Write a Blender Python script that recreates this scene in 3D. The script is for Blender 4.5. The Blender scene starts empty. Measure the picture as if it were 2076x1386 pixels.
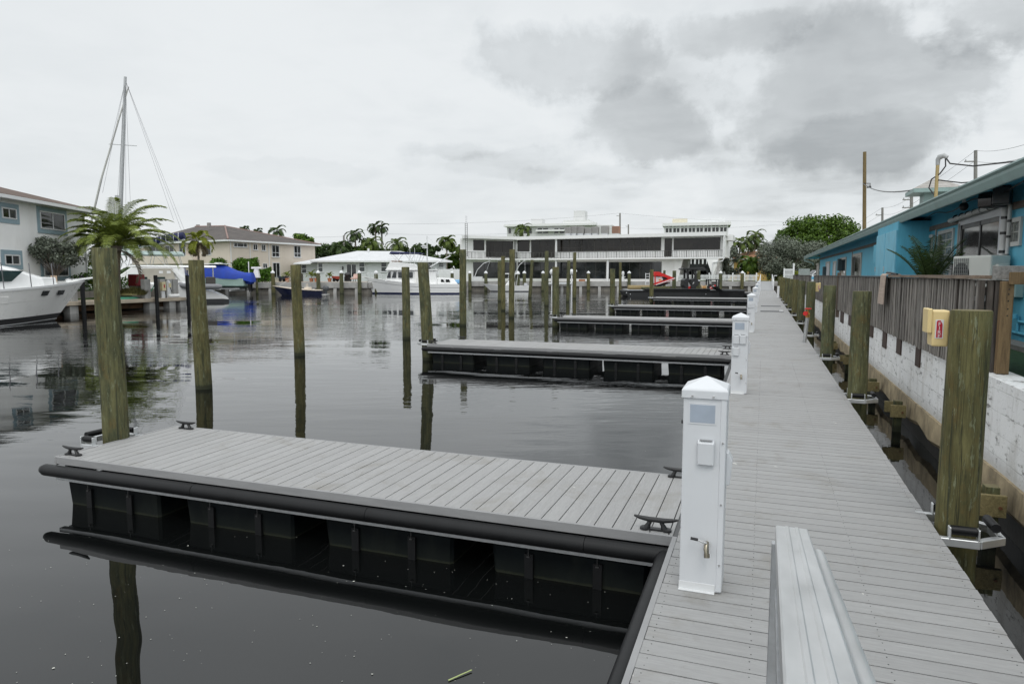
import bpy, bmesh, math, random
from mathutils import Vector, Matrix
random.seed(7)
R = random.Random(11)
rad = math.radians
PI = math.pi
sc = bpy.context.scene
col = sc.collection

# ------------------------------------------------------------------ camera
PITCH, YAW, F, CX, CY = 5.637, 20.17, 1383.0, 1038.0, 693.0
CAM = Vector((0, 0, 2.4))
cd = bpy.data.cameras.new('camera')
cd.sensor_width = 36; cd.lens = F / 2076 * 36; cd.clip_start = 0.05; cd.clip_end = 6000
cam = bpy.data.objects.new('camera', cd); col.objects.link(cam)
cam.location = CAM; cam.rotation_euler = (rad(90 - PITCH), 0, rad(YAW))
sc.camera = cam
_sy, _cy, _sp, _cp = math.sin(rad(YAW)), math.cos(rad(YAW)), math.sin(rad(PITCH)), math.cos(rad(PITCH))
_F = Vector((-_sy*_cp, _cy*_cp, -_sp)); _U = Vector((-_sy*_sp, _cy*_sp, _cp)); _R = Vector((_cy, _sy, 0)); _FH = Vector((-_sy, _cy, 0))

def ray(u, v): return _F + _R*((u-CX)/F) + _U*((CY-v)/F)
def at(u, v, d):
    r = ray(u, v); return CAM + r*(d/r.dot(_FH))
def gp(u, d, z=0):
    p = at(u, 556.5, d); return Vector((p.x, p.y, z))
def onz(u, v, z):
    r = ray(u, v); return CAM + r*((z-CAM.z)/r.z)
def onx(u, v, x):
    r = ray(u, v); return CAM + r*(x/r.x)
def zat(v, d): return CAM.z - (v-556.5)/F*d*0.995

# ------------------------------------------------------------------ sky, sun, exposure
SUN_EL, SUN_AZ = rad(56), rad(158)      # azimuth measured clockwise from +Y
sc.view_settings.view_transform = 'Standard'; sc.view_settings.look = 'None'
sc.view_settings.exposure = 0.0; sc.view_settings.gamma = 1
w = bpy.data.worlds.new('World'); sc.world = w; w.use_nodes = True

class NT:
    def __init__(s, tree): s.t = tree; s.n = tree.nodes; s.l = tree.links
    def add(s, t, **k):
        n = s.n.new(t)
        for a, b in k.items(): setattr(n, a, b)
        return n
    def put(s, sock, v):
        if isinstance(v, (int, float)): sock.default_value = v
        elif isinstance(v, (tuple, list)):
            sock.default_value = tuple(v) if len(v) != 3 or sock.type != 'RGBA' else (*v, 1)
        else: s.l.new(v, sock)
    def math(s, op, a, b=0.0, c=None):
        n = s.add('ShaderNodeMath', operation=op); s.put(n.inputs[0], a); s.put(n.inputs[1], b)
        if c is not None: s.put(n.inputs[2], c)
        return n.outputs[0]
    def vmath(s, op, a, b=(0, 0, 0)):
        n = s.add('ShaderNodeVectorMath', operation=op); s.put(n.inputs[0], a); s.put(n.inputs[1], b); return n.outputs[0]
    def mix(s, f, a, b, blend='MIX'):
        n = s.add('ShaderNodeMix', data_type='RGBA', blend_type=blend)
        s.put(n.inputs[0], f); s.put(n.inputs[6], a); s.put(n.inputs[7], b); return n.outputs[2]
    def noise(s, vec, scale, detail=3, rough=.5, dist=0.0, out=0):
        n = s.add('ShaderNodeTexNoise'); s.put(n.inputs['Vector'], vec); n.inputs['Scale'].default_value = scale
        n.inputs['Detail'].default_value = detail; n.inputs['Roughness'].default_value = rough; n.inputs['Distortion'].default_value = dist
        return n.outputs[out]
    def ramp(s, f, stops, interp='LINEAR'):
        n = s.add('ShaderNodeValToRGB'); s.put(n.inputs[0], f); e = n.color_ramp; e.interpolation = interp
        while len(e.elements) < len(stops): e.elements.new(.5)
        for el, (p, c) in zip(e.elements, stops):
            el.position = p; el.color = (*c, 1) if isinstance(c, (tuple, list)) else (c, c, c, 1)
        return n.outputs[0]
    def rng(s, v, a, b, c, d):
        n = s.add('ShaderNodeMapRange'); n.clamp = True
        for i, x in enumerate((v, a, b, c, d)): s.put(n.inputs[i], x)
        return n.outputs[0]
    def scale(s, vec, k):
        n = s.add('ShaderNodeMapping'); s.put(n.inputs[0], vec); n.inputs['Scale'].default_value = k; return n.outputs[0]

def build_world():
    t = NT(w.node_tree); t.n.clear()
    tc = t.add('ShaderNodeTexCoord').outputs['Generated']
    sep = t.add('ShaderNodeSeparateXYZ'); t.l.new(tc, sep.inputs[0])
    x, y, z = sep.outputs
    zc = t.math('MAXIMUM', z, 0.0)
    warp = t.add('ShaderNodeSeparateXYZ')
    t.l.new(t.noise(tc, 7.0, 6, .62, 0, 1), warp.inputs[0])
    az = t.math('ADD', t.math('ARCTAN2', x, y), t.math('MULTIPLY', t.math('SUBTRACT', warp.outputs[0], .5), .10))
    el = t.math('ADD', t.math('ARCSINE', zc), t.math('MULTIPLY', t.math('SUBTRACT', warp.outputs[1], .5), .06))
    # overhead layer: direction projected on a plane
    zz = t.math('ADD', zc, 0.16)
    pv = t.add('ShaderNodeCombineXYZ'); t.put(pv.inputs[0], t.math('DIVIDE', x, zz)); t.put(pv.inputs[1], t.math('DIVIDE', y, zz))
    n1 = t.noise(pv.outputs[0], .8, 7, .56, .25)
    n2 = t.noise(pv.outputs[0], 2.3, 6, .55, .2)
    right = t.rng(t.math('ADD', az, t.math('MULTIPLY', t.math('SUBTRACT', warp.outputs[2], .5), .5)), -.65, .15, .35, 1)
    dens = t.math('MULTIPLY', t.math('MULTIPLY', t.rng(n1, .44, .64, 0, 1), .34), right)
    dens = t.math('ADD', dens, t.math('MULTIPLY', t.math('MULTIPLY', t.rng(n2, .47, .66, 0, 1), .22), right))
    edge = t.noise(tc, 5.2, 9, .60, .2); inner = t.noise(tc, 9.0, 4, .5)
    def blob(u, v, su, sv, k):
        nonlocal dens
        r = ray(u, v).normalized(); a0 = math.atan2(r.x, r.y); e0 = math.asin(r.z)
        da = t.math('DIVIDE', t.math('SUBTRACT', az, a0), su/F*1.0); de = t.math('DIVIDE', t.math('SUBTRACT', el, e0), sv/F*.95)
        q = t.math('ADD', t.math('POWER', t.math('ABSOLUTE', da), 2.0), t.math('POWER', t.math('ABSOLUTE', de), 2.0))
        g = t.rng(t.math('ADD', t.math('SUBTRACT', 1.0, q), t.math('MULTIPLY', t.math('SUBTRACT', edge, .5), 4.0)), -.05, .45, 0, 1)
        g = t.math('MULTIPLY', g, t.rng(inner, .35, .65, .70, 1.10))
        dens = t.math('ADD', dens, t.math('MULTIPLY', g, k))
    blob(1120, 115, 190, 95, .40); blob(1740, 180, 260, 140, .38); blob(1300, 260, 140, 80, .35); blob(1600, 200, 420, 200, .14)
    blob(2080, 20, 170, 90, .40); blob(900, 300, 110, 22, .16); blob(1010, 330, 200, 30, .14)
    blob(1480, 70, 130, 50, .26); blob(1760, 290, 170, 45, .24); blob(600, 345, 160, 22, .10); blob(1250, 350, 200, 26, .16)
    dens = t.math('MINIMUM', dens, 1.0)
    cl = t.ramp(dens, [(0, (.85, .88, .895)), (.22, (.765, .80, .82)), (.5, (.60, .63, .645)), (1, (.42, .445, .46))])
    # thick overcast is brighter towards the zenith
    up = t.rng(zc, .40, 1.0, 1.0, 1.55)
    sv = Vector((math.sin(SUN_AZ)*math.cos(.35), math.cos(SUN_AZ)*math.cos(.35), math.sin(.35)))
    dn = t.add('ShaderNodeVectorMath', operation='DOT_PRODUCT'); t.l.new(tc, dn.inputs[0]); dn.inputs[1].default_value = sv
    up = t.math('MULTIPLY', up, t.rng(dn.outputs['Value'], -.15, .9, 1.0, 1.6))      # added glow: sky brightened behind the camera to lift the vertical faces
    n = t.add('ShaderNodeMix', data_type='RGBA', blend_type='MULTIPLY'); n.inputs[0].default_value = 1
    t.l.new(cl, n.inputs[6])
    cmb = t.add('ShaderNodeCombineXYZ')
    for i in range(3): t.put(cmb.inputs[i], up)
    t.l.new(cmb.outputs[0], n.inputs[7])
    sky = t.add('ShaderNodeTexSky', sky_type='NISHITA'); sky.sun_disc = False
    sky.sun_elevation = SUN_EL; sky.sun_rotation = SUN_AZ; sky.dust_density = 3; sky.air_density = 1.2
    # cloud cover radiance is stated for Background strength 0.1
    cl10 = t.vmath('SCALE', n.outputs[2]); t.n[-1].inputs['Scale'].default_value = 10.0
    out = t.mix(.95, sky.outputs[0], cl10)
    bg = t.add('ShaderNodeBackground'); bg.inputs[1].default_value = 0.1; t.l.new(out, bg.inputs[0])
    o = t.add('ShaderNodeOutputWorld'); t.l.new(bg.outputs[0], o.inputs[0])
build_world()
sd = bpy.data.lights.new('sun', 'SUN'); sd.energy = 0.8; sd.angle = rad(25); sd.color = (1, .965, .92)
so = bpy.data.objects.new('sun', sd); col.objects.link(so)
so.rotation_euler = (PI/2 - SUN_EL, 0, PI - SUN_AZ)
so.location = (0, -10, 40)

# ------------------------------------------------------------------ mesh builder
class MB:
    def __init__(s, T=None): s.bm = bmesh.new(); s.T = T
    def v(s, p):
        p = Vector(p); return s.bm.verts.new(s.T @ p if s.T else p)
    def face(s, pts):
        try: return s.bm.faces.new([s.v(p) for p in pts])
        except ValueError: pass
    def loft(s, rings, closed=True, caps=True):
        vs = [[s.v(p) for p in r] for r in rings]; n = len(vs[0])
        for a, b in zip(vs, vs[1:]):
            for i in range(n if closed else n-1):
                j = (i+1) % n
                try: s.bm.faces.new((a[i], a[j], b[j], b[i]))
                except ValueError: pass
        if caps and closed:
            for r in (vs[0][::-1], vs[-1]):
                try: s.bm.faces.new(r)
                except ValueError: pass
        return s
    def box(s, x0, x1, y0, y1, z0, z1):
        return s.loft([[(x0, y0, z0), (x1, y0, z0), (x1, y1, z0), (x0, y1, z0)], [(x0, y0, z1), (x1, y0, z1), (x1, y1, z1), (x0, y1, z1)]])
    def beam(s, p, q, wd, h, up=(0, 0, 1)):
        p, q = Vector(p), Vector(q); d = (q-p).normalized(); up = Vector(up)
        if abs(d.dot(up)) > .99: up = Vector((1, 0, 0))
        a = d.cross(up).normalized()*wd/2; b = a.cross(d).normalized()*h/2
        return s.loft([[p-a-b, p+a-b, p+a+b, p-a+b], [q-a-b, q+a-b, q+a+b, q-a+b]])
    def tube(s, pts, r, n=8, caps=True):
        pts = [Vector(p) for p in pts]; rings = []
        rr = r if isinstance(r, (list, tuple)) else [r]*len(pts)
        d0 = (pts[1]-pts[0]).normalized(); a = d0.orthogonal().normalized()
        for i, p in enumerate(pts):
            d = (pts[min(i+1, len(pts)-1)]-pts[max(i-1, 0)]).normalized()
            a = (a - d*a.dot(d)).normalized(); b = d.cross(a)
            rings.append([p+(a*math.cos(2*PI*k/n)+b*math.sin(2*PI*k/n))*rr[i] for k in range(n)])
        return s.loft(rings, caps=caps)
    def cyl(s, p, q, r, r2=None, n=12): return s.tube([p, q], [r, r if r2 is None else r2], n)
    def prism(s, poly, a, b, plane='xz'):
        f = {'xz': lambda p, t: (p[0], t, p[1]), 'yz': lambda p, t: (t, p[0], p[1]), 'xy': lambda p, t: (p[0], p[1], t)}[plane]
        return s.loft([[f(p, a) for p in poly], [f(p, b) for p in poly]])
    def lathe(s, prof, c=(0, 0, 0), n=16):
        c = Vector(c)
        return s.loft([[c+Vector((r*math.cos(2*PI*k/n), r*math.sin(2*PI*k/n), z)) for k in range(n)] for r, z in prof])
    def frame(s, x0, x1, z0, z1, t, y0, y1):
        s.box(x0, x1, y0, y1, z0, z0+t); s.box(x0, x1, y0, y1, z1-t, z1)
        s.box(x0, x0+t, y0, y1, z0+t, z1-t); return s.box(x1-t, x1, y0, y1, z0+t, z1-t)
    def ball(s, c, r, n=10, sx=1, sy=1, sz=1):
        pr = [(max(.001, math.sin(PI*i/(n//2+1)))*r, -math.cos(PI*i/(n//2+1))*r) for i in range(n//2+2)]
        c = Vector(c)
        return s.loft([[c+Vector((a*math.cos(2*PI*k/n)*sx, a*math.sin(2*PI*k/n)*sy, z*sz)) for k in range(n)] for a, z in pr])
    def build(s, name, mat, parent=None, bevel=0.0, smooth=None, seg=1):
        bmesh.ops.recalc_face_normals(s.bm, faces=s.bm.faces)
        if bevel: bmesh.ops.bevel(s.bm, geom=s.bm.edges[:], offset=bevel, segments=seg, profile=.5, affect='EDGES', clamp_overlap=True)
        me = bpy.data.meshes.new(name); s.bm.to_mesh(me); s.bm.free()
        if smooth is not None:
            me.polygons.foreach_set('use_smooth', [True]*len(me.polygons)); me.set_sharp_from_angle(angle=rad(smooth))
        if mat: me.materials.append(mat)
        o = bpy.data.objects.new(name, me); col.objects.link(o)
        if parent: o.parent = parent
        return o

def tag(o, label=None, cat=None, group=None, kind=None):
    for k, v in (('label', label), ('category', cat), ('group', group), ('kind', kind)):
        if v: o[k] = v
    return o
def thing(name, label, cat, loc=(0, 0, 0), rz=0.0, group=None):
    o = bpy.data.objects.new(name, None); col.objects.link(o); o.empty_display_size = .2
    o.location = loc; o.rotation_euler = (0, 0, rz)
    return tag(o, label, cat, group)
def kids(o): return [c for c in bpy.data.objects if c.parent == o]
def dup(o, loc=None, rz=None, label=None, parent=None, scale=None):
    c = o.copy(); col.objects.link(c)
    if parent: c.parent = parent
    for ch in kids(o): dup(ch, parent=c)
    if loc is not None: c.location = loc
    if rz is not None: c.rotation_euler = (0, 0, rz)
    if scale: c.scale = scale
    if label: c['label'] = label
    return c

# ------------------------------------------------------------------ materials
_mats = {}
def new_mat(name):
    m = bpy.data.materials.new(name); m.use_nodes = True; t = NT(m.node_tree); t.n.clear()
    b = t.add('ShaderNodeBsdfPrincipled'); o = t.add('ShaderNodeOutputMaterial'); t.l.new(b.outputs[0], o.inputs[0])
    return m, t, b
def bump(t, b, h, strength=.3, dist=.02):
    n = t.add('ShaderNodeBump'); n.inputs['Strength'].default_value = strength; n.inputs['Distance'].default_value = dist
    t.put(n.inputs['Height'], h); t.l.new(n.outputs[0], b.inputs['Normal']); return n
def mul(c, k): return tuple(min(1, x*k) for x in c)
def M(name, c=(.5, .5, .5), rough=.6, metal=0.0, var=.12, scale=3.0, bmp=0.0, bscale=40.0, stretch=(1, 1, 1), spec=.5, coat=0.0, dirt=None, island=0.0):
    if name in _mats: return _mats[name]
    m, t, b = new_mat(name)
    tc = t.add('ShaderNodeTexCoord').outputs['Object']
    vec = t.scale(tc, stretch)
    n = t.noise(vec, scale, 5, .6)
    cc = t.mix(t.rng(n, .3, .7, 0, 1), mul(c, 1-var), mul(c, 1+var))
    if dirt:
        d = t.noise(t.scale(tc, (1, 1, .25)), scale*1.7, 6, .65)
        cc = t.mix(t.rng(d, .52, .75, 0, dirt[1]), cc, dirt[0])
    if island:
        rnd = t.add('ShaderNodeNewGeometry').outputs['Random Per Island']
        hs = t.add('ShaderNodeHueSaturation'); t.put(hs.inputs['Value'], t.rng(rnd, 0, 1, 1-island, 1+island)); t.l.new(cc, hs.inputs['Color']); cc = hs.outputs[0]
    t.l.new(cc, b.inputs['Base Color'])
    t.put(b.inputs['Roughness'], t.rng(n, .3, .7, max(0, rough-.06), min(1, rough+.06)))
    b.inputs['Metallic'].default_value = metal; b.inputs['Specular IOR Level'].default_value = spec
    if coat: b.inputs['Coat Weight'].default_value = coat; b.inputs['Coat Roughness'].default_value = .1
    if bmp: bump(t, b, t.noise(vec, bscale, 4, .6), bmp, .01)
    _mats[name] = m; return m

def mat_deck(name, axis, c=(.335, .333, .330)):
    m, t, b = new_mat(name)
    tc = t.add('ShaderNodeTexCoord').outputs['Object']
    rnd = t.add('ShaderNodeNewGeometry').outputs['Random Per Island']
    off = t.add('ShaderNodeCombineXYZ'); t.put(off.inputs[0], t.math('MULTIPLY', rnd, 37.0)); t.put(off.inputs[1], t.math('MULTIPLY', rnd, 91.0))
    k = (1.2, 22, 22) if axis == 'x' else (22, 1.2, 22)
    g = t.vmath('ADD', t.scale(tc, k), off.outputs[0])
    n = t.noise(g, 1.6, 5, .65, 1.2)
    fine = t.noise(g, 9.0, 3, .6, .5)
    big = t.noise(tc, .9, 5, .6)
    cc = t.mix(t.rng(n, .3, .72, 0, 1), mul(c, .88), mul(c, 1.08))
    cc = t.mix(t.math('MULTIPLY', t.rng(fine, .35, .65, 1, 0), .35), cc, mul(c, .62))
    cc = t.mix(t.rng(big, .35, .75, 0, .22), cc, mul(c, .72))
    hs = t.add('ShaderNodeHueSaturation'); t.put(hs.inputs['Value'], t.rng(rnd, 0, 1, .955, 1.04)); t.l.new(cc, hs.inputs['Color'])
    sp = t.noise(tc, 60.0, 2, .5)
    cc = t.mix(t.rng(sp, .76, .80, 0, .6), hs.outputs[0], (.12, .115, .10))
    st = t.noise(tc, 1.7, 6, .68, .6); st2 = t.noise(tc, 5.3, 5, .7, .3); dr = t.noise(tc, 11.0, 2, .4, .8)
    cc = t.mix(t.rng(st, .54, .68, 0, .42), cc, (.19, .175, .145))
    cc = t.mix(t.math('MULTIPLY', t.rng(st2, .60, .72, 0, .45), t.rng(st, .40, .55, 0, 1)), cc, (.15, .14, .12))
    cc = t.mix(t.rng(dr, .775, .80, 0, .75), cc, (.58, .57, .54))
    t.l.new(cc, b.inputs['Base Color']); b.inputs['Roughness'].default_value = .62; b.inputs['Specular IOR Level'].default_value = .35
    bump(t, b, t.math('ADD', n, t.math('MULTIPLY', fine, .5)), .35, .004)
    return m

def mat_piling():
    m, t, b = new_mat('treated_piling_wood')
    b.inputs['IOR'].default_value = 1.4
    tc = t.add('ShaderNodeTexCoord').outputs['Object']
    oi = t.add('ShaderNodeObjectInfo').outputs['Random']
    off = t.add('ShaderNodeCombineXYZ'); t.put(off.inputs[0], t.math('MULTIPLY', oi, 50.0)); t.put(off.inputs[1], t.math('MULTIPLY', oi, 83.0)); t.put(off.inputs[2], t.math('MULTIPLY', oi, 19.0))
    v = t.vmath('ADD', tc, off.outputs[0])
    s1 = t.noise(t.scale(v, (7, 7, 1.0)), 2.4, 7, .70, .25)
    s2 = t.noise(t.scale(v, (22, 22, 1.3)), 2.8, 6, .70, .15)
    s0 = t.noise(t.scale(v, (3.0, 3.0, .9)), 1.7, 7, .66, .4)
    s3 = t.noise(t.scale(v, (3.5, 3.5, 1.9)), 2.2, 7, .72)
    lo = t.mix(t.math('GREATER_THAN', oi, .72), (.030, .040, .027), (.052, .050, .022))
    hi = t.mix(oi, (.128, .134, .070), (.162, .148, .064))
    cc = t.mix(t.math('ADD', t.math('MULTIPLY', t.rng(s1, .36, .64, 0, 1), .5), t.math('MULTIPLY', t.rng(s0, .36, .62, 0, 1), .6)), lo, hi)
    cc = t.mix(t.rng(s3, .52, .66, 0, .7), cc, (.125, .092, .034))
    s4 = t.noise(t.scale(v, (11, 11, .45)), 2.0, 4, .6)
    cc = t.mix(t.rng(s4, .58, .66, 0, .75), cc, (.030, .036, .026))
    cc = t.mix(t.rng(s2, .55, .68, 0, .7), cc, (.022, .026, .018))
    pale = t.noise(t.scale(v, (12, 12, 2.6)), 2.2, 5, .72)
    cc = t.mix(t.rng(pale, .57, .65, 0, .65), cc, (.22, .24, .155))
    # thin vertical drying checks
    ck = t.noise(t.scale(v, (20, 20, .18)), 2.0, 2, .5)
    ckm = t.rng(t.math('ABSOLUTE', t.math('SUBTRACT', ck, .5)), .0, .012, .85, 0)
    cc = t.mix(ckm, cc, (.02, .022, .016))
    # wet, weedy band a little above the waterline (a real tide mark, world height)
    pos = t.add('ShaderNodeNewGeometry').outputs['Position']
    sp = t.add('ShaderNodeSeparateXYZ'); t.l.new(pos, sp.inputs[0])
    zz = t.math('ADD', sp.outputs[2], t.math('MULTIPLY', t.math('SUBTRACT', s2, .5), .16))
    cc = t.mix(t.rng(zz, .07, .12, .9, 0), cc, (.012, .013, .010))
    cc = t.mix(t.rng(zz, .14, .42, .45, 0), cc, (.045, .052, .030))
    nz = t.add('ShaderNodeSeparateXYZ'); t.l.new(t.add('ShaderNodeNewGeometry').outputs['True Normal'], nz.inputs[0])
    cc = t.mix(t.rng(nz.outputs[2], .6, .9, 0, .8), cc, (.19, .165, .095))      # sawn end grain
    t.l.new(cc, b.inputs['Base Color']); b.inputs['Roughness'].default_value = .78; b.inputs['Specular IOR Level'].default_value = .25
    bump(t, b, t.math('ADD', s2, t.math('MULTIPLY', ckm, -.8)), .5, .012)
    return m

def mat_water():
    m, t, b = new_mat('dark_canal_water')
    pos = t.add('ShaderNodeNewGeometry').outputs['Position']
    b.inputs['Base Color'].default_value = (.0035, .004, .004, 1)
    b.inputs['IOR'].default_value = 1.58; b.inputs['Roughness'].default_value = .008
    b.inputs['Specular IOR Level'].default_value = .5
    rot = t.add('ShaderNodeMapping'); t.l.new(pos, rot.inputs[0]); rot.inputs['Rotation'].default_value = (0, 0, rad(-YAW)); 
    p = rot.outputs[0]
    a = t.noise(t.scale(p, (.35, 1.0, 1)), .55, 2, .5)                # slow undulation
    c = t.noise(t.scale(p, (.55, 1.6, 1)), 1.7, 3, .55, .4)           # ripples
    d = t.noise(t.scale(p, (.8, 1.5, 1)), 6.5, 2, .5)
    patch = t.rng(t.noise(t.scale(p, (.5, 1.2, 1)), .11, 3, .6), .40, .62, .05, 1.25)
    sep = t.add('ShaderNodeSeparateXYZ'); t.l.new(p, sep.inputs[0])
    far = t.rng(sep.outputs[1], 6.0, 24.0, .10, .85)
    k = t.math('MULTIPLY', patch, far)
    h = t.math('ADD', t.math('MULTIPLY', a, t.rng(sep.outputs[1], 6.0, 30.0, .026, .007)), t.math('MULTIPLY', t.math('MULTIPLY', c, k), .017))
    h = t.math('ADD', h, t.math('MULTIPLY', t.math('MULTIPLY', d, k), .0034))
    bump(t, b, h, 1.0, 1.0)
    return m

def mat_foliage(name, c, c2, trans=.25, var=.35):
    if name in _mats: return _mats[name]
    m, t, b = new_mat(name)
    rnd = t.add('ShaderNodeNewGeometry').outputs['Random Per Island']
    tc = t.add('ShaderNodeTexCoord').outputs['Object']
    cl = t.noise(tc, .9, 3, .6)
    f = t.math('ADD', t.math('MULTIPLY', rnd, .6), t.math('MULTIPLY', t.rng(cl, .3, .7, 0, 1), .4))
    cc = t.mix(f, c, c2)
    hs = t.add('ShaderNodeHueSaturation'); t.put(hs.inputs['Value'], t.rng(rnd, 0, 1, 1-var, 1+var)); t.l.new(cc, hs.inputs['Color'])
    t.l.new(hs.outputs[0], b.inputs['Base Color']); b.inputs['Roughness'].default_value = .55; b.inputs['Specular IOR Level'].default_value = .3
    tr = t.add('ShaderNodeBsdfTranslucent'); t.l.new(hs.outputs[0], tr.inputs[0])
    mx = t.add('ShaderNodeMixShader'); mx.inputs[0].default_value = trans
    t.l.new(b.outputs[0], mx.inputs[1]); t.l.new(tr.outputs[0], mx.inputs[2])
    o = [n for n in t.n if n.type == 'OUTPUT_MATERIAL'][0]; t.l.new(mx.outputs[0], o.inputs[0])
    _mats[name] = m; return m

def mat_roof(name, c, c2, course=.33, ax=1):
    if name in _mats: return _mats[name]
    m, t, b = new_mat(name)
    tc = t.add('ShaderNodeTexCoord').outputs['Object']
    n = t.noise(tc, .8, 6, .7); n2 = t.noise(tc, 7.0, 4, .7)
    cc = t.mix(t.rng(n, .35, .7, 0, 1), c, c2); cc = t.mix(t.rng(n2, .4, .7, 0, .5), cc, mul(c, .6))
    sp = t.add('ShaderNodeSeparateXYZ'); t.l.new(tc, sp.inputs[0])
    fr = t.math('FRACT', t.math('DIVIDE', sp.outputs[2], course*.36))
    t.l.new(t.mix(t.rng(fr, 0, .2, .55, 0), cc, mul(c, .35)), b.inputs['Base Color']); b.inputs['Roughness'].default_value = .85
    bump(t, b, fr, .6, .05)
    _mats[name] = m; return m

def mat_blockwall():
    m, t, b = new_mat('painted_block_wall')
    tc = t.add('ShaderNodeTexCoord').outputs['Object']
    sp = t.add('ShaderNodeSeparateXYZ'); t.l.new(tc, sp.inputs[0])
    cv = t.add('ShaderNodeCombineXYZ'); t.put(cv.inputs[0], sp.outputs[1]); t.put(cv.inputs[1], sp.outputs[2])
    wob = t.vmath('ADD', cv.outputs[0], t.vmath('SCALE', t.noise(tc, 5.0, 3, .6, 0, 1))); t.n[-1]
    for nn in t.n:
        if nn.type == 'VECT_MATH' and nn.operation == 'SCALE': nn.inputs['Scale'].default_value = .025
    br = t.add('ShaderNodeTexBrick'); t.put(br.inputs['Vector'], wob)
    br.inputs['Color1'].default_value = (.82, .82, .81, 1); br.inputs['Color2'].default_value = (.77, .77, .765, 1); br.inputs['Mortar'].default_value = (.76, .76, .755, 1)
    br.inputs['Scale'].default_value = 1.0; br.inputs['Brick Width'].default_value = .62; br.inputs['Row Height'].default_value = .215
    br.inputs['Mortar Size'].default_value = .004; br.inputs['Mortar Smooth'].default_value = .6
    jm = t.math('MULTIPLY', br.outputs[1], t.rng(t.noise(tc, 1.9, 5, .7), .42, .62, 0, .9))
    n = t.noise(t.scale(tc, (1, 1, .4)), 3.2, 6, .72); n3 = t.noise(t.scale(tc, (1, .7, 2.2)), 5.0, 6, .75)
    cc = t.mix(t.rng(n, .49, .68, 0, .6), t.mix(jm, br.outputs[0], (.20, .195, .18)), (.46, .44, .40))
    cc = t.mix(t.rng(n3, .555, .65, 0, .85), cc, (.13, .122, .11))
    low = t.rng(t.math('ADD', sp.outputs[2], t.math('MULTIPLY', t.math('SUBTRACT', n3, .5), .25)), .50, .66, .55, 0)
    cc = t.mix(low, cc, (.30, .29, .265))
    t.l.new(cc, b.inputs['Base Color']); b.inputs['Roughness'].default_value = .8
    bump(t, b, t.math('ADD', t.math('MULTIPLY', br.outputs[1], -1.0), t.noise(tc, 30.0, 4, .7)), .5, .01)
    return m

def mat_fence():
    m, t, b = new_mat('weathered_fence_wood')
    tc = t.add('ShaderNodeTexCoord').outputs['Object']
    rnd = t.add('ShaderNodeNewGeometry').outputs['Random Per Island']
    off = t.add('ShaderNodeCombineXYZ'); t.put(off.inputs[2], t.math('MULTIPLY', rnd, 60.0)); t.put(off.inputs[0], t.math('MULTIPLY', rnd, 31.0))
    v = t.vmath('ADD', t.scale(tc, (20, 20, 1.1)), off.outputs[0])
    n = t.noise(v, 2.0, 6, .68, .4)
    cc = t.mix(t.rng(n, .32, .68, 0, 1), (.048, .042, .036), (.33, .305, .275))
    cc = t.mix(t.rng(rnd, .78, 1, 0, .75), cc, (.075, .055, .042))
    hs = t.add('ShaderNodeHueSaturation'); t.put(hs.inputs['Value'], t.rng(rnd, 0, 1, 1.3, .62)); t.l.new(cc, hs.inputs['Color'])
    t.l.new(hs.outputs[0], b.inputs['Base Color']); b.inputs['Roughness'].default_value = .85
    bump(t, b, n, .5, .006)
    return m

def mat_timber(name, c, c2, ax=(1, 1, .1)):
    if name in _mats: return _mats[name]
    m, t, b = new_mat(name)
    tc = t.add('ShaderNodeTexCoord').outputs['Object']
    n = t.noise(t.scale(tc, tuple(18*a for a in ax)), 1.6, 5, .65, 1.0)
    cc = t.mix(t.rng(n, .33, .68, 0, 1), c, c2)
    d = t.noise(tc, 4.0, 5, .7); cc = t.mix(t.rng(d, .55, .75, 0, .5), cc, mul(c, .45))
    t.l.new(cc, b.inputs['Base Color']); b.inputs['Roughness'].default_value = .75; bump(t, b, n, .4, .006)
    _mats[name] = m; return m

def mat_grass(name, a, c):
    m, t, b = new_mat(name)
    pos = t.add('ShaderNodeNewGeometry').outputs['Position']
    n = t.noise(pos, .35, 6, .65); n2 = t.noise(pos, 9.0, 4, .7)
    cc = t.mix(t.rng(n, .3, .7, 0, 1), a, c); cc = t.mix(t.rng(n2, .4, .7, 0, .6), cc, mul(a, .5))
    t.l.new(cc, b.inputs['Base Color']); b.inputs['Roughness'].default_value = .9
    bump(t, b, n2, .6, .05)
    return m

MD_X = mat_deck('grey_composite_deck_main', 'x')
MD_Y = mat_deck('grey_composite_deck_finger', 'y')
M_PILE = mat_piling()
M_WATER = mat_water()
M_FENCE = mat_fence()
M_BLOCK = mat_blockwall()
M_TRIM = M('grey_trim', (.27, .27, .272), .6, var=.10, scale=3, stretch=(1, 1, 6), bmp=.15)
M_RUB = M('black_rubber', (.0085, .0088, .0095), .44, var=.25, scale=5, bmp=.05, spec=.26)
M_BLK = M('black_plastic', (.0024, .0040, .0048), .5, var=.45, scale=2.5, spec=.14, dirt=((.014, .016, .013), .6))
def scum_line(m):
    t = NT(m.node_tree); b = [n for n in t.n if n.type == 'BSDF_PRINCIPLED'][0]; src = b.inputs['Base Color'].links[0].from_socket
    pos = t.add('ShaderNodeNewGeometry').outputs['Position']; sp = t.add('ShaderNodeSeparateXYZ'); t.l.new(pos, sp.inputs[0])
    zz = t.math('ADD', sp.outputs[2], t.math('MULTIPLY', t.math('SUBTRACT', t.noise(pos, 14.0, 4, .7), .5), .035))
    c = t.mix(t.rng(zz, .010, .026, .45, 0), src, (.050, .052, .030)); c = t.mix(t.rng(zz, .03, .17, .35, 0), c, (.022, .026, .022))
    t.l.new(c, b.inputs['Base Color'])
scum_line(M_BLK)
M_BLKP = M('black_paint', (.013, .013, .014), .4, var=.3)
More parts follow.
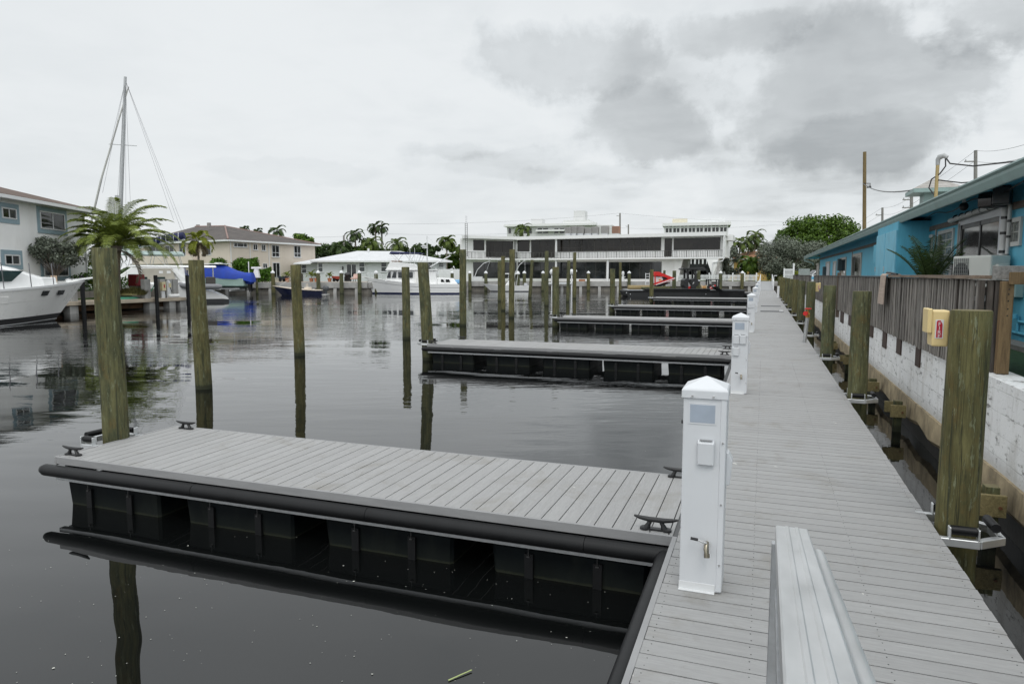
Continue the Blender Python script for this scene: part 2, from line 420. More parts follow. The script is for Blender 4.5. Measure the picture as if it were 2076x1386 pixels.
M_ALU = M('aluminium', (.72, .735, .74), .46, .9, var=.06, scale=5, stretch=(1, 1, 1), bmp=.02, bscale=60)
M_ALUD = M('dull_aluminium', (.50, .51, .52), .5, .9, var=.14, scale=14, bmp=.08)
M_WHT = M('white_paint', (.68, .69, .695), .42, var=.03, scale=2)
M_PED = M('white_powder_coat', (.63, .645, .665), .38, var=.025, scale=3, bmp=.03, bscale=120, dirt=((.5, .49, .46), .14))
M_LENS = M('frosted_lens', (.36, .41, .48), .25, var=.08, scale=6)
M_GEL = M('white_gelcoat', (.80, .805, .80), .22, var=.02, scale=1.5, coat=.4)
M_GELG = M('cream_gelcoat', (.81, .805, .78), .3, var=.03, scale=1.5, coat=.3)
M_GLASS = M('dark_window_glass', (.012, .014, .015), .06, var=.3, scale=.6, spec=.6)
M_BRONZE = M('bronze_window_glass', (.013, .011, .009), .05, var=.9, scale=.5, spec=.34)
M_RAIL = M('brushed_rail', (.64, .645, .645), .48, .8, var=.06, scale=2.2, stretch=(6, 1, 6), bmp=.04, bscale=30, dirt=((.48, .49, .48), .35))
M_STEEL = M('stainless_steel', (.6, .6, .6), .25, 1.0, var=.05)
M_GALV = M('galvanised_pipe', (.42, .43, .43), .5, .8, var=.2, scale=18)
M_RED = M('red_paint', (.55, .015, .012), .38, var=.12, scale=6)
M_CONC = M('grey_concrete', (.36, .355, .34), .85, var=.16, scale=1.3, bmp=.25, dirt=((.16, .15, .13), .6))
M_CONCD = M('stained_seawall_concrete', (.20, .185, .16), .88, var=.25, scale=1.6, bmp=.3, dirt=((.07, .06, .05), .7))
M_TAN = M('tan_concrete', (.33, .265, .165), .88, var=.38, scale=3.5, bmp=.9, bscale=11, dirt=((.09, .07, .045), .9))
M_NAVY = M('navy_canvas', (.012, .016, .07), .8, var=.2)
M_BLUEC = M('royal_blue_canvas', (.010, .045, .33), .75, var=.18, scale=1.5, bmp=.3, bscale=5)
M_STUC = M('white_stucco', (.81, .81, .80), .85, var=.05, scale=.7, bmp=.2, bscale=30, dirt=((.5, .48, .44), .25))
M_STUCG = M('pale_grey_stucco', (.62, .645, .65), .85, var=.04, scale=.5, bmp=.2, bscale=30)
M_BEIGE = M('beige_stucco', (.62, .55, .47), .85, var=.05, scale=.5, bmp=.2, bscale=30, dirt=((.4, .33, .27), .25))
M_TEAL = M('turquoise_wall_paint', (.105, .42, .57), .7, var=.10, scale=1.2, bmp=.2, bscale=25, dirt=((.05, .22, .30), .5))
M_SEAF = M('grey_green_gutter', (.24, .34, .325), .5, var=.08, scale=2, dirt=((.13, .17, .16), .4))
M_BLUTRIM = M('slate_blue_trim', (.25, .34, .385), .7, var=.05)
M_LAWN = mat_grass('lawn_grass', (.045, .085, .016), (.075, .12, .025))
M_TURF = mat_grass('green_turf', (.012, .045, .010), (.022, .065, .016))
M_BARK = M('bark', (.13, .11, .09), .9, var=.3, scale=6, stretch=(1, 1, .3), bmp=.6, bscale=14)
M_PBARK = M('palm_bark', (.20, .17, .14), .9, var=.25, scale=3, stretch=(.3, .3, 4), bmp=.6, bscale=10)
F_PALM = mat_foliage('palm_green', (.085, .125, .018), (.225, .265, .052))
F_PALMB = mat_foliage('palm_mid_green', (.05, .085, .016), (.125, .165, .035))
F_PALMD = mat_foliage('palm_dark_green', (.028, .052, .016), (.075, .115, .03))
F_YEL = mat_foliage('palm_yellow_green', (.13, .17, .018), (.23, .24, .028))
F_DEAD = mat_foliage('palm_dead', (.10, .075, .04), (.17, .14, .09), .1)
F_GREEN = mat_foliage('leaf_green', (.034, .080, .008), (.10, .165, .018))
F_DARK = mat_foliage('leaf_dark_green', (.022, .046, .012), (.062, .10, .026))
F_SILV = mat_foliage('leaf_silver', (.085, .10, .074), (.19, .215, .165), .12, .22)
F_HEDGE = mat_foliage('leaf_hedge', (.04, .105, .010), (.10, .20, .020))
F_REED = mat_foliage('ornamental_grass', (.07, .085, .02), (.17, .15, .06), .15)

ZD = 0.5         # deck height above the water
XL, XR = -.56, 1.275

# ================================================================== SETTING
mb = MB(); mb.face([(-1500, -400, 0), (1500, -400, 0), (1500, 2600, 0), (-1500, 2600, 0)])
tag(mb.build('water', M_WATER), kind='structure')

GZ = 1.3
BW = [gp(1575, 100.3), gp(930, 100), gp(745, 86.8), gp(395, 86.5)]           # back seawall, right to left
LEFT = [gp(395, 74), gp(215, 70), gp(222, 55), gp(328, 53.4), gp(352, 53.0), gp(112, 43.6), gp(40, 40.5), gp(-400, 29)]
PIER = [gp(130, 41.5), gp(373, 50.3)]
SWX = 2.2
basin = [Vector((SWX+.12, -40, 0)), Vector((SWX+.12, BW[0].y, 0))] + BW + LEFT + [Vector((-70, -40, 0))]
bm = bmesh.new()
outer = [bm.verts.new(p) for p in ((-1400, -300, GZ), (1400, -300, GZ), (1400, 2500, GZ), (-1400, 2500, GZ))]
inner = [bm.verts.new((p.x, p.y, GZ)) for p in basin]
es = [bm.edges.new((l[i], l[(i+1) % len(l)])) for l in (outer, inner) for i in range(len(l))]
bmesh.ops.triangle_fill(bm, edges=es, use_beauty=True)
low = [bm.verts.new((p.x, p.y, -2)) for p in basin]
for i in range(len(basin)):
    j = (i+1) % len(basin); bm.faces.new((inner[i], inner[j], low[j], low[i]))
bmesh.ops.recalc_face_normals(bm, faces=bm.faces)
for f_ in bm.faces: f_.material_index = 1 if abs(f_.normal.z) < .5 else 0
me = bpy.data.meshes.new('ground'); bm.to_mesh(me); bm.free(); me.materials.append(M_LAWN); me.materials.append(M_CONCD)
g = bpy.data.objects.new('ground', me); col.objects.link(g); tag(g, kind='structure')

# ---- far concrete seawall
def seawall(a, b, label, ztop=1.42, pil=2.6):
    L = (b-a).length; rz = math.atan2(b.y-a.y, b.x-a.x)
    t = thing('canal_seawall', label, 'seawall', (a.x, a.y, 0), rz)
    MB().box(0, L, -.35, .35, ztop-.72, ztop).build('cap_beam', M_CONC, t, .02)
    MB().box(0, L, -.02, .3, -1.5, ztop-.72).build('wall_panel', M_CONCD, t)
    n = max(1, int(L/pil))
    for i in range(n):
        x = (i+.5)*L/n; MB().prism([(-.3, ztop-.722), (-.02, ztop-.722), (-.02, -1), (-.62, -1)], x-.2, x+.2, 'yz').build('batter_pile', M_CONC, t)
    return t
seawall(BW[1], BW[0], 'long straight concrete seawall in front of the white two-storey building')
seawall(BW[2], BW[1], 'seawall section hidden behind the white trawler')
seawall(BW[3], BW[2], 'concrete seawall behind the navy skiff and blue covered boat')
seawall(LEFT[0], BW[3], 'short seawall return beside the boat lift')
seawall(LEFT[1], LEFT[0], 'seawall along the back of the catamaran slip')

# lawn / patio sheets behind the wall
def sheet(name, pts, z, mat, kind='structure'):
    m = MB(); m.face([(p.x, p.y, z) for p in pts]); return tag(m.build(name, mat), kind=kind)
sheet('patio', [gp(1110, 104.5), gp(1540, 104), gp(1550, 109), gp(1110, 121)], GZ+.02, M('patio_concrete', (.38, .36, .33), .9, var=.1))
sheet('driveway', [gp(560, 89.5), gp(745, 90), gp(745, 95), gp(560, 96)], GZ+.12, M('paver_pink', (.40, .30, .25), .9, var=.15))

# ================================================================== MAIN WALKWAY
YEND = 88.0
dock = thing('floating_walkway', 'long floating walkway of grey composite boards running to the far shore', 'dock', (0, 0, ZD))
m = MB(); y = -3.0; PB = .14
while y < YEND:
    e = R.uniform(-.002, .002)
    m.box(XL+.035+e, XR+e*1.5, y+.0048, y+PB-.0048, -.028, R.uniform(-.0008, .0008)); y += PB
m.build('deck_boards', MD_X, dock)
m = MB(); y = -3.0+PB/2
while y < 16:
    for x in (XL+.075, .0, .64, XR-.05):
        for dy in (-.035, .035):
            m.lathe([(.0001, .0012), (.0034, .0012), (.0034, -.002)], (x+R.uniform(-.004, .004), y+dy, 0), 6)
    y += PB
tag(m.build('deck_screws', M('dark_screw', (.03, .03, .03), .5), dock), kind='stuff')
FING = [4.92, 16.75, 29.4, 41.8, 57.7, 78.0]; FW = 1.58
edges = [-3.0]
for fy in FING: edges += [fy, fy+FW]
edges.append(YEND)
for a, b in zip(edges[::2], edges[1::2]):
    MB().box(XL, XL+.033, a, b, -.08, .003).build('edge_trim', M_TRIM, dock)
    MB().tube([(XL-.046, a+(.02 if a > 0 else 0), -.145), (XL-.046, b-.02, -.145)], .064, 14).build('fender', M_RUB, dock, smooth=50)
MB().box(XR-.03, XR, -3, YEND, -.16, -.03).build('frame_rail', M_ALUD, dock)
MB().box(XL+.03, XL+.07, -3, YEND, -.30, -.03).build('frame_rail', M_ALUD, dock)
m = MB(); y = -2.6
while y < YEND-1.5:
    m.box(XL+.08, XR-.12, y, y+1.3, -.85, -.17); y += 1.75
m.build('float', M_BLK, dock, .03)

def guide(parent, T, name='pile_guide'):
    """hoop bracket of square tube with rollers; local: dock edge at x=0, pile centre at x=.20"""
    m = MB(T); r = .29
    for s in (-1, 1): m.beam((-.05, s*.27, -.03), (.26, s*.27, -.03), .05, .06); m.beam((.255, s*.265, -.03), (.44, s*.12, -.03), .05, .06)
    m.beam((.43, -.14, -.03), (.43, .14, -.03), .05, .06)
    for s in (-1, 1):
        for x in (.07, .25): m.box(x-.006, x+.006, s*.27-.03, s*.27+.03, 0, .085)
    g = m.build(name, M_ALU, parent, .004)
    for s in (-1, 1):
        MB(T).cyl((.08, s*.255, .055), (.24, s*.255, .055), .034, n=12).build('roller', M_RUB, g, smooth=40)
    MB(T).cyl((.40, -.11, .05), (.40, .11, .05), .034, n=12).build('roller', M_RUB, g, smooth=40)
RP = [5.87, 11.78, 17.4, 23.76, 29.6, 35.4, 41.1, 47.4, 52.9, 59.0, 65.0, 71.0]
for y in RP: guide(dock, Matrix.Translation((XR-.015, y, .0)))

# ---- cleat mesh (local: centred, horn along x)
def cleat(parent, p, rz, s=1.0, name='cleat'):
    T = Matrix.Translation(p) @ Matrix.Rotation(rz, 4, 'Z') @ Matrix.Scale(s, 4)
    m = MB(T)
    for k in (-1, 1):
        m.lathe([(.001, 0), (.034, 0), (.034, .014), (.024, .02), (.001, .02)], (k*.075, 0, 0), 12)
        m.tube([(k*.06, 0, .012), (k*.048, 0, .04), (k*.034, 0, .068)], [.024, .016, .015], 8)
    m.box(-.075, .075, -.02, .02, 0, .013)
    m.tube([(-.15, 0, .088), (-.11, 0, .079), (-.05, 0, .072), (.05, 0, .072), (.11, 0, .079), (.15, 0, .088)], [.007, .014, .018, .018, .014, .007], 10)
    return m.build(name, M_BLKP, parent, smooth=45)

FLAB = ['nearest finger dock, full length of its black fender and floats in view', 'second finger dock from the camera, its five black floats showing',
        'third finger dock, partly behind the second power pedestal', 'fourth finger dock, narrow strip behind the third one',
        'fifth finger dock, just in front of the black barge', 'farthest finger dock, behind the black barge near the ramp']
for i, fy in enumerate(FING):
    x0 = -6.9 if i == 0 else -8.62
    L = XL-x0
    t = thing('finger_dock', FLAB[i], 'dock', (x0, fy, ZD), 0, 'finger docks off the walkway')
    m = MB(); x = .008
    while x < L-.012:
        m.box(x+.0045, min(x+PB-.0045, L-.002), .028, FW-.028, -.028, R.uniform(-.001, .001)); x += PB
    m.build('deck_boards', MD_Y, t)
    m = MB(); m.box(0, L, 0, .026, -.075, .002); m.box(0, L, FW-.026, FW, -.075, .002); m.box(-.026, 0, -.002, FW+.002, -.09, .003)
    m.build('edge_trim', M_TRIM, t, .003)
    m = MB(); m.box(0.0, L, -.012, .05, -.242, -.196); m.box(.0, L, FW-.05, FW+.012, -.242, -.196); m.box(.03, .08, .07, FW-.07, -.24, -.03)
    m.build('frame_rail', M_ALUD, t)
    for yy in (-.042, FW+.042):
        m = MB(); k = 0; xs = [-.17] + [1.9*j for j in range(1, 6) if 1.9*j < L-.4] + [L-.0]
        for a, b in zip(xs, xs[1:]):
            if a < 0: m.tube([(a, yy, -.136), (a+.012, yy, -.136), (a+.06, yy, -.136), (b-.004, yy, -.136)], [.018, .042, .061, .062], 16)
            else: m.tube([(a+.002, yy, -.136), (b-.002, yy, -.136)], .062, 16)
        m.build('fender', M_RUB, t, smooth=50)
    nf = 4 if i == 0 else 5; pitch = 1.60
    for k in range(nf):
        a = .10+k*pitch; b = min(a+1.26, L-.02)
        m = MB(); ins = .05
        m.loft([[(a, .03, -.243), (b, .03, -.243), (b, FW-.03, -.243), (a, FW-.03, -.243)], [(a+ins, .03+ins*.6, -.85), (b-ins*.5, .03+ins*.6, -.85), (b-ins*.5, FW-.03-ins*.6, -.85), (a+ins, FW-.03-ins*.6, -.85)]])
        f = m.build('float', M_BLK, t, .025)
        for q in (.26, .70):
            xx = a+(b-a)*q
            for ya, yb, yy in ((.012, .05, .004), (FW-.05, FW-.012, FW-.004)):
                MB().box(xx-.035, xx+.035, ya, yb, -.85, -.30).build('rib', M_RUB, f)
                m = MB(); m.cyl((xx, yy+.004, -.32), (xx, yy+.004, -.244), .004, n=6); m.box(xx-.012, xx+.012, yy-.007, yy+.007, -.322, -.312); m.build('bolt', M('bolt_dark', (.07, .07, .07), .5, .5), f)
    cleat(t, (.11, .11, .002), 0); cleat(t, (.25 if i == 0 else .35, FW-.10, .002), 0)
    if i == 0: cleat(t, (L-.135, .085, .002), 0, 1.08); cleat(t, (L-.12, FW-.08, .002), 0)
    else: cleat(t, (L-.25, .13, .002), 0); cleat(t, (L-.25, FW-.1, .002), 0)
    guide(t, Matrix.Translation((-.015, .78 if i == 0 else .42, .0)) @ Matrix.Rotation(PI, 4, 'Z'))

# ---- shore ramp at the far end
t = thing('shore_ramp', 'grey ramp with white handrails rising from the walkway to the lawn', 'ramp', (0, YEND, ZD))
YR = BW[0].y-YEND
m = MB(); n = 60
m.loft([[(XL+.1, .02, .03), (XR-.1, .02, .03), (XR-.1, .02, -.09), (XL+.1, .02, -.09)], [(XL+.1, YR, .93), (XR-.1, YR, .93), (XR-.1, YR, .8), (XL+.1, YR, .8)]])
m.build('ramp_deck', M('ramp_grating', (.30, .305, .31), .6, var=.1), t)
for x in (XL+.12, XR-.12):
    m = MB(); m.beam((x, .2, 1.0), (x, YR, 1.9), .08, .08); m.beam((x, .2, .5), (x, YR, 1.4), .05, .05)
    for k in range(9): 
        yy = .2+(YR-.2)*k/8; m.box(x-.04, x+.04, yy-.04, yy+.04, .03+.9*yy/YR, 1.0+.9*yy/YR)
    m.build('handrail', M_WHT, t)
m = MB()
for x in (XL-.55, XR+.1):
    m.box(x, x+.45, YR-.1, YR-.04, 1.7, 1.8); m.box(x, x+.06, YR-.1, YR-.04, .8, 1.7)
m.build('rail_end', M_WHT, t)
for yy, lx in ((37.4, 'dark rubber mat lying across the walkway, the nearer of two'), (43.6, 'dark rubber mat lying across the walkway, the farther of two')):
    o = MB().box(-.10, 1.02, yy, yy+.75, ZD+.002, ZD+.02).build('door_mat', M('dark_mat', (.09, .095, .10), .9, var=.2), None, .004)
    tag(o, lx, 'mat', 'mats on the walkway')
o = MB().box(.82, 1.0, 37.5, 38.0, ZD+.022, ZD+.06).build('paper_sheet', M_WHT); tag(o, 'pale folded sheet lying on the end of the nearer mat', 'sheet')
o = MB().box(1.08, 1.25, 60.5, 60.7, ZD, ZD+.95).build('bollard', M_WHT, None, .01); tag(o, 'short plain white post on the right edge of the walkway', 'post')

# ================================================================== PILINGS
def piling(p, r, zt, lean, label, group, cap=False, h0=-1.6, ell=1.0):
    t = thing('wood_piling', label, 'piling', (p[0], p[1], 0), R.uniform(0, 6.28), group) if cap else None
    m = MB(); n = 22; rings = []; zs = [h0 + (zt-.012-h0)*k/14 for k in range(15)]
    ph = [R.uniform(0, 6.28) for _ in range(5)]
    lx, ly = lean
    def ring(z, q):
        out = []
        for k in range(n):
            a = 2*PI*k/n
            rr = r*q*(1+.018*math.sin(3*a+ph[0]+z)+.013*math.sin(5*a+ph[1]-z*.7)+.016*math.sin(2*a+ph[2]+z*1.1))*(1.06-.028*(z-h0))
            out.append((rr*math.cos(a)+lx*z+.008*math.sin(z*1.3+ph[3]), rr*math.sin(a)+ly*z, z))
        return out
    for z in zs: rings.append(ring(z, 1))
    rings.append(ring(zt, .955))
    m.loft(rings)
    if cap:
        o = m.build('pole', M_PILE, t, smooth=60)
        c = MB(); c.lathe([(r*1.12, zt-.16), (r*1.12, zt), (.01, zt+.22)], (lx*zt, ly*zt, 0), 14)
        c.build('cone_cap', M_WHT, t, smooth=40); return t
    o = m.build('wood_piling', M_PILE, None, smooth=60); o.location = (p[0], p[1], 0)
    return tag(o, label, 'piling', group)
GR = 'pilings along the walkway edge'
RL = ['thick piling nearest the camera on the right, behind the yellow extinguisher box', 'second piling from the camera along the right edge', 'third piling from the camera along the right edge, short gap behind it',
      'olive brown piling with a water bottle on its top', 'dark piling just beyond the one carrying a bottle', 'sixth piling along the right edge', 'seventh piling along the right edge, olive brown',
      'eighth piling along the right edge', 'ninth piling along the right edge', 'tenth piling along the right edge', 'eleventh piling along the right edge', 'farthest piling along the right edge of the walkway']
for i, y in enumerate(RP):
    piling((XR+(.150 if i == 0 else .165), y), .141, 2.14+.004*i + (0 if i != 3 else .02), (.004*R.uniform(-1, 1)+(.013 if i == 0 else 0), .004*R.uniform(-1, 1)), RL[i], GR)
GE = 'pilings holding the finger docks'
EL = ['thick tall piling at the outer end of the nearest finger dock', 'leaning piling at the outer end of the second finger dock', 'piling at the outer end of the third finger dock',
      'piling at the outer end of the fourth finger dock', 'piling in front of the black barge, at the end of the fifth finger dock']
piling((-7.04, 5.74), .136, 2.70, (0, 0), EL[0], GE)
for i, (fy, zt) in enumerate(zip(FING[1:5], (2.74, 2.74, 2.75, 2.82))): piling((-8.83, fy+.42), .165, zt, (-.05 if i == 0 else -.004, .0), EL[i+1], GE)
GM = 'mooring pilings standing in the water'
for p, r, zt, ln, lb in (
    ((-11.07, 11.17), .162, 2.70, (-.015, 0), 'free standing piling just right of the thickest one, in front of the catamaran'),
    ((-12.96, 16.83), .155, 2.68, (-.01, 0), 'free standing piling in front of the navy skiff'),
    ((-12.48, 22.52), .150, 2.68, (0, 0), 'free standing piling in front of the trawler bow'),
    ((-13.25, 29.38), .165, 3.56, (0, 0), 'tall free standing piling at the trawler stern'),
    ((-22.17, 57.1), .165, 3.56, (0, 0), 'slim piling half hidden behind a brighter one, left of the pair by the centre console'),
    ((-16.2, 42.4), .145, 3.61, (0, 0), 'pale slim piling overlapping another, in front of the centre console bow'),
    ((-13.15, 35.7), .165, 3.78, (.012, 0), 'tall piling in front of the white centre console boat'),
    ((-22.5, 66.6), .175, 3.9, (.06, 0), 'piling leaning to the right at the stern of the centre console boat'),
    ((-15.62, 50.2), .165, 4.18, (0, 0), 'tall slim piling right of the leaning one, before the building'),
    ((-16.14, 58.2), .155, 3.6, (.016, 0), 'slightly tilted piling of a close pair left of centre building'),
    ((-17.84, 66.8), .18, 4.6, (0, 0), 'taller piling of a close pair left of centre building'),
    ((-16.76, 84.7), .17, 3.9, (0, 0), 'thin distant piling just right of the fourth finger dock piling'),
    (tuple(gp(1347, 82))[:2], .16, 2.9, (0, 0), 'piling behind the red loader arm'),
    (tuple(gp(1367, 80))[:2], .23, 2.85, (0, 0), 'wide piling right of the red loader arm tip'),
    (tuple(gp(1416.5, 80))[:2], .20, 2.85, (0, 0), 'piling standing right behind the black machine on the barge')):
    piling(p, r, zt, ln, lb, GM)
GC = 'white capped dock pilings along the far seawall'
def wallpt(u, off=.75):
    for a, b in zip(BW, BW[1:]):
        r = gp(u, 1.0) - Vector((0, 0, 0)); r = Vector((r.x, r.y)); d = Vector((b.x-a.x, b.y-a.y)); A = Vector((a.x, a.y))
        den = r.x*d.y-r.y*d.x; k = (r.y*A.x-r.x*A.y)/den if abs(den) > 1e-9 else -1
        if -.001 <= k <= 1.001:
            p = A+d*k; return Vector((p.x, p.y, 0)) - Vector((r.x, r.y, 0)).normalized()*off
for u, lb in ((553, 'at the navy skiff bow'), (645, 'at the navy skiff stern'), (692, 'left of the trawler before the grill'), (728.5, 'touching the trawler bow'), (762.5, 'behind the trawler foredeck'),
              (916.6, 'behind the trawler stern by the white fence'), (952.5, 'between the trawler and the deck box'), (985, 'right of the white deck box'), (1050, 'behind the centre console helm'),
              (1063, 'behind the centre console engines'), (1101, 'right of the centre console, before the dark glass'), (1193, 'before the middle of the dark ground floor glass'),
              (1275.5, 'just right of the white dock pedestal on the lawn'), (1411.7, 'behind the black machine'), (1461, 'before the slanted column of the building'), (1505, 'at the end of the picket fence')):
    p = wallpt(u); piling((p.x, p.y), .235, 2.72, (0, 0), 'white capped piling '+lb, GC, True, -.6)

# ================================================================== POWER PEDESTALS
def pedestal(loc, label, covers, group='power pedestals along the walkway'):
    t = thing('power_pedestal', label, 'pedestal', loc, 0, group)
    W, D, H = .243, .25, 1.235
    m = MB(); m.box(-W/2, W/2, 0, D, .004, H-.03); m.box(W/2-.03, W/2+.004, -.006, D*.98, .012, H-.032)
    m.build('body', M_PED, t, .004)
    m = MB(); m.box(-W/2-.002, W/2-.035, -.028, 0, .002, .006); m.box(-W/2-.002, W/2-.035, -.004, 0, .006, .05)
    m.build('base_flange', M_WHT, t)
    m = MB(); o = .011
    q = lambda e, z: [(-W/2-e, -e, z), (W/2+e, -e, z), (W/2+e, D+e, z), (-W/2-e, D+e, z)]
    m.loft([q(o, H-.06), q(o, H-.012), q(o-.008, H), [(-.004, D/2-.004, H+.058), (.004, D/2-.004, H+.058), (.004, D/2+.004, H+.058), (-.004, D/2+.004, H+.058)]])
    c = m.build('cap', M_PED, t, .003)
    m = MB()
    for x in (-.07, .05): m.cyl((x, -.024, H-.045), (x, -.01, H-.045), .0065, n=8)
    m.build('screw', M_STEEL, c)
    m = MB(); m.box(-.083, .062, -.004, .001, H-.205, H-.095); p = m.build('light_lens', M_LENS, t, .003)
    MB().frame(-.091, .070, H-.213, H-.087, .009, -.003, .002).build('lens_frame', M_PED, p)
    for x, z in covers:
        m = MB(); m.prism([(-.002, z), (-.026, z+.004), (-.034, z+.137), (-.014, z+.15), (-.002, z+.15)], x-.047, x+.047, 'yz')
        f = m.build('outlet_cover', M_PED, t, .004)
        MB().box(x-.036, x+.036, -.030, -.010, z+.151, z+.156).build('hinge', M_STEEL, f)
    m = MB(); z = .64; m.prism([(W/2+.004, z), (W/2+.028, z+.004), (W/2+.04, z+.15), (W/2+.016, z+.20), (W/2+.004, z+.20)], .09, .19, 'xz')
    m.build('side_cover', M_PED, t, .004)
    m = MB()
    for z in (.18, .55, .92): m.cyl((W/2-.013, -.012, z), (W/2-.013, 0, z), .006, n=8)
    m.build('screw', M_STEEL, t)
    br = M('brass_valve', (.30, .27, .21), .35, .9, var=.2)
    m = MB(); m.cyl((.035, 0, .305), (.035, -.05, .305), .013); m.tube([(.035, -.045, .31), (.036, -.062, .29), (.040, -.07, .262)], [.014, .016, .013], 10); m.cyl((.040, -.07, .268), (.042, -.074, .245), .017, n=10)
    v = m.build('hose_valve', br, t, smooth=50)
    MB().tube([(.035, -.055, .325), (.01, -.06, .332), (-.015, -.06, .342)], [.008, .006, .006], 8).build('handle', M_STEEL, v)
    MB().tube([(-.012, -.06, .341), (-.055, -.06, .345)], .009, 8).build('grip', M_BLKP, v)
    m = MB(); m.cyl((-W/2, .05, 1.02), (-W/2-.014, .05, 1.02), .012, n=10); m.build('knob', M_BLKP, t)
    return t
C1 = [(.015, .78)]; C3 = [(-.055, .80), (.045, .80), (-.055, .61)]
for i, (y, x) in enumerate(((4.10, -.30), (11.38, -.32), (23.9, -.36), (36.6, -.38), (50.9, -.40), (69.0, -.42), (84.0, -.42))):
    lb = ['white power pedestal nearest the camera, with a single outlet cover', 'second power pedestal, with three outlet covers, beside the second finger dock', 'third white power pedestal along the walkway',
          'fourth white power pedestal along the walkway', 'fifth white power pedestal along the walkway', 'sixth white power pedestal along the walkway', 'farthest white power pedestal, by the shore ramp'][i]
    pedestal((x, y, ZD), lb, C1 if i == 0 else C3)

# ================================================================== GANGWAY HANDRAIL (near, bottom right)
E1 = at(1605, 1068, 2.23); E0 = at(1690, 1500, .72)
d = (E0-E1).normalized()
t = thing('gangway_railing', 'brushed aluminium gangway handrail in the bottom right foreground', 'railing', tuple(E1), 0)
Ln = (E0-E1).length+1.6
zax = Vector((0, 0, 1)); xa = d.cross(zax).normalized()*-1; ua = xa.cross(d).normalized(); 
if ua.z < 0: ua = -ua
if xa.dot(_R) < 0: xa = -xa
Tm = Matrix(((xa.x, d.x, ua.x, 0), (xa.y, d.y, ua.y, 0), (xa.z, d.z, ua.z, 0), (0, 0, 0, 1)))
m = MB(Tm); m.prism([(-.05, -.06), (.05, -.06), (.05, -.003), (.046, 0), (.022, 0), (.019, .0022), (.011, .0022), (.008, 0), (-.008, 0), (-.011, .0022), (-.019, .0022), (-.022, 0), (-.046, 0), (-.05, -.003)], 0, Ln, 'xz')
m.build('top_rail', M_RAIL, t, smooth=30)
m = MB(Tm); m.tube([(.066, .26, -.035), (.066, .29, -.03), (.066, Ln, -.03)], [.008, .017, .017], 12)
m.build('grab_rail', M_RAIL, t, smooth=50)
m = MB(); m.beam((0-xa.x*.036, -xa.y*.036, -.06), (-xa.x*.036, -xa.y*.036, -1.0), .028, .05)
m.beam((xa.x*.03, xa.y*.03, -.06), (xa.x*.03, xa.y*.03, -1.0), .028, .05)
m.build('end_post', M_ALUD, t, .002)
m = MB(Tm); m.prism([(-.046, -.26), (-.012, -.26), (-.012, -.20), (-.046, -.20)], .06, Ln, 'xz'); m.build('mid_rail', M_ALUD, t, .002)
m = MB(Tm); m.prism([(-.046, -.62), (.03, -.62), (.03, -.56), (-.046, -.56)], .3, Ln, 'xz'); m.build('lower_rail', M_ALUD, t, .002)

# ---- standpipe with red valve, bottle, extinguisher box
p = onz(1631, 694, ZD)
t = thing('standpipe', 'leaning grey standpipe with red valve wheel on the walkway edge', 'standpipe', tuple(p))
MB().cyl((0, 0, 0), (.05, .0, .72), .05, n=12).build('pipe', M_GALV, t, smooth=50)
m = MB(); m.cyl((.05, 0, .70), (.055, 0, .80), .06); m.cyl((.055, 0, .80), (.06, 0, .94), .022); m.cyl((.05, 0, .82), (.055, -.10, .82), .045)
m.build('valve_body', M('brass', (.42, .22, .06), .4, .7, var=.2), t, smooth=40)
m = MB(); m.lathe([(.02, .93), (.085, .935), (.09, .95), (.085, .965), (.02, .96)], (.06, 0, 0), 14); m.build('hand_wheel', M_RED, t, smooth=40)
m = MB(); m.cyl((0, -.08, .82), (-.02, -.14, .82), .062, n=14); m.build('outlet_cap', M_RED, t, smooth=40)
t = thing('water_bottle', 'clear water bottle with blue label standing on a piling top', 'bottle', (XR+.19, RP[3], 2.182))
m = MB(); m.lathe([(.001, 0), (.033, 0), (.034, .15), (.03, .18), (.013, .215), (.013, .225)], n=14); m.build('bottle_body', M('bottle_plastic', (.62, .68, .72), .1, var=.02), t, smooth=50)
MB().lathe([(.0345, .07), (.036, .075), (.036, .145), (.0345, .15)], n=14).build('label_band', M('label_blue', (.12, .42, .62), .4), t, smooth=50)
MB().lathe([(.001, .245), (.015, .245), (.015, .222), (.001, .222)], n=12).build('bottle_cap', M_WHT, t)

def letters(txt, parent, origin, xdir, ydir, size, mat, name='lettering', vertical=False, extr=.001, bold=False):
    origin = Vector(origin); xd = Vector(xdir).normalized(); yd = Vector(ydir).normalized()
    c = bpy.data.curves.new(name, 'FONT'); c.body = '\n'.join(txt) if vertical else txt; c.size = size; c.align_x = 'CENTER'; c.extrude = extr
    c.space_line = .78
    if bold: c.offset = size*.02
    o = bpy.data.objects.new(name, c); dg = bpy.context.evaluated_depsgraph_get()
    me = bpy.data.meshes.new_from_object(o); bpy.data.objects.remove(o)
    z = xd.cross(yd)
    T = Matrix(((xd.x, yd.x, z.x, origin.x), (xd.y, yd.y, z.y, origin.y), (xd.z, yd.z, z.z, origin.z), (0, 0, 0, 1)))
    me.transform(T); me.materials.clear(); me.materials.append(mat)
    ob = bpy.data.objects.new(name, me); col.objects.link(ob); ob.parent = parent; return ob
M_YEL = M('cream_yellow_plastic', (.72, .56, .27), .4, var=.05, scale=3)
def onY(u, v, y):
    r = ray(u, v); return CAM + r*(y/r.y)
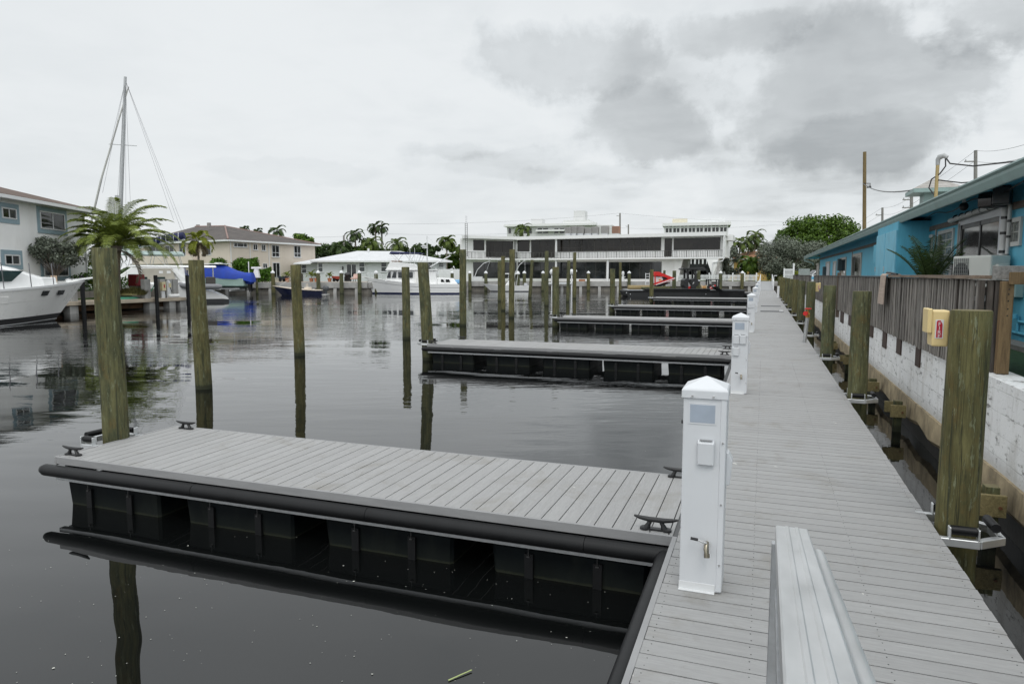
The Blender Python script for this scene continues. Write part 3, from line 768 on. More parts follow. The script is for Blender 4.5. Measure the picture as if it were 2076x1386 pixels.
def extinguisher(y, ul, ud, ur, us, label, grp='extinguisher boxes on the pilings'):
    """box hung on the far side of a piling; ul..ud door lip, ur hidden edge, us sticker centre"""
    xl, xd, xr, xs = (onY(u, 660, y).x for u in (ul, ud, ur, us)); s = 1 if xr > xl else -1
    t = thing('extinguisher_box', label, 'fire box', (xd, y, 1.855), 0, grp)
    w_ = abs(xr-xd); h = .275
    m = MB(); m.loft([[(s*.01, 0, 0), (s*w_, 0, 0), (s*w_, .16, 0), (s*.01, .16, 0)], [(-s*.002, 0, h), (s*w_, 0, h), (s*w_, .16, h), (-s*.002, .16, h)]])
    m.build('case', M_YEL, t, .012, seg=2)
    e = abs(xl-xd)
    m = MB(); m.loft([[(-s*e, -.010, .10), (s*.004, -.010, .10), (s*.004, .17, .10), (-s*e, .17, .10)], [(-s*e*1.1, -.010, h+.012), (s*.004, -.010, h+.012), (s*.004, .17, h+.012), (-s*e*1.1, .17, h+.012)]]); m.build('door', M_YEL, t, .006)
    c = xs-xd; k = min(.027, abs(w_)*.9)
    st = MB().box(c-k, c+k, -.003, -.001, .062, .205).build('sticker', M_WHT, t)
    MB().prism([(c-k*.72, .069), (c+k*.72, .069), (c+k*.72, .172), (c+k*.45, .187), (c+k*.2, .199), (c-k*.5, .199), (c-k*.72, .187)], -.005, -.0035, 'xz').build('red_panel', M('fire_red', (.42, .01, .03), .5), st)
    letters('FIRE', st, (c, -.0055, .1585), (1, 0, 0), (0, 0, 1), .040, M_WHT, 'lettering', True, .0005)
    return t
extinguisher(RP[0]+.10, 1880, 1888, 1925, 1904.5, 'pale yellow fire extinguisher box behind the nearest right piling')
extinguisher(RP[3]+.12, 1660, 1657.5, 1645, 1657.2, 'small yellow fire box behind the piling with the bottle')

# floating specks
m = MB()
for k in range(260):
    u, v = R.uniform(0, 1420), 780+ (R.random()**.7)*640
    q = onz(u, v, .003)
    if q.x > XL-.2: continue
    s = R.uniform(.0015, .005) if R.random() < .93 else R.uniform(.005, .010); a = R.uniform(0, 6.28)
    m.face([(q.x+s*R.uniform(.6, 1.4)*math.cos(a+b), q.y+s*R.uniform(.5, 1.3)*math.sin(a+b), .004) for b in (0, 1.4, 2.9, 4.5)])
tag(m.build('floating_debris', M('pale_flotsam', (.42, .42, .38), .8, var=.3)), 'pale specks floating on the dark water near the nearest finger dock', 'debris', kind='stuff')
q = onz(933, 1368, .006); m = MB(); m.beam(q+Vector((-.045, -.07, 0)), q+Vector((.045, .07, .004)), .009, .003)
tag(m.build('reed_blade', M('reed_green', (.34, .40, .16), .6)), 'single green reed blade floating in the foreground water', 'reed')

# ================================================================== RIGHT BANK
YW1 = BW[0].y
t = thing('painted_seawall', 'white painted block seawall with a tan concrete footing beside the walkway', 'seawall', (SWX, 0, 0))
m = MB(); n = 60
m.box(0, .30, -12, YW1, .50, 1.37); m.build('block_wall', M_BLOCK, t)
m = MB(); ys = [-12+(YW1+12)*k/160 for k in range(161)]
rings = []
for y in ys:
    o = .035+R.uniform(-.012, .012); zb = .24+R.uniform(-.05, .05); zt = .502+R.uniform(-.012, .006)
    rings.append([(-o, y, zt), (-o-.012, y, zb), (-.0, y, zb-.06), (.1, y, zb-.06), (.1, y, zt)])
m.loft(rings); m.build('footing', M_TAN, t)
MB().box(.0, .25, -12, YW1, -1.5, .24).build('wet_base', M('wet_black_concrete', (.022, .021, .018), .5, var=.4, scale=3, bmp=.4, bscale=15), t)
m = MB(); rings = []
for y in [-12+k*.25 for k in range(76)]:
    rings.append([(-.004, y, 1.372), (-.004, y, 1.376+R.uniform(0, .006)), (.31, y, 1.382+R.uniform(0, .008)), (.31, y, 1.372)])
m.loft(rings); m.build('wall_top', M('worn_wall_top', (.50, .47, .43), .9, var=.3, scale=9, bmp=.6, bscale=20, dirt=((.20, .17, .14), .8)), t)

# old brace timbers bolted in front of the footing
M_BRACE = mat_timber('brace_timber', (.12, .10, .04), (.27, .22, .10), (1, .1, 1))
def brace(y, sc_, label):
    t = thing('brace_post', label, 'timber brace', (SWX-.20, y, 0), 0, 'timber braces along the seawall')
    MB().box(-.055, .055, -.06, .06, -1.2, .44*sc_+.06).build('stake', M_PILE, t, .004)
    w_ = .30 if y < 9 else .11
    MB().box(-w_, .10, -.105, -.062, .22*sc_+.02, .42*sc_+.02).build('plank', M_BRACE, t, .004)
    MB().box(-w_-.06, .08, .062, .10, .27*sc_+.02, .45*sc_+.02).build('plank', M_BRACE, t, .004)
    m = MB(); m.cyl((.05, -.12, .31*sc_+.02), (.05, -.10, .31*sc_+.02), .016, n=8); m.build('bolt', M('rusty_bolt', (.14, .06, .025), .8), t)
for y, s, lb in ((7.15, 1.0, 'pair of brace planks on a short stake nearest the camera, right of the thick piling'), (11.75, .95, 'small brace planks on a stake between the second piling and the wall'),
                 (14.3, .9, 'brace stake just beyond the second piling'), (18.4, .9, 'brace stake beside the third piling'), (22.0, .9, 'farther brace stake near the standpipe')): brace(y, s, lb)

# fence on the wall
FX = SWX-.05
def ypx(u, x): return onx(u, 700, x).y
Y0, Y1 = ypx(1974, FX), 58.0
Yg = ypx(1694, FX)
t = thing('wood_fence', 'weathered grey slatted wooden fence standing on the white seawall', 'fence', (FX, 0, 0))
m = MB(); y = Y0; k = 0
while y < Y1:
    wd = R.uniform(.066, .080); out = R.uniform(-.010, .010) + (.045 if k % 2 else 0)
    if abs(y-Yg) > .12:
        lx = R.uniform(-.006, .006)
        m.loft([[(out, y, 1.34+R.uniform(-.02, .015)), (out+.018, y, 1.34), (out+.018, y+wd, 1.34), (out, y+wd, 1.34)], [(out+lx, y, 2.345+R.uniform(-.01, .006)), (out+.018+lx, y, 2.345), (out+.018+lx, y+wd, 2.345), (out+lx, y+wd, 2.345)]])
    y += wd*.5+R.uniform(.014, .026); k += 1
m.build('slat', M_FENCE, t)['kind'] = 'stuff'
m = MB(); m.box(.05, .10, Y0, Y1, 1.50, 1.59); m.box(.05, .10, Y0, Y1, 2.18, 2.27); m.build('back_rail', M_FENCE, t)
Yc = ypx(1800, FX)
M_CAPB = mat_timber('brown_cap_board', (.11, .075, .05), (.26, .20, .15), (1, .08, 1))
MB().box(-.06, .12, Y0-.02, Yc, 2.352, 2.392).build('cap_board', M_CAPB, t, .003)
MB().box(-.03, .12, Yc+.01, Y1, 2.350, 2.372).build('cap_board', M_FENCE, t, .003)
for k, x in enumerate((-.01, .065, .13)):
    o = MB().box(x, x+.055, Y0-.10-.012*k, Y0-.05, 1.36, 2.345).build('end_board', M_FENCE, t, .003)
m = MB()
for u, wd, zl in ((1864, .30, 1.04), (1824, .40, 1.06), (1794, .42, 1.02), (1766, .5, 1.08), (1748, .5, 1.0), (1722, .7, 1.05), (1705, .8, 1.0)):
    y = ypx(u, SWX); MB().box(.030, .10, y-wd/2, y+wd/2, zl, 1.42).build('post_stub', mat_timber('dark_post_stub', (.028, .016, .012), (.075, .045, .035)), t)
MB().box(-.04, .06, Yg-.06, Yg+.06, 1.1, 2.46).build('gate_post', mat_timber('dark_gate_post', (.06, .045, .035), (.15, .11, .08)), t, .003)
# pale runner draped over the fence
y = ypx(1787, FX-.06)
m = MB(); prof = [(.20, 2.36), (.12, 2.402), (-.06, 2.404), (-.085, 2.38), (-.092, 2.20), (-.098, 1.98), (-.10, 1.86)]
m.loft([[(x, yy+(.03 if i > 4 else 0)*k, z) for i, (x, z) in enumerate(prof)] for k, yy in enumerate((y-.27, y-.09, y+.09, y+.27))], closed=False)
o = m.build('draped_mat', M('tan_jute_mat', (.42, .33, .27), .9, var=.15, scale=3, stretch=(1, 1, 14), bmp=.5, bscale=30)); o.location = (FX, 0, 0)
sm = o.modifiers.new('thick', 'SOLIDIFY'); sm.thickness = .012; sm.offset = 1
tag(o, 'tan ribbed mat draped over the grey fence', 'mat')
o = MB().tube([(FX+.05, y-.5, 2.40), (FX+.0, y-.2, 2.425), (FX-.02, y+.05, 2.43), (FX+.1, y+.5, 2.40)], .022, 8).build('black_hose', M_RUB, None, smooth=60)
tag(o, 'black hose lying over the draped tan mat on the fence', 'hose')

# timber stair frame at the right edge
M_DOUG = mat_timber('brown_stair_timber', (.10, .062, .028), (.23, .15, .07), (1, 1, .1))
M_GREYT = mat_timber('grey_timber', (.14, .135, .125), (.30, .29, .275), (1, .1, 1))
X = SWX+.12
ya = ypx(2027, X)
t = thing('timber_stair_frame', 'brown timber post and beam frame at the right edge, next to the fence end', 'stair frame', (X, ya, 0))
m = MB(); m.loft([[(-.02, -.02, 1.375), (.09, -.02, 1.375), (.09, .07, 1.375), (-.02, .07, 1.375)], [(-.02, -.02, 2.33), (.085, -.02, 2.33), (.085, .07, 2.33), (-.02, .07, 2.33)]])
p_ = m.build('post', M_DOUG, t, .004)
m = MB()
for z in (1.98, 2.05, 2.13, 2.2, 2.25): m.cyl((.04, -.024, z), (.04, -.015, z), .007, n=8)
m.build('bolt_hole', M_BLKP, p_)
MB().box(.03, 1.6, -.055, -.022, 2.30, 2.425).build('stringer', M_DOUG, t, .003)
MB().box(-.08, 1.6, .075, .115, 2.35, 2.49).build('landing_board', M_GREYT, t, .003)
MB().box(-.02, 1.6, .12, 1.2, 2.30, 2.34).build('landing_board', M_GREYT, t, .003)
# turf and low ledge behind the wall
sheet('turf', [Vector((SWX+.32, -12, 0)), Vector((3.45, -12, 0)), Vector((3.45, YW1, 0)), Vector((SWX+.32, YW1, 0))], GZ+.012, M_TURF)
t = MB().box(3.46, 3.73, -8, 30, 1.2, 1.385).build('wooden_ledge', M_GREYT, None, .004); tag(t, 'low grey wooden ledge along the foot of the turquoise wall', 'ledge')

# ---- turquoise building
BX = 3.75; EX = 3.10; EZT = CAM.z+.473*EX; EZB = CAM.z+.405*EX
YF = ypx(1655, BX)
bt = thing('turquoise_building', 'long low turquoise building with grey green gutter along the fence', 'building', (0, 0, 0))
WZ = EZB+.14
MB().box(BX, BX+9, -6, YF, 1.0, WZ).build('wall', M_TEAL, bt)
YE = ypx(1624, EX)
RZ = EZT+.9
m = MB(); m.loft([[(EX, -6, EZT-.05), (EX, -6, EZT-.0), (BX+4.5, -6, RZ+.25), (BX+4.5, -6, RZ+.15)], [(EX, YE, EZT-.05), (EX, YE, EZT), (BX+4.5, YE, RZ+.25), (BX+4.5, YE, RZ+.15)]])
rf = m.build('roof', mat_roof('grey_shingle', (.30, .29, .27), (.40, .385, .36), .5), bt)
MB().box(EX+.02, BX, -6, YE-.3, WZ, WZ+.03).build('soffit', M_TEAL, bt)
MB().box(EX+.0, BX+2, YE-.28, YE-.22, EZB, EZT-.03).build('gable_board', M_TEAL, bt)
m = MB(); pf = [(EX-.10, EZT-.005), (EX-.105, EZT-.03), (EX-.07, EZT-.06), (EX-.065, EZT-.10), (EX-.03, EZB+.02), (EX-.02, EZB), (EX+.02, EZB), (EX+.02, EZT-.02)]
m.prism([(a, b) for a, b in pf], -6, YE-.15, 'xz'); gt = m.build('gutter', M_SEAF, bt)
m = MB(); y = 1.0
while y < YE-2: m.box(EX-.109, EX-.02, y, y+.02, EZT-.034, EZT-.001); y += 3.1
m.build('gutter_strap', M_SEAF, gt)
m = MB(); m.tube([(EX-.05, YE-.4, EZB), (EX-.03, YE-.35, EZB-.12), (BX-.06, YE-.9, EZB-.34), (BX-.05, YE-1.1, EZB-.5)], .05, 10); m.build('downspout', M_SEAF, bt, smooth=50)
MB().box(BX-.035, BX-.001, -6, YF, WZ-.36, WZ-.25).build('wall_batten', mat_timber('batten_timber', (.10, .075, .06), (.20, .17, .14), (1, .1, 1)), bt)
def wz(u, v, x=BX):
    p = onx(u, v, x); return p.y, p.z
def wrect(u0, v0, u1, v1, x=BX):
    ya, za = wz(u0, v0, x); yb, zb = wz(u1, v1, x); return min(ya, yb), max(ya, yb), min(za, zb), max(za, zb)
M_DOORW = M('door_white', (.52, .53, .55), .55, var=.05)
# sliding door
ya, _ = wz(1946, 500); yb, _ = wz(2034, 500)
y0, y1 = min(ya, yb), max(ya, yb); ztop = CAM.z+.30*BX
f = MB(); f.box(BX-.05, BX-.002, y0, y0+.12, 1.4, ztop); f.box(BX-.05, BX-.002, y1-.14, y1, 1.4, ztop); f.box(BX-.05, BX-.002, y0+.12, y1-.14, ztop-.14, ztop)
dr = f.build('sliding_door', M_DOORW, bt)
MB().box(BX-.02, BX-.004, y0+.12, y1-.14, 1.4, ztop-.14).build('pane', M_GLASS, dr)
m = MB(); yd = (y0+y1)/2-.1; m.box(BX-.034, BX-.012, yd-.035, yd+.035, 1.4, ztop-.14); m.box(BX-.034, BX-.012, y1-.24, y1-.14, 1.4, ztop-.14); m.box(BX-.034, BX-.021, y0+.12, y1-.14, ztop-.22, ztop-.14)
m.build('door_frame', M('dark_bronze', (.02, .018, .016), .4), dr)
M_GBLK = M('glass_block', (.16, .17, .155), .12, var=.6, scale=14, bmp=.8, bscale=25)
def glassblock(u0, u1, z0, z1, nz, ny):
    ya, _ = wz(u0, 500); yb, _ = wz(u1, 500); y0, y1 = min(ya, yb), max(ya, yb)
    w_ = MB().box(BX-.006, BX-.002, y0+.06, y1-.06, z0+.06, z1-.06).build('window', M_GBLK, bt)
    m = MB(T=Matrix(((0, 1, 0, 0), (1, 0, 0, 0), (0, 0, 1, 0), (0, 0, 0, 1)))); m.frame(y0, y1, z0, z1, .07, BX-.035, BX-.001)
    m.build('frame', M('window_plaster', (.46, .47, .45), .7), w_)
    m = MB()
    for i in range(1, nz): z = z0+.06+(z1-z0-.12)*i/nz; m.box(BX-.012, BX-.0055, y0+.07, y1-.07, z-.008, z+.008)
    for i in range(1, ny): y = y0+.06+(y1-y0-.12)*i/ny; m.box(BX-.0125, BX-.0057, y-.008, y+.008, z0+.07, z1-.07)
    m.build('mortar', M('mortar_pale', (.40, .41, .38), .7), w_)
glassblock(2038, 2071, 2.85, 3.30, 2, 2); glassblock(1903, 1934, 2.28, 3.38, 6, 2); glassblock(1868, 1892, 2.28, 3.35, 6, 2)
# projecting cabinet
XB = 3.05
ya = ypx(1808, XB); yb = ypx(1768, XB)
cb = MB().box(XB, BX, ya, yb, 1.3, WZ-.10).build('closet', M_TEAL, bt)
m = MB(); mid = ya+(yb-ya)*.52
for a, b in ((ya+.04, mid-.04), (mid+.05, yb-.04)): m.box(XB-.03, XB-.001, a, b, 1.5, WZ-.30)
dd = m.build('closet_door', M('turquoise_door', (.17, .47, .61), .6, var=.08, dirt=((.05, .25, .35), .5)), cb, .004)
m = MB()
for yy in (mid-.08, yb-.1): m.box(XB-.05, XB-.03, yy-.02, yy+.02, 2.48, 2.62)
m.build('latch', M_ALUD, dd)
MB().box(XB+.12, BX, yb+.02, yb+1.6, 2.75, 3.30).build('overhang_box', M_TEAL, bt)
ya = ypx(1748, BX); yb = ypx(1729, BX)
def wdoor(u0, u1, z0, z1, name, mat, fm, t_=.07):
    ya, _ = wz(u0, 520); yb, _ = wz(u1, 520); y0, y1 = min(ya, yb), max(ya, yb)
    w_ = MB().box(BX-.012, BX-.003, y0+t_, y1-t_, z0, z1-t_).build(name, mat, bt)
    m = MB(T=Matrix(((0, 1, 0, 0), (1, 0, 0, 0), (0, 0, 1, 0), (0, 0, 0, 1)))); m.frame(y0, y1, z0, z1, t_, BX-.05, BX-.001); m.build('frame', fm, w_)
M_FRB = M('frame_beige', (.42, .39, .35), .6)
wdoor(1729, 1748, 1.4, 3.30, 'door', M_GLASS, M_FRB, .12)
wdoor(1705, 1717, 2.35, 3.25, 'window', M_GLASS, M_FRB, .1); wdoor(1691, 1697, 1.5, 3.15, 'door', M_DOORW, M_FRB, .1); wdoor(1676, 1684, 1.5, 3.2, 'door', M_DOORW, M_FRB, .1); wdoor(1657, 1662, 1.5, 3.2, 'door', M_FRB, M_FRB, .1)
m = MB()
for u, z0, z1, k in ((1668, 2.2, 2.9, .3), (1699, 2.6, 3.2, .25)):
    y = ypx(u, BX); MB().box(BX-.2, BX-.002, y-k, y+k, z0, z1).build('meter_box', M('meter_dark', (.03, .06, .07), .6), bt, .01)
for u in (1936, 1890, 1722, 1860):
    y = ypx(u, BX); MB().cyl((BX-.06, y, 1.4), (BX-.06, y, WZ-.37), .022, n=8).build('conduit', M('grey_conduit', (.30, .31, .30), .5), bt, smooth=50)
m = MB(); y = ypx(1932, BX); m.box(BX-.14, BX-.002, y-.12, y+.1, 2.24, 2.62); m.build('junction_box', M('grey_box', (.20, .20, .195), .5), bt, .006)
# line set of the air conditioner
yl = ypx(2032, BX)
m = MB(); m.tube([(BX-.09, yl, 2.62), (BX-.09, yl, 3.50), (BX-.11, yl+.05, 3.60), (BX-.12, yl+.6, 3.56), (BX-.12, yl+3.4, 3.52)], .05, 10); m.tube([(BX-.06, yl-.13, 2.55), (BX-.06, yl-.13, 3.52)], .03, 8)
ls = m.build('pipe_cover', M('pale_pipe', (.50, .50, .49), .5, dirt=((.3, .3, .29), .5)), bt, smooth=50)
m = MB()
for z in (2.75, 3.05, 3.3): m.cyl((BX-.09, yl, z), (BX-.09, yl, z+.045), .056, n=10); m.cyl((BX-.06, yl-.13, z-.06), (BX-.06, yl-.13, z-.02), .034, n=8)
for k in range(6): m.cyl((BX-.12, yl+.7+k*.45, 3.555), (BX-.12, yl+.74+k*.45, 3.555), .056, n=8)
m.build('tape', M_BLKP, ls)
m = MB(); m.tube([(BX-.25, 4+k*.5, EZB+.05-.05*math.sin(k*1.1)) for k in range(30)], .012, 6); m.build('cable', M_BLKP, bt)
# wall fittings as things
t = thing('floodlight', 'dark square floodlight under the turquoise eave', 'light', (BX-.28, ypx(1990, BX-.3), 3.62), .5)
MB().box(-.14, .14, -.16, .16, -.13, .12).build('housing', M_BLKP, t, .02); MB().box(-.155, -.141, -.13, .13, -.11, .10).build('lens', M_GLASS, t); MB().cyl((.1, 0, .1), (.24, 0, .22), .025).build('arm', M_BLKP, t)
t = thing('wall_speaker', 'black speaker box beside the floodlight under the eave', 'speaker', (BX-.25, ypx(2004, BX-.3), 3.64), -.4)
MB().box(-.12, .12, -.12, .12, -.14, .14).build('cabinet', M_BLKP, t, .015); MB().cyl((.0, 0, .14), (.1, 0, .24), .02).build('bracket', M_BLKP, t)
t = thing('security_camera', 'small dark camera hanging under the eave over the sliding door', 'camera', (BX-.3, ypx(1936, BX-.3), 3.66))
MB().ball((0, 0, 0), .08).build('dome', M_BLKP, t, smooth=50); MB().cyl((0, 0, .06), (0, 0, .2), .03).build('mount', M_WHT, t)
# air conditioner
pac = gp(1992, 11.4); XA = pac.x; y0 = y1 = pac.y
t = thing('air_conditioner', 'white split air conditioner unit standing behind the fence', 'air conditioner', (XA-.2, pac.y-.1, 2.03), rad(24))
Ly = .86; M_AC = M('ac_cream', (.56, .57, .53), .4, var=.03)
MB().box(0, .34, -.5*Ly, .5*Ly, .06, .68).build('casing', M_AC, t, .025, seg=2)
m = MB()
for k in range(9):
    z = .14+k*.06; m.box(-.012, .0, .06*Ly, .44*Ly, z, z+.008)
for k in range(8):
    y = (.06+k*.052)*Ly; m.box(-.018, -.006, y, y+.008, .12, .64)
m.build('grille', M('grille_grey', (.25, .26, .25), .5), t)
MB().cyl((-.002, .25*Ly, .38), (.004, .25*Ly, .38), .22*min(1, Ly), n=24).build('fan_opening', M_BLKP, t)
m = MB(); m.prism([(.03, .18), (.31, .18), (.29, .50), (.26, .54), (.08, .54), (.05, .50)], -.5*Ly-.07, -.5*Ly, 'xz'); m.build('valve_cover', M_AC, t, .015)
m = MB(); m.box(.02, .10, -.3, -.24, 0, .06); m.box(.02, .10, .24, .3, 0, .06); m.box(.02, .32, -.5, .5, -.06, 0); m.build('feet', M_ALUD, t)
MB().tube([(.3, -.5*Ly-.03, .25), (.36, -.5*Ly-.12, .12), (.42, -.5*Ly-.2, .4), (.46, -.5*Ly-.25, .62)], .03, 8).build('line_set', M('pale_pipe', ()), t, smooth=50)
# spigot on the near wall
t = thing('wall_spigot', 'blue painted spigot and pipe low on the turquoise wall at the right edge', 'spigot', (BX, ypx(2060, BX), 1.62))
m = MB(); m.cyl((-.03, -.9, -.12), (-.03, .2, -.12), .02); m.cyl((-.03, -.1, .06), (-.03, -.5, .06), .02); m.cyl((-.03, -.1, -.12), (-.03, -.1, .14), .02); m.cyl((-.07, -.1, .1), (-.07, -.1, .17), .035)
m.build('pipe', M_TEAL, t, smooth=50)
t = thing('electrical_box', 'grey green box on the turquoise wall behind the timber frame', 'box', (BX, ypx(2058, BX), 2.05)); MB().box(-.12, 0, -.22, .22, 0, .36).build('box_body', M_SEAF, t, .01); MB().box(-.126, -.121, -.19, .19, .03, .33).build('box_door', M_SEAF, t)
# roof cupola and service mast
cx_, cyy = onx(1893, 380, EX+2.4).x, onx(1893, 380, EX+2.4).y
cz = onx(1893, 400, EX+2.4).z
t = thing('roof_cupola', 'small hip roofed cupola standing on the turquoise building roof', 'cupola', (cx_, cyy, cz))
hh = .75
MB().box(-hh+.4, hh-.4, -hh+.4, hh-.4, -.5, .12).build('base', M_SEAF, t)
MB().box(-hh, hh, -hh, hh, .12, .26).build('fascia', M_SEAF, t, .01)
m = MB(); m.loft([[(-hh, -hh, .262), (hh, -hh, .262), (hh, hh, .262), (-hh, hh, .262)], [(-.12, -.2, .62), (.12, -.2, .62), (.12, .2, .62), (-.12, .2, .62)]]); m.build('roof', mat_roof('cupola_shingle', (.34, .325, .30), (.42, .40, .38), .3), t)
p = onx(1898, 385, EX+1.3)
t = thing('service_mast', 'yellowish electric service mast with grey weatherhead on the roof', 'mast', tuple(p))
ht = onx(1903, 330, EX+1.3).z-p.z
MB().cyl((0, 0, -.4), (0, 0, ht), .045).build('pipe', M('tan_pipe', (.38, .29, .13), .6), t, smooth=50)
m = MB(); m.tube([(0, 0, ht-.05), (0, 0, ht+.10), (.03, -.02, ht+.16), (.12, -.06, ht+.19), (.2, -.1, ht+.13)], [.05, .06, .075, .07, .05], 12); m.build('weatherhead', M('grey_cap', (.36, .37, .37), .5), t, smooth=60)
m = MB()
m.tube([(.16, -.08, ht+.1), (.17, -.1, ht-.1), (.05, -.05, ht-.3), (-.12, .05, ht-.42), (-.16, .1, ht-.65), (-.04, .0, ht-.85)], .018, 6)
m.tube([(.18, -.1, ht+.1), (.25, -.2, ht-.05), (.7, -.6, ht-.2), (1.7, -1.4, ht-.22), (3.2, -2.4, ht-.15)], .02, 6)
m.tube([(.0, .0, ht-.45), (.5, -.4, ht-.6), (1.1, -.8, ht-.62), (1.7, -1.4, ht-.24)], .016, 6)
m.build('service_cable', M_BLKP, t, smooth=60)

# ---- utility poles and wires
M_POLE = mat_timber('pole_timber', (.10, .07, .028), (.24, .17, .075), (1, 1, .06))
M_POLG = mat_timber('grey_pole_timber', (.16, .15, .14), (.30, .29, .275), (1, 1, .06))
def pole(u, vtop, d, label, r=.16, arms=(), grey=True, z0=GZ):
    p = gp(u, d, z0); zt = at(u, vtop, d).z; q = at(u, vtop, d); lean = Vector((q.x-p.x, q.y-p.y, zt-z0))
    t = thing('utility_pole', label, 'utility pole', tuple(p), 0, 'utility poles')
    MB().tube([(0, 0, 0), tuple(lean)], [r*1.1, r*.85], 12).build('pole', M_POLG if grey else M_POLE, t, smooth=60)
    for k, (dz, ln) in enumerate(arms):
        MB().beam(lean+Vector((-ln*.8, -ln*.2, -dz)), lean+Vector((.05, 0, -dz)), .07, .09).build('cross_arm', M_POLG, t)
        m = MB(); b = lean+Vector((-ln*.7, -ln*.17, -dz)); m.lathe([(.01, .04), (.05, .06), (.03, .11), (.05, .14), (.01, .2)], b, 8); m.build('insulator', M('insulator_grey', (.3, .3, .32), .3), t, smooth=60)
    return t, p+lean
t, PT = pole(1753, 308, 62, 'tall brown timber pole standing alone behind the turquoise roof', .165, (), False)
m = MB()
for k, (dx, dy) in enumerate(((.95, -1.5), (1.25, -1.75), (1.45, -2.0))):
    base = Vector((PT.x-t.location.x, PT.y-t.location.y, PT.z-t.location.z-2.75)); e = base+Vector((dx*.35, dy*.35, -.35)); m.tube([tuple(base), tuple(base+Vector((dx*.2, dy*.2, -.05))), tuple(e+Vector((0, 0, .25))), tuple(e)], .02, 6); m.lathe([(.02, .06), (.11, -.12), (.02, -.14)], e, 8)
m.build('lamp_drop', M_BLKP, t)
_, PA = pole(1978, 305, 58, 'grey utility pole at the upper right edge', .15, ((.9, 1.0), (.25, .0)))
_, PB_ = pole(1789, 421, 85, 'short looking grey utility pole above the turquoise roof', .15, ((.9, .9),))
_, PC = pole(1848, 398, 62, 'grey utility pole partly hidden behind the cupola', .15, ((.3, .9), (1.0, .9)))
_, PD = pole(1257, 432, 150, 'utility pole rising behind the flat roof air units', .2, ((.6, .9),))
_, PE = pole(1274, 455, 175, 'small distant utility pole right of the roof air units', .2, ((.5, .8),))
_, PF = pole(774, 451, 135, 'tall utility pole beside the palms left of centre', .19, ((.5, .6),))
_, PG = pole(697, 477, 125, 'short utility pole behind the white bungalow', .19)
def wire(pts, label, sag=.4, r=.012):
    m = MB()
    for a, b in zip(pts, pts[1:]):
        a, b = Vector(a), Vector(b); s = sag*(b-a).length/40
        m.tube([tuple(a.lerp(b, k/12)-Vector((0, 0, s*4*(k/12)*(1-k/12)))) for k in range(13)], r, 5)
    tag(m.build('overhead_wire', M_BLKP), label, 'wire', 'overhead wires')
dz = Vector((0, 0, .25))
wire([at(2300, 200, 20), PA, PC, PB_, at(1560, 585-40, 130)], 'upper overhead wire running down the pole line on the right', .5, .011)
wire([at(2300, 225, 20), PA-dz*3.4, PC-dz*3, PB_-dz*3, at(1560, 550, 130)], 'lower overhead wire running down the pole line on the right', .6, .011)
wire([PT-Vector((0, 0, 2.75)), onx(1865, 383, EX+2)], 'black cable from the lone brown pole to the turquoise roof', .35, .03)
wire([at(540, 478, 130), PG+Vector((0, 0, -.2)), PF+Vector((0, 0, -.3)), PD, at(1570, 449, 160), at(1700, 447, 170)], 'long thin wire crossing behind the white buildings, upper', .5, .013)
wire([at(540, 487, 130), PG+Vector((0, 0, -1.2)), PF+Vector((0, 0, -2.2)), PD+Vector((0, 0, -3.2)), at(1570, 456, 160), at(1700, 454, 170)], 'long thin wire crossing behind the white buildings, lower', .5, .013)

# ================================================================== BUILDINGS
class Fac:
    """facade frame: origin a on the ground, x along the facade to b, y into the building"""
    def __init__(s, a, b):
        s.o = Vector((a.x, a.y, 0)); d = b-a; s.L = math.hypot(d.x, d.y); s.rz = math.atan2(d.y, d.x)
        s.M = Matrix.Translation(s.o) @ Matrix.Rotation(s.rz, 4, 'Z'); s.I = s.M.inverted()
    def px(s, u, v, y=0.0):
        a = s.I @ CAM; b = s.I.to_3x3() @ ray(u, v); k = (y-a.y)/b.y; return a.x+b.x*k, a.z+b.z*k
    def rect(s, u0, v0, u1, v1, y=0.0):
        (x0, z1), (x1, z0) = s.px(u0, v0, y), s.px(u1, v1, y); return x0, x1, z0, z1
def window(parent, r, y, glass, frame=None, ft=.07, mull=(), hm=(), T=None, name='window', sill=False):
    x0, x1, z0, z1 = r
    wn = MB(T).box(x0, x1, y-.012, y+.05, z0, z1).build(name, glass, parent)
    if frame:
        m = MB(T); m.frame(x0-ft, x1+ft, z0-ft, z1+ft, ft, y-.06, y+.01)
        for q in mull: x = x0+(x1-x0)*q; m.box(x-ft*.4, x+ft*.4, y-.045, y-.011, z0, z1)
        for q in hm: z = z0+(z1-z0)*q; m.box(x0, x1, y-.042, y-.0105, z-ft*.4, z+ft*.4)
        if sill: m.box(x0-.15, x1+.15, y-.14, y-.061, z0-ft-.06, z0-ft)
        m.build('frame', frame, wn)
    return wn

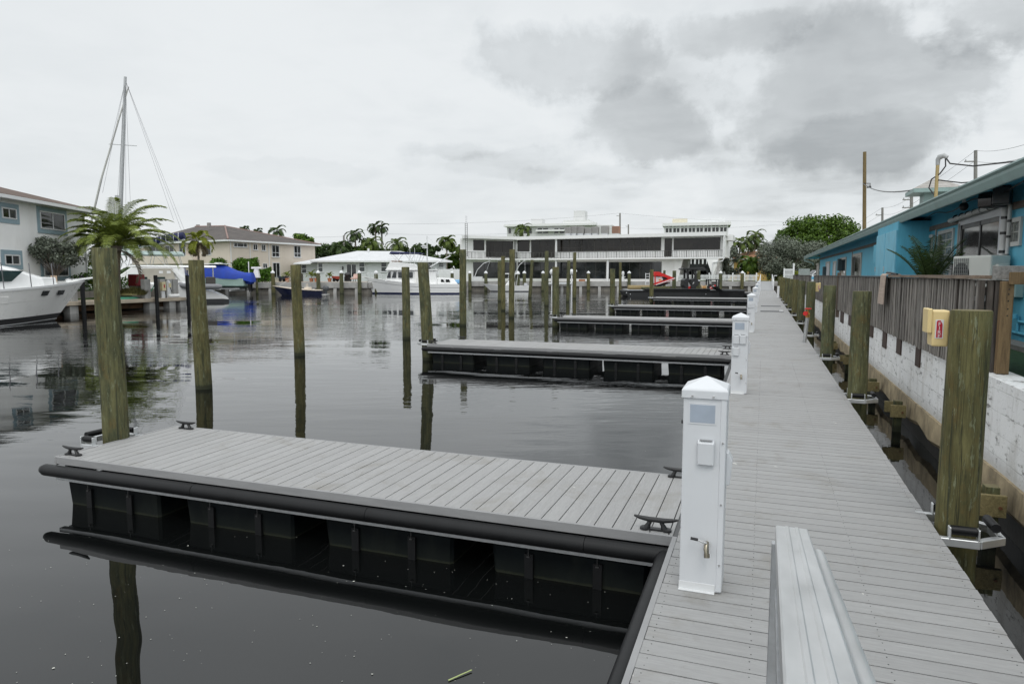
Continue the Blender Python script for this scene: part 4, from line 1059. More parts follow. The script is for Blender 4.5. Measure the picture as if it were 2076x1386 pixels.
# ---- white two-storey building with balcony
A = Fac(gp(1048, 117), gp(1466, 104)); B = Fac(gp(937, 111.8), gp(1048, 117)); TB = A.I @ B.M
bld = thing('balcony_building', 'white two-storey building with a long balcony and bronze windows across the canal', 'building', tuple(A.o), A.rz)
WY = 1.5; LB = B.L
zr1 = A.px(1466, 470.5)[1]; zr0 = zr1-.52
zs = A.px(1300, 522.5)[1]; zg = 1.42
rm = M('white_roof_edge', (.74, .745, .74), .6, var=.03)
m = MB(); m.box(-.3, A.L+.25, -.35, 16, zr0, zr1); m.build('roof', rm, bld)
m = MB(TB); m.prism([(-.2, -.35), (LB+.3, -.35), (LB+8, 12), (7.2, 12)], zr0+.02, zr1-.02, 'xy'); m.build('roof', rm, bld)
xo0, xo1 = A.px(1372, 545, WY)[0], A.px(1430, 545, WY)[0]
m = MB(); m.box(0, A.L-.25, WY, 15, zs, zr0); m.box(0, xo0, WY, 15, 1.2, zs); m.box(A.L-1.6, A.L-1.2, 6, 15, 1.2, zs); m.build('wall', M_STUC, bld)
MB(TB).prism([(.15, WY-.5), (LB, WY-.5), (LB+7, 11), (7.2, 11)], 1.2, zr0, 'xy').build('wall', M_STUC, bld)
m = MB(); m.box(-.25, A.L+.05, -.25, WY, zs-.22, zs+.02); m.build('balcony_slab', rm, bld)
MB(TB).box(.0, LB+.1, -.25, WY-.5, zs-.215, zs+.015).build('balcony_slab', rm, bld)
m = MB(); xs0, xs1 = A.px(1433, 560, .2)[0], A.L-.1
m.prism([(xs0+1.2, 1.3), (xs1-1.6, 1.3), (xs1-.6, zs-.22), (xs0-.1, zs-.22)], -.2, WY+.3, 'xz'); m.build('slanted_column', M_STUC, bld)
m = MB(); m.prism([(xo0-.3, 1.3), (xo0+.2, 1.3), (xo0+1.0, zs-.22), (xo0-.3, zs-.22)], WY-.3, WY-.002, 'xz'); m.build('slanted_column', M_STUC, bld)
MB().box(A.L-.12, A.L+.05, -.24, 15, zs+.02, zr0).build('end_wall', M_STUC, bld)
for T, f, L in ((None, A, A.L), (TB, B, B.L)):
    m = MB(T); n = int(L/.26); h = 1.0
    for k in range(n+1): 
        x = L*k/n; r = .036 if k % 6 else .075; m.box(x-r/1.5, x+r/1.5, -.2, -.17, zs+.015, zs+h)
    m.box(0, L, -.21, -.16, zs+h, zs+h+.05); m.box(0, L, -.205, -.165, zs+.10, zs+.13); m.build('railing', M('dark_railing', (.06, .06, .057), .5), bld)
FRM = M('bronze_frame', (.05, .045, .04), .5)
W2 = lambda *r: A.rect(*r, y=WY); W3 = lambda *r: B.rect(*r, y=WY-.5)
window(bld, W2(1050, 488, 1073, 509), WY, M_BRONZE, FRM, .06)
window(bld, W2(1078, 487, 1124, 521), WY, M_BRONZE, FRM, .08, (.34, .67), name='sliding_door')
x0, x1, z0, z1 = W2(1129, 486, 1340, 507)
nwin = 8
for k in range(nwin):
    a = x0+(x1-x0)*k/nwin; b = x0+(x1-x0)*(k+1)/nwin
    window(bld, (a+.06, b-.06, z0, z1), WY, M_BRONZE, FRM, .06, (.5,), (.30,))
window(bld, W2(1348.5, 484.5, 1361, 519), WY, M_BRONZE, FRM, .07, name='door')
window(bld, W2(1367, 484, 1459, 505), WY, M_BRONZE, FRM, .06, (.33, .66))
window(bld, W3(960, 487, 981, 507), WY-.5, M_BRONZE, FRM, .06, T=TB)
window(bld, W3(986, 488.5, 1039, 521), WY-.5, M_BRONZE, FRM, .08, (.28, .62), T=TB, name='sliding_door')
window(bld, W3(960, 532, 1046, 563), WY-.5, M_GLASS, FRM, .06, (.25, .5, .75), T=TB, name='storefront_window')
window(bld, W2(1051, 532, 1124, 563.5), WY, M_GLASS, FRM, .06, (.3, .62), name='storefront_window')
window(bld, W2(1129, 532, 1228, 564), WY, M_GLASS, FRM, .06, (.2, .4, .6, .8), name='storefront_window')
window(bld, W2(1235, 532, 1340, 564.5), WY, M_GLASS, FRM, .06, (.2, .4, .6, .8), name='storefront_window')
m = MB()
for u in (1127, 1232):
    x = A.px(u, 545, .0)[0]; m.box(x-.13, x+.13, .0, .26, zs+.02 if u == 1127 else 1.3, zr0 if u == 1127 else zs-.22)
x = A.px(1127, 545, .0)[0]; m.box(x-.13, x+.13, .0, .26, 1.3, zs-.22); m.build('post', M_WHT, bld)
m = MB(); x = A.L+.1; m.tube([(x, -.3, zr0), (x, -.3, zs-.1), (x-.2, -.3, zs-.6), (x-1.6, -.3, zs-.8), (x-1.7, -.3, 1.5)], .09, 8); m.build('downspout', M_WHT, bld, smooth=50)
m = MB(TB); x = B.px(942, 470)[0]
m.box(x-.22, x-.16, -.62, -.56, 5.3, zr1+1.9); m.box(x+.16, x+.22, -.62, -.56, 5.3, zr1+1.9)
for k in range(22): z = 5.4+k*.3; m.box(x-.16, x+.16, -.61, -.57, z, z+.05)
m.build('roof_ladder', M('dark_metal', (.10, .10, .10), .5), bld)
x = A.px(1480, 478, 3)[0]; MB().box(A.L+.0, A.L+1.0, 3, 6, zr0-.6, zr0+.25).build('side_canopy', rm, bld)
# roof air conditioners, lying low on the roof
for k, (u, wd, h) in enumerate(((1152.5, 1.0, .85), (1164, 1.05, 1.0), (1177.5, 1.1, 1.0), (1193.5, 1.1, .75), (1207, 1.1, .95), (1226.5, 1.2, 1.05), (1249, 1.2, 1.0))):
    p = at(u, 475, 117); rust = k == 6
    lb = ['leftmost grey roof air unit of the group', 'second roof air unit from the left', 'third roof air unit, tan sided', 'low roof air unit in the middle of the row', 'fifth roof air unit from the left', 'big roof air unit second from the right', 'rightmost roof air unit with a rusty side'][k]
    t = thing('roof_air_unit', lb, 'air conditioner', (p.x, p.y, zr1), A.rz, 'air units on the flat roof')
    h *= 1.2; MB().box(-wd/2, wd/2, -wd/2, wd/2, .55, .55+h).build('casing', M('rust_brown', (.24, .12, .07), .7) if rust else M('unit_grey', (.27, .265, .25), .6), t, .03)
    m = MB()
    for q in range(7): x = -wd/2+.08+q*(wd-.16)/6; m.box(x-.02, x+.02, -wd/2-.02, -wd/2, .6, .5+h)
    m.build('louvre', M('unit_dark', (.10, .10, .10), .6), t); m = MB(); m.box(-wd/2+.05, wd/2-.05, -wd/2+.05, wd/2-.05, .0, .55); m.build('stand', M_ALUD, t)

# ---- beige two-storey house
C_ = Fac(gp(467, 92), gp(640, 107)); dL = gp(285, 103)-gp(467, 92)
hb = thing('beige_house', 'beige two-storey house with a brown hip roof behind the boats', 'house', tuple(C_.o), C_.rz)
LI = C_.I.to_3x3(); dl = LI @ dL; dl.z = 0; LL = dl.length
ze = zat(486.5, 92); zb = 1.3
e0 = Vector((0, 0, 0)); e1 = Vector((C_.L, 0, 0)); e2 = dl; e3 = e1+dl
m = MB(); m.loft([[(p.x, p.y, zb) for p in (e0, e1, e3, e2)], [(p.x, p.y, ze-.1) for p in (e0, e1, e3, e2)]]); m.build('wall', M_BEIGE, hb)
o_ = .7; dn = dl.normalized(); ex = Vector((1, 0, 0))
c0, c1, c2, c3 = e0-ex*o_-dn*o_, e1+ex*o_-dn*o_, e2-ex*o_+dn*o_, e3+ex*o_+dn*o_
pa = C_.I @ at(456, 458.5, 103); pb = C_.I @ at(396, 459.5, 109)
M_BRT = mat_roof('brown_tile_roof', (.075, .066, .061), (.135, .117, .108), .34)
m = MB()
S = lambda p, z: (p.x, p.y, z)
m.face([S(c0, ze), S(c1, ze), tuple(pa)]); m.face([S(c0, ze), tuple(pa), tuple(pb), S(c2, ze)]); m.face([S(c2, ze), tuple(pb), S(c3, ze)]); m.face([S(c3, ze), tuple(pb), tuple(pa), S(c1, ze)])
m.loft([[S(c, ze-.02) for c in (c0, c1, c3, c2)], [S(c, ze) for c in (c0, c1, c3, c2)]])
rf = m.build('roof', M_BRT, hb)
m = MB(); m.tube([S(c0, ze+.05), tuple(pa+Vector((0, 0, .06)))], .13, 8); m.tube([tuple(pa), tuple(pb)], .13, 8); m.tube([S(c1, ze+.03), tuple(pa)], .1, 8); m.build('ridge_tiles', M('ridge_pinkish', (.24, .16, .14), .8), rf, smooth=60)
m = MB(); m.cyl(pa+Vector((-2, 1, -.2)), pa+Vector((-2, 1, .4)), .28); m.cyl(pb+Vector((.5, 0, -.2)), pb+Vector((.5, 0, .35)), .28); m.build('roof_vent', M('vent_grey', (.25, .23, .22), .6), rf)
m = MB(); 
for a, b in ((c0, c1), (c0, c2), (c1, c3)): m.beam(S(a, ze-.13), S(b, ze-.13), .06, .22)
m.build('fascia', M_WHT, hb)
H2 = lambda *r: C_.rect(*r)
for r, mu, hm_ in (((474, 493, 500, 500.5), (.25, .75), ()), ((513.5, 495.5, 521, 506), (.5,), ()), ((530.5, 496, 537.5, 507.5), (.5,), ()), ((551, 497.5, 565.5, 520.5), (.5,), (.36,)), ((596, 499, 609, 521), (.5,), (.34,)), ((533, 534.5, 541, 543), (.5,), ()), ):
    window(hb, H2(*r), -.01, M_GLASS, M_WHT, .07, mu, hm_, sill=True)
window(hb, H2(553, 533, 567, 562), -.01, M_GLASS, M_WHT, .08, (.5,), name='sliding_door')
m = MB()
for u in (463.5, 507, 545): 
    x = C_.px(max(u, 468), 520)[0]; m.box(x-.05, x+.05, -.08, -.002, 1.4, ze-.15)
m.build('downspout', M_WHT, hb)
D_ = Fac(gp(285, 103), gp(467, 92)); TD = C_.I @ D_.M
for r in ((303, 500, 330, 511), (336, 499, 353, 512), (364, 494, 377, 521), (410, 501, 428, 516)):
    x0, x1, z0, z1 = D_.rect(*r); window(hb, (x0, x1, z0, z1), -.01, M_GLASS, M_WHT, .08, (.5,), T=TD)
MB(TD).box(0, D_.L*.7, -1.2, -.02, 3.9, 4.05).build('balcony_slab', M_BEIGE, hb)
m = MB(TD); m.box(0, D_.L*.7, -1.2, -1.1, 4.05, 5.0); m.build('balcony_wall', M_BEIGE, hb)

# ---- white bungalow
G_ = Fac(gp(612, 99), gp(905, 103))
hw = thing('white_bungalow', 'single-storey white bungalow with a white tiled roof behind the trawler', 'house', tuple(G_.o), G_.rz)
ze = zat(528.5, 99); x2, _ = G_.px(643, 540)
MB().box(x2, G_.L, 0, 12, 1.2, ze).build('wall', M_STUCG, hw); MB().box(0, x2-.01, 1.6, 12, 1.2, ze-.35).build('wall', M_STUCG, hw)
M_WRF = mat_roof('white_tile_roof', (.60, .61, .62), (.68, .69, .70), .33)
zr = zat(508, 104)
xa, xb = G_.px(724, 508, 6)[0], G_.px(812, 508, 6)[0]
m = MB(); m.loft([[(x2-.9, -.9, ze-.06), (G_.L+.8, -.9, ze-.06), (G_.L+.8, 12.5, ze-.06), (x2-.9, 12.5, ze-.06)], [(x2-.9, -.9, ze+.02), (G_.L+.8, -.9, ze+.02), (G_.L+.8, 12.5, ze+.02), (x2-.9, 12.5, ze+.02)], [(xa, 5.8, zr), (xb, 5.8, zr), (xb, 6.4, zr), (xa, 6.4, zr)]])
m.build('roof', M_WRF, hw)
m = MB(); m.loft([[(-1.2, .6, ze-.42), (x2+3, .6, ze-.42), (x2+3, 12, ze-.42), (-1.2, 12, ze-.42)], [(-1.2, .6, ze-.34), (x2+3, .6, ze-.34), (x2+3, 12, ze-.34), (-1.2, 12, ze-.34)], [(5, 6, zr-.6), (x2+3, 6, zr-.5), (x2+3, 6.5, zr-.5), (5, 6.5, zr-.6)]]); m.build('roof', M_WRF, hw)
m = MB(); m.box(x2-.92, G_.L+.82, -.96, -.9, ze-.20, ze+.03); m.box(-1.2, x2-.93, .52, .59, ze-.52, ze-.33); m.build('gutter', M_WHT, hw)
MB().cyl((G_.px(747, 508, 5)[0], 5, zr-.2), (G_.px(747, 508, 5)[0], 5, zr+.35), .16).build('roof_pipe', M_WHT, hw)
G2 = lambda *r: G_.rect(*r)
for r in ((645.5, 534, 654, 550.5), (728.5, 532.5, 739, 550), (773, 532.5, 783.5, 550), (864, 531, 876, 541), (889, 534, 899, 541)):
    window(hw, G2(*r), -.01, M('grey_glass', (.05, .06, .06), .1, var=.3), M_WHT, .08, (), (.5,), sill=True)
window(hw, G_.rect(612, 537, 621, 553, 1.6), 1.59, M_GLASS, M_WHT, .08, (), (.5,))
window(hw, G2(703, 536, 722, 561), -.01, M_GLASS, M_WHT, .10, (.5,), name='sliding_door')
m = MB(); x = G_.px(741, 530)[0]; m.tube([(x-.2, -.9, ze-.1), (x, -.6, ze-.3), (x+.15, -.06, ze-.5), (x+.15, -.06, 1.4)], .06, 8); m.build('downspout', M_WHT, hw, smooth=50)
m = MB(); x = G_.px(695, 540)[0]; m.box(x-.1, x+.1, -.2, -.002, 3.1, 3.6); m.build('wall_lamp', M_BLKP, hw)
t = thing('vinyl_fence', 'tall plain white fence between the bungalow and the balcony building', 'fence', tuple(gp(884, 101.5)), G_.rz)
m = MB(); m.box(0, 3.6, -.03, .03, 1.3, 3.2); m.build('panel', M_WHT, t); m = MB()
for x in (0, 1.2, 2.4, 3.6): m.box(x-.08, x+.08, -.08, .08, 1.3, 3.35)
m.build('post', M_WHT, t); MB().box(3.61, 4.1, -.1, .1, 1.3, 4.9).build('end_pillar', M_WHT, t)

# ---- left white house with slate-blue trims
K_ = Fac(gp(-90, 36.2), gp(177, 49.5))
hl = thing('white_apartment_house', 'white two-storey house with slate blue window surrounds at the left edge', 'house', tuple(K_.o), K_.rz)
zf0 = zat(430, 49.2)
MB().box(-4, K_.L, 0, 11, 1.2, zf0-.05).build('wall', M_STUC, hl)
M_LRT = mat_roof('terracotta_tile_roof', (.095, .066, .052), (.155, .108, .085), .36)
m = MB(); o_ = .75
m.loft([[(-5, -o_, zf0), (K_.L+o_+.3, -o_, zf0), (K_.L+o_+.3, 11+o_, zf0), (-5, 11+o_, zf0)], [(-5, -o_, zf0+.12), (K_.L+o_+.3, -o_, zf0+.12), (K_.L+o_+.3, 11+o_, zf0+.12), (-5, 11+o_, zf0+.12)], [(-5, 5.3, zf0+1.75), (K_.L-4.4, 5.3, zf0+1.75), (K_.L-4.4, 5.7, zf0+1.75), (-5, 5.7, zf0+1.75)]])
m.build('roof', M_LRT, hl)
m = MB(); m.box(-5, K_.L+o_+.38, -o_-.1, -o_-.01, zf0-.12, zf0+.08); m.box(K_.L+o_+.31, K_.L+o_+.38, -o_, 12, zf0-.12, zf0+.08); m.build('gutter', M_WHT, hl)
MB().box(-5, K_.L+o_, -o_+.02, -.01, zf0-.06, zf0-.01).build('soffit', M_WHT, hl)
m = MB(); m.cyl((K_.L-.1, -.06, 1.4), (K_.L-.1, -.06, zf0-.1), .05, n=8); m.build('downspout', M_WHT, hl)
for (u0, v0, u1, v1), tr in (((3, 422, 31, 443), .26), ((80, 429, 130, 467), .26), ((9, 518, 38, 535), .26), ((87, 518, 137, 558), .26)):
    x0, x1, z0, z1 = K_.rect(u0, v0, u1, v1)
    wn = window(hl, (x0, x1, z0, z1), -.02, M_GLASS, M_WHT, .06, (.5,))
    m = MB(); e = .08; m.frame(x0-e-tr, x1+e+tr, z0-e-tr, z1+e+tr, tr-.01, -.05, -.002); m.build('surround', M_BLUTRIM, wn)
    m = MB(); 
    for q in range(9): xx = x0+(x1-x0)*(.52+.47*q/9); m.box(xx, xx+.03, -.034, -.0325, z0+.02, z1-.02)
    m.build('curtain', M('curtain_grey', (.10, .105, .105), .9), wn)

# ---- distant blocks and yellow house
t = thing('distant_apartment_block', 'distant long white apartment block rising behind the flat roof on the left', 'building', tuple(gp(1028, 190)), A.rz-.05)
f = Fac(gp(1028, 190), gp(1240, 182)); t.rotation_euler.z = f.rz
zt = zat(457, 190); 
MB().box(0, f.L, 0, 14, 1, zt-.6).build('wall', M('far_white_wall', (.60, .605, .60), .85, var=.04), t)
MB().box(-.6, f.L*.86, -1.2, 15, zt-.6, zt).build('roof', rm, t); MB().box(f.L*.55, f.L*.8, -.8, 12, zt+.001, zt+.8).build('roof', rm, t)
for u, dz_ in ((1082, 1.7), (1170, 3.6)): x = f.px(u, 450)[0]; MB().box(x-1.1*1.4, x+1.1*1.4, 3, 7, zt, zt+dz_).build('lift_tower', M('far_white_wall', ()), t)
for (a, b) in ((1031, 1036), (1062, 1078), (1090, 1099), (1101, 1111), (1124, 1132), (1135, 1144), (1161, 1168), (1172, 1178)):
    x0, x1, z0, z1 = f.rect(a, 465, b, 473); window(t, (x0, x1, z0, z1+.3), -.02, M_GLASS)
m = MB(); x0 = f.px(1088, 470)[0]; x1 = f.px(1146, 470)[0]; m.box(x0, x1, -1.2, -.03, zat(471, 190)-.1, zat(470, 190)+.2); m.build('balcony', rm, t)
t = thing('distant_lattice_block', 'distant building with a white lattice front above the flat roof on the right', 'building', (0, 0, 0))
f = Fac(gp(1346, 172), gp(1472, 168)); t.location = f.o; t.rotation_euler.z = f.rz
zt = zat(456, 171)
MB().box(0, f.L, .5, 10, 1, zt-.3).build('wall', M_GLASS, t)
MB().box(-.6, f.L+.8, -.6, 10.5, zt-.4, zt+.35).build('roof', rm, t)
m = MB(); n = 16
for k in range(n+1): x = f.L*k/n; wdt = .38 if k % 2 == 0 else .2; m.box(x-wdt/2, x+wdt/2, 0, .45, 5, zt-.4)
for z in [zt-.7-k*1.35 for k in range(5)]: m.box(0, f.L, .05, .40, z-.22, z+.12)
m.build('lattice', M_WHT, t)
x0, x1 = f.px(1362, 450)[0], f.px(1393, 450)[0]; MB().box(x0, x1, 3, 7, zt+.351, zt+1.6).build('penthouse', M('cream_wall', (.62, .58, .46), .8), t); MB().box(x1+.01, x1+9, 3, 7, zt+.351, zt+1.6).build('penthouse', M_WHT, t)
f = Fac(gp(1475, 128), gp(1560, 124))
t = thing('yellow_house', 'ochre yellow house with an orange roof behind the palms on the right', 'house', tuple(f.o), f.rz)
ze = zat(525, 127)
MB().box(0, f.L, 0, 9, 1.2, ze).build('wall', M('ochre_wall', (.55, .36, .12), .8, var=.06), t)
m = MB(); m.loft([[(-.8, -.8, ze), (f.L+.6, -.8, ze), (f.L+.6, 9.6, ze), (-.8, 9.6, ze)], [(2.5, 4.2, ze+1.5), (f.L-2.5, 4.2, ze+1.5), (f.L-2.5, 4.6, ze+1.5), (2.5, 4.6, ze+1.5)]]); m.build('roof', mat_roof('orange_tile_roof', (.36, .19, .10), (.45, .25, .15), .34), t)
MB().box(-.8, f.L+.6, -.86, -.8, ze-.15, ze+.05).build('fascia', M_WHT, t)
window(t, f.rect(1500, 534, 1507, 553), -.01, M_GLASS, M_WHT, .1, (), (.5,)); window(t, f.rect(1480, 530, 1486, 556), -.01, M_WHT, M_WHT, .1, name='door')

# ---- picket fence and vinyl gate on the far shore
a, b = gp(1366, 102.5), gp(1534, 102.2); f = Fac(a, b)
t = thing('picket_fence', 'low white picket fence on the far seawall before the slanted column', 'fence', tuple(f.o), f.rz)
m = MB(); x = .1; z0 = 1.45; 
while x < f.L: m.prism([(x-.05, z0+.06), (x+.05, z0+.06), (x+.05, z0+.88), (x, z0+.98), (x-.05, z0+.88)], -.02, .02, 'xz'); x += .19
m.build('picket', M_WHT, t); MB().box(0, f.L, .021, .06, z0+.18, z0+.27).build('rail', M_WHT, t); MB().box(0, f.L, .021, .06, z0+.68, z0+.77).build('rail', M_WHT, t)
m = MB()
for k in range(8): x = f.L*k/7; m = MB(); m.box(x-.08, x+.08, -.03, .13, 1.3, z0+1.08); m.loft([[(x-.1, -.05, z0+1.08), (x+.1, -.05, z0+1.08), (x+.1, .15, z0+1.08), (x-.1, .15, z0+1.08)], [(x-.01, .04, z0+1.22), (x+.01, .04, z0+1.22), (x+.01, .06, z0+1.22), (x-.01, .06, z0+1.22)]]); m.build('post', M_WHT, t)
sheet('pink_patio', [gp(1462, 103.5), gp(1534, 103.5), gp(1536, 108), gp(1462, 110)], GZ+.05, M('paver_pink', ()))
f = Fac(gp(1590, 92), gp(1608, 92)); t = thing('garden_gate', 'white slatted gate at the end of the pilings row', 'gate', (f.o.x, f.o.y, 0), f.rz)
m = MB(); 
for k in range(9): x = f.L*(k+.5)/9; m.box(x-.035, x+.035, -.02, .02, 1.4, 3.0)
m.build('slat', M_WHT, t); m = MB(); m.box(0, f.L, .021, .07, 1.6, 1.72); m.box(0, f.L, .021, .07, 2.35, 2.45); m.box(0, f.L, -.03, .07, 3.0, 3.15); m.build('rail', M_WHT, t); m = MB(); m.box(-.1, .06, -.08, .08, 1.3, 3.25); m.box(f.L-.06, f.L+.12, -.08, .08, 1.3, 3.9); m.build('post', M_WHT, t)
p = gp(1630, 80, GZ); t = thing('utility_cabinet', 'grey metal cabinet beyond the fence near the turquoise building corner', 'cabinet', tuple(p)); MB().box(-.6, .6, -.4, .4, 0, 1.75).build('cabinet_body', M('cabinet_grey', (.24, .27, .27), .5), t, .03); MB().box(-.55, -.01, -.42, -.402, .1, 1.65).build('cabinet_door', M('cabinet_grey', ()), t); MB().box(.01, .55, -.42, -.402, .1, 1.65).build('cabinet_door', M('cabinet_grey', ()), t)

# ================================================================== CONCRETE PIER on the left
PA_, PB2 = PIER; f = Fac(PA_, PB2)
t = thing('concrete_pier', 'low tan concrete pier with grey posts in front of the catamaran', 'pier', tuple(f.o), f.rz)
M_PIER = M('pier_slab_concrete', (.42, .36, .28), .85, var=.15, scale=1.2, bmp=.3, dirt=((.22, .17, .12), .5))
zt = .74
MB().box(-9, f.L, -.12, 2.6, zt-.24, zt).build('slab', M_PIER, t, .02)
MB().box(-9, f.L-.3, .75, 1.0, .1, zt-.24).build('under_beam', M('rusty_underside', (.11, .06, .03), .9, var=.5, scale=1.5), t)
for u in (150, 310, 350, 372): x = f.px(u, 620)[0]; MB().box(x-.28, x+.28, 0.0, .56, -1.2, zt-.241).build('pier_pile', M_CONC, t)
m = MB(); m.loft([[(-9, 2.4, zt-.2), (f.L-2.2, 2.4, zt-.2), (f.L-2.2, 3.6, zt-.2), (-9, 3.6, zt-.2)], [(-9, 2.4, zt+.02), (f.L-2.2, 2.4, zt+.02), (f.L-2.2, 3.6, GZ+.02), (-9, 3.6, GZ+.02)]]); o = m.build('lawn_bank', M_LAWN); o.matrix_world = f.M; tag(o, kind='structure')
for u, lb in ((152, 'grey square post beside the white yacht bow'), (302, 'leftmost grey square post of the group on the pier'), (338, 'grey square post behind the pier pedestal'), (352, 'grey square post just right of the pier pedestal'), (364, 'rightmost grey square post on the pier end')):
    x = f.px(u, 600)[0]; p = f.M @ Vector((x, .25 if u < 330 else .5, zt)); h = 1.34
    o = MB().box(-.24, .24, -.2, .2, 0, h).build('concrete_post', M_CONC, None, .02); o.location = p; o.rotation_euler.z = f.rz; tag(o, lb, 'post', 'grey square posts on the pier')
for u, lb in ((160, 'black mooring pole under the white yacht bow'), (310, 'black mooring pole in front of the pier posts'), (374, 'black mooring pole at the pier end')):
    x = f.px(u, 590)[0]; p = f.M @ Vector((x, -.34, 0)); o = MB().cyl((0, 0, -1.2), (-.05, 0, 2.35), .125, n=14).build('mooring_pole', M_RUB, None, smooth=50); o.location = p; tag(o, lb, 'pole', 'black mooring poles')
p = f.M @ Vector((f.px(335, 600)[0], .2, zt)); t = thing('pier_fire_box', 'cream fire extinguisher box standing on the pier', 'fire box', tuple(p), f.rz); MB().box(-.17, .17, -.15, .1, .52, 1.14).build('case', M('cream_box', (.66, .58, .36), .5), t, .02); MB().box(-.14, .14, -.05, .05, 0, .52).build('stand', M_WHT, t); MB().box(-.04, .07, -.156, -.151, .72, .95).build('sticker', M('fire_red', ()), t)
p = f.M @ Vector((f.px(345.5, 600)[0], .15, zt)); t = thing('pier_pedestal', 'slim white power pedestal with rounded top on the pier', 'pedestal', tuple(p), f.rz); MB().lathe([(.15, 0), (.15, 1.12), (.12, 1.2), (.001, 1.26)], n=14).build('body', M_WHT, t, smooth=40); MB().box(-.1, .1, -.17, -.13, .75, 1.05).build('outlet_cover', M('cream_box', ()), t)
MB().tube([(0, -.18, .75), (.02, -.22, .5), (.1, -.22, .42), (.12, -.18, .55)], .02, 6).build('power_cord', M_BLKP, t)
p = f.M @ Vector((f.px(353, 600)[0], -.0, zt+.13)); o = MB().tube([(-.5, 0, 0), (-.42, 0, 0), (-.36, 0, 0), (.4, 0, 0), (.45, 0, 0)], [.04, .12, .14, .14, .05], 12).build('boat_fender', M_GELG, None, smooth=60); o.location = p; o.rotation_euler.z = f.rz; tag(o, 'white cylindrical boat fender lying on the pier', 'fender')
p = f.M @ Vector((f.px(275, 600)[0], .7, zt)); m = MB()
for k in range(3): m.tube([((.9-.1*k)*math.cos(a*.35), .3*math.sin(a*.35), .03+.04*k) for a in range(19)], .03, 6)
m.tube([(.9, .1, .06), (1.4, -.3, .1), (1.55, -.4, .5), (1.9, -.4, .95)], .03, 6)
o = m.build('green_hose', M('hose_green', (.06, .28, .18), .5), None, smooth=60); o.location = p; o.rotation_euler.z = f.rz; tag(o, 'coiled green garden hose on the pier edge', 'hose')
p = gp(276, 48.5, 1.2); t = thing('storage_locker', 'dark red locker standing behind the pier grass', 'locker', tuple(p), f.rz); MB().box(-.36, .36, -.4, .4, .40, 1.22).build('locker_body', M('dark_red', (.20, .012, .018), .5), t, .03); MB().box(-.32, .32, -.42, -.402, .45, 1.17).build('locker_door', M('dark_red', ()), t, .01); m = MB(); m.box(-.34, -.26, -.35, .35, 0, .4); m.box(.26, .34, -.35, .35, 0, .4); m.build('legs', M_GREYT, t)

# ================================================================== BOATS
class Hull:
    def __init__(s, L, B, sheer, zk=-.45, rake=1.2, entry=.45, pw=2.2, fl=.8, flb=.12):
        s.L, s.B, s.sheer, s.zk, s.rake, s.entry, s.pw, s.fl, s.flb = L, B, sheer, zk, rake, entry, pw, fl, flb
    def pt(s, t, z, side):
        h = max(0, min(1, (z-s.zk)/(s.sheer(t)-s.zk)))
        q = max(0, (t-s.entry)/(1-s.entry)); db = s.B/2*(1-q**s.pw)
        fl = s.fl+(s.flb-s.fl)*q**1.2
        b = db*(fl+(1-fl)*h**1.1)*min(1, (h/.10)**.5 if h < .10 else 1)
        return (t*s.L-s.rake*(1-h)*max(0, (t-.55)/.45)**1.4, side*b, z)
    def band(s, name, mat, parent, lo, hi, n=28, k=5, off=0.0, transom=True, smooth=35):
        m = MB()
        for side in (-1, 1):
            rows = []
            for i in range(n+1):
                t = i/n; a, b = lo(t), hi(t); rows.append([tuple(Vector(s.pt(t, a+(b-a)*j/k, side))+Vector((off*.4*(t > .98), side*off, 0))) for j in range(k+1)])
            m.loft(rows, closed=False)
        if transom:
            a, b = lo(0), hi(0); P = [s.pt(0, a+(b-a)*j/k, -1) for j in range(k+1)]+[s.pt(0, a+(b-a)*j/k, 1) for j in range(k, -1, -1)]
            m.face(P)
        bmesh.ops.remove_doubles(m.bm, verts=m.bm.verts, dist=.0005)
        return m.build(name, mat, parent, smooth=smooth)
    def deck(s, name, mat, parent, z, n=24, t0=0, t1=1):
        m = MB(); rows = []
        for i in range(n+1):
            t = t0+(t1-t0)*i/n; zz = z(t); rows.append([s.pt(t, zz, -1), s.pt(t, zz, 1)])
        m.loft(rows, closed=False); return m.build(name, mat, parent)
def lerp(a, b): return lambda t: a+(b-a)*t
def outboard(parent, p, s=1.0, mat=None, mat2=None):
    """outboard motor hung on the transom, local -x is aft"""
    T = Matrix.Translation(p) @ Matrix.Scale(s, 4)
    m = MB(T); m.loft([[(-.02, -.2, .55), (-.02, .2, .55), (-.62, .17, .5), (-.62, -.17, .5)], [(.03, -.22, .75), (.03, .22, .75), (-.7, .2, .72), (-.7, -.2, .72)], [(-.05, -.2, 1.05), (-.05, .2, 1.05), (-.66, .18, .98), (-.66, -.18, .98)], [(-.15, -.13, 1.17), (-.15, .13, 1.17), (-.55, .12, 1.10), (-.55, -.12, 1.10)]])
    o = m.build('outboard_motor', mat or M_BLKP, parent, .03, smooth=50)
    m = MB(T); m.loft([[(-.2, -.09, .56), (-.2, .09, .56), (-.5, .07, .56), (-.5, -.07, .56)], [(-.26, -.05, -.3), (-.26, .05, -.3), (-.48, .04, -.3), (-.48, -.04, -.3)]]); m.cyl((-.1, 0, -.2), (-.66, 0, -.2), .075, .05, 10); m.box(-.6, -.2, -.12, .12, -.02, .02); m.prism([(-.3, -.25), (-.5, -.25), (-.48, -.5), (-.36, -.5)], -.015, .015, 'xz'); m.build('leg', mat2 or M_BLKP, o, smooth=50)
    return o

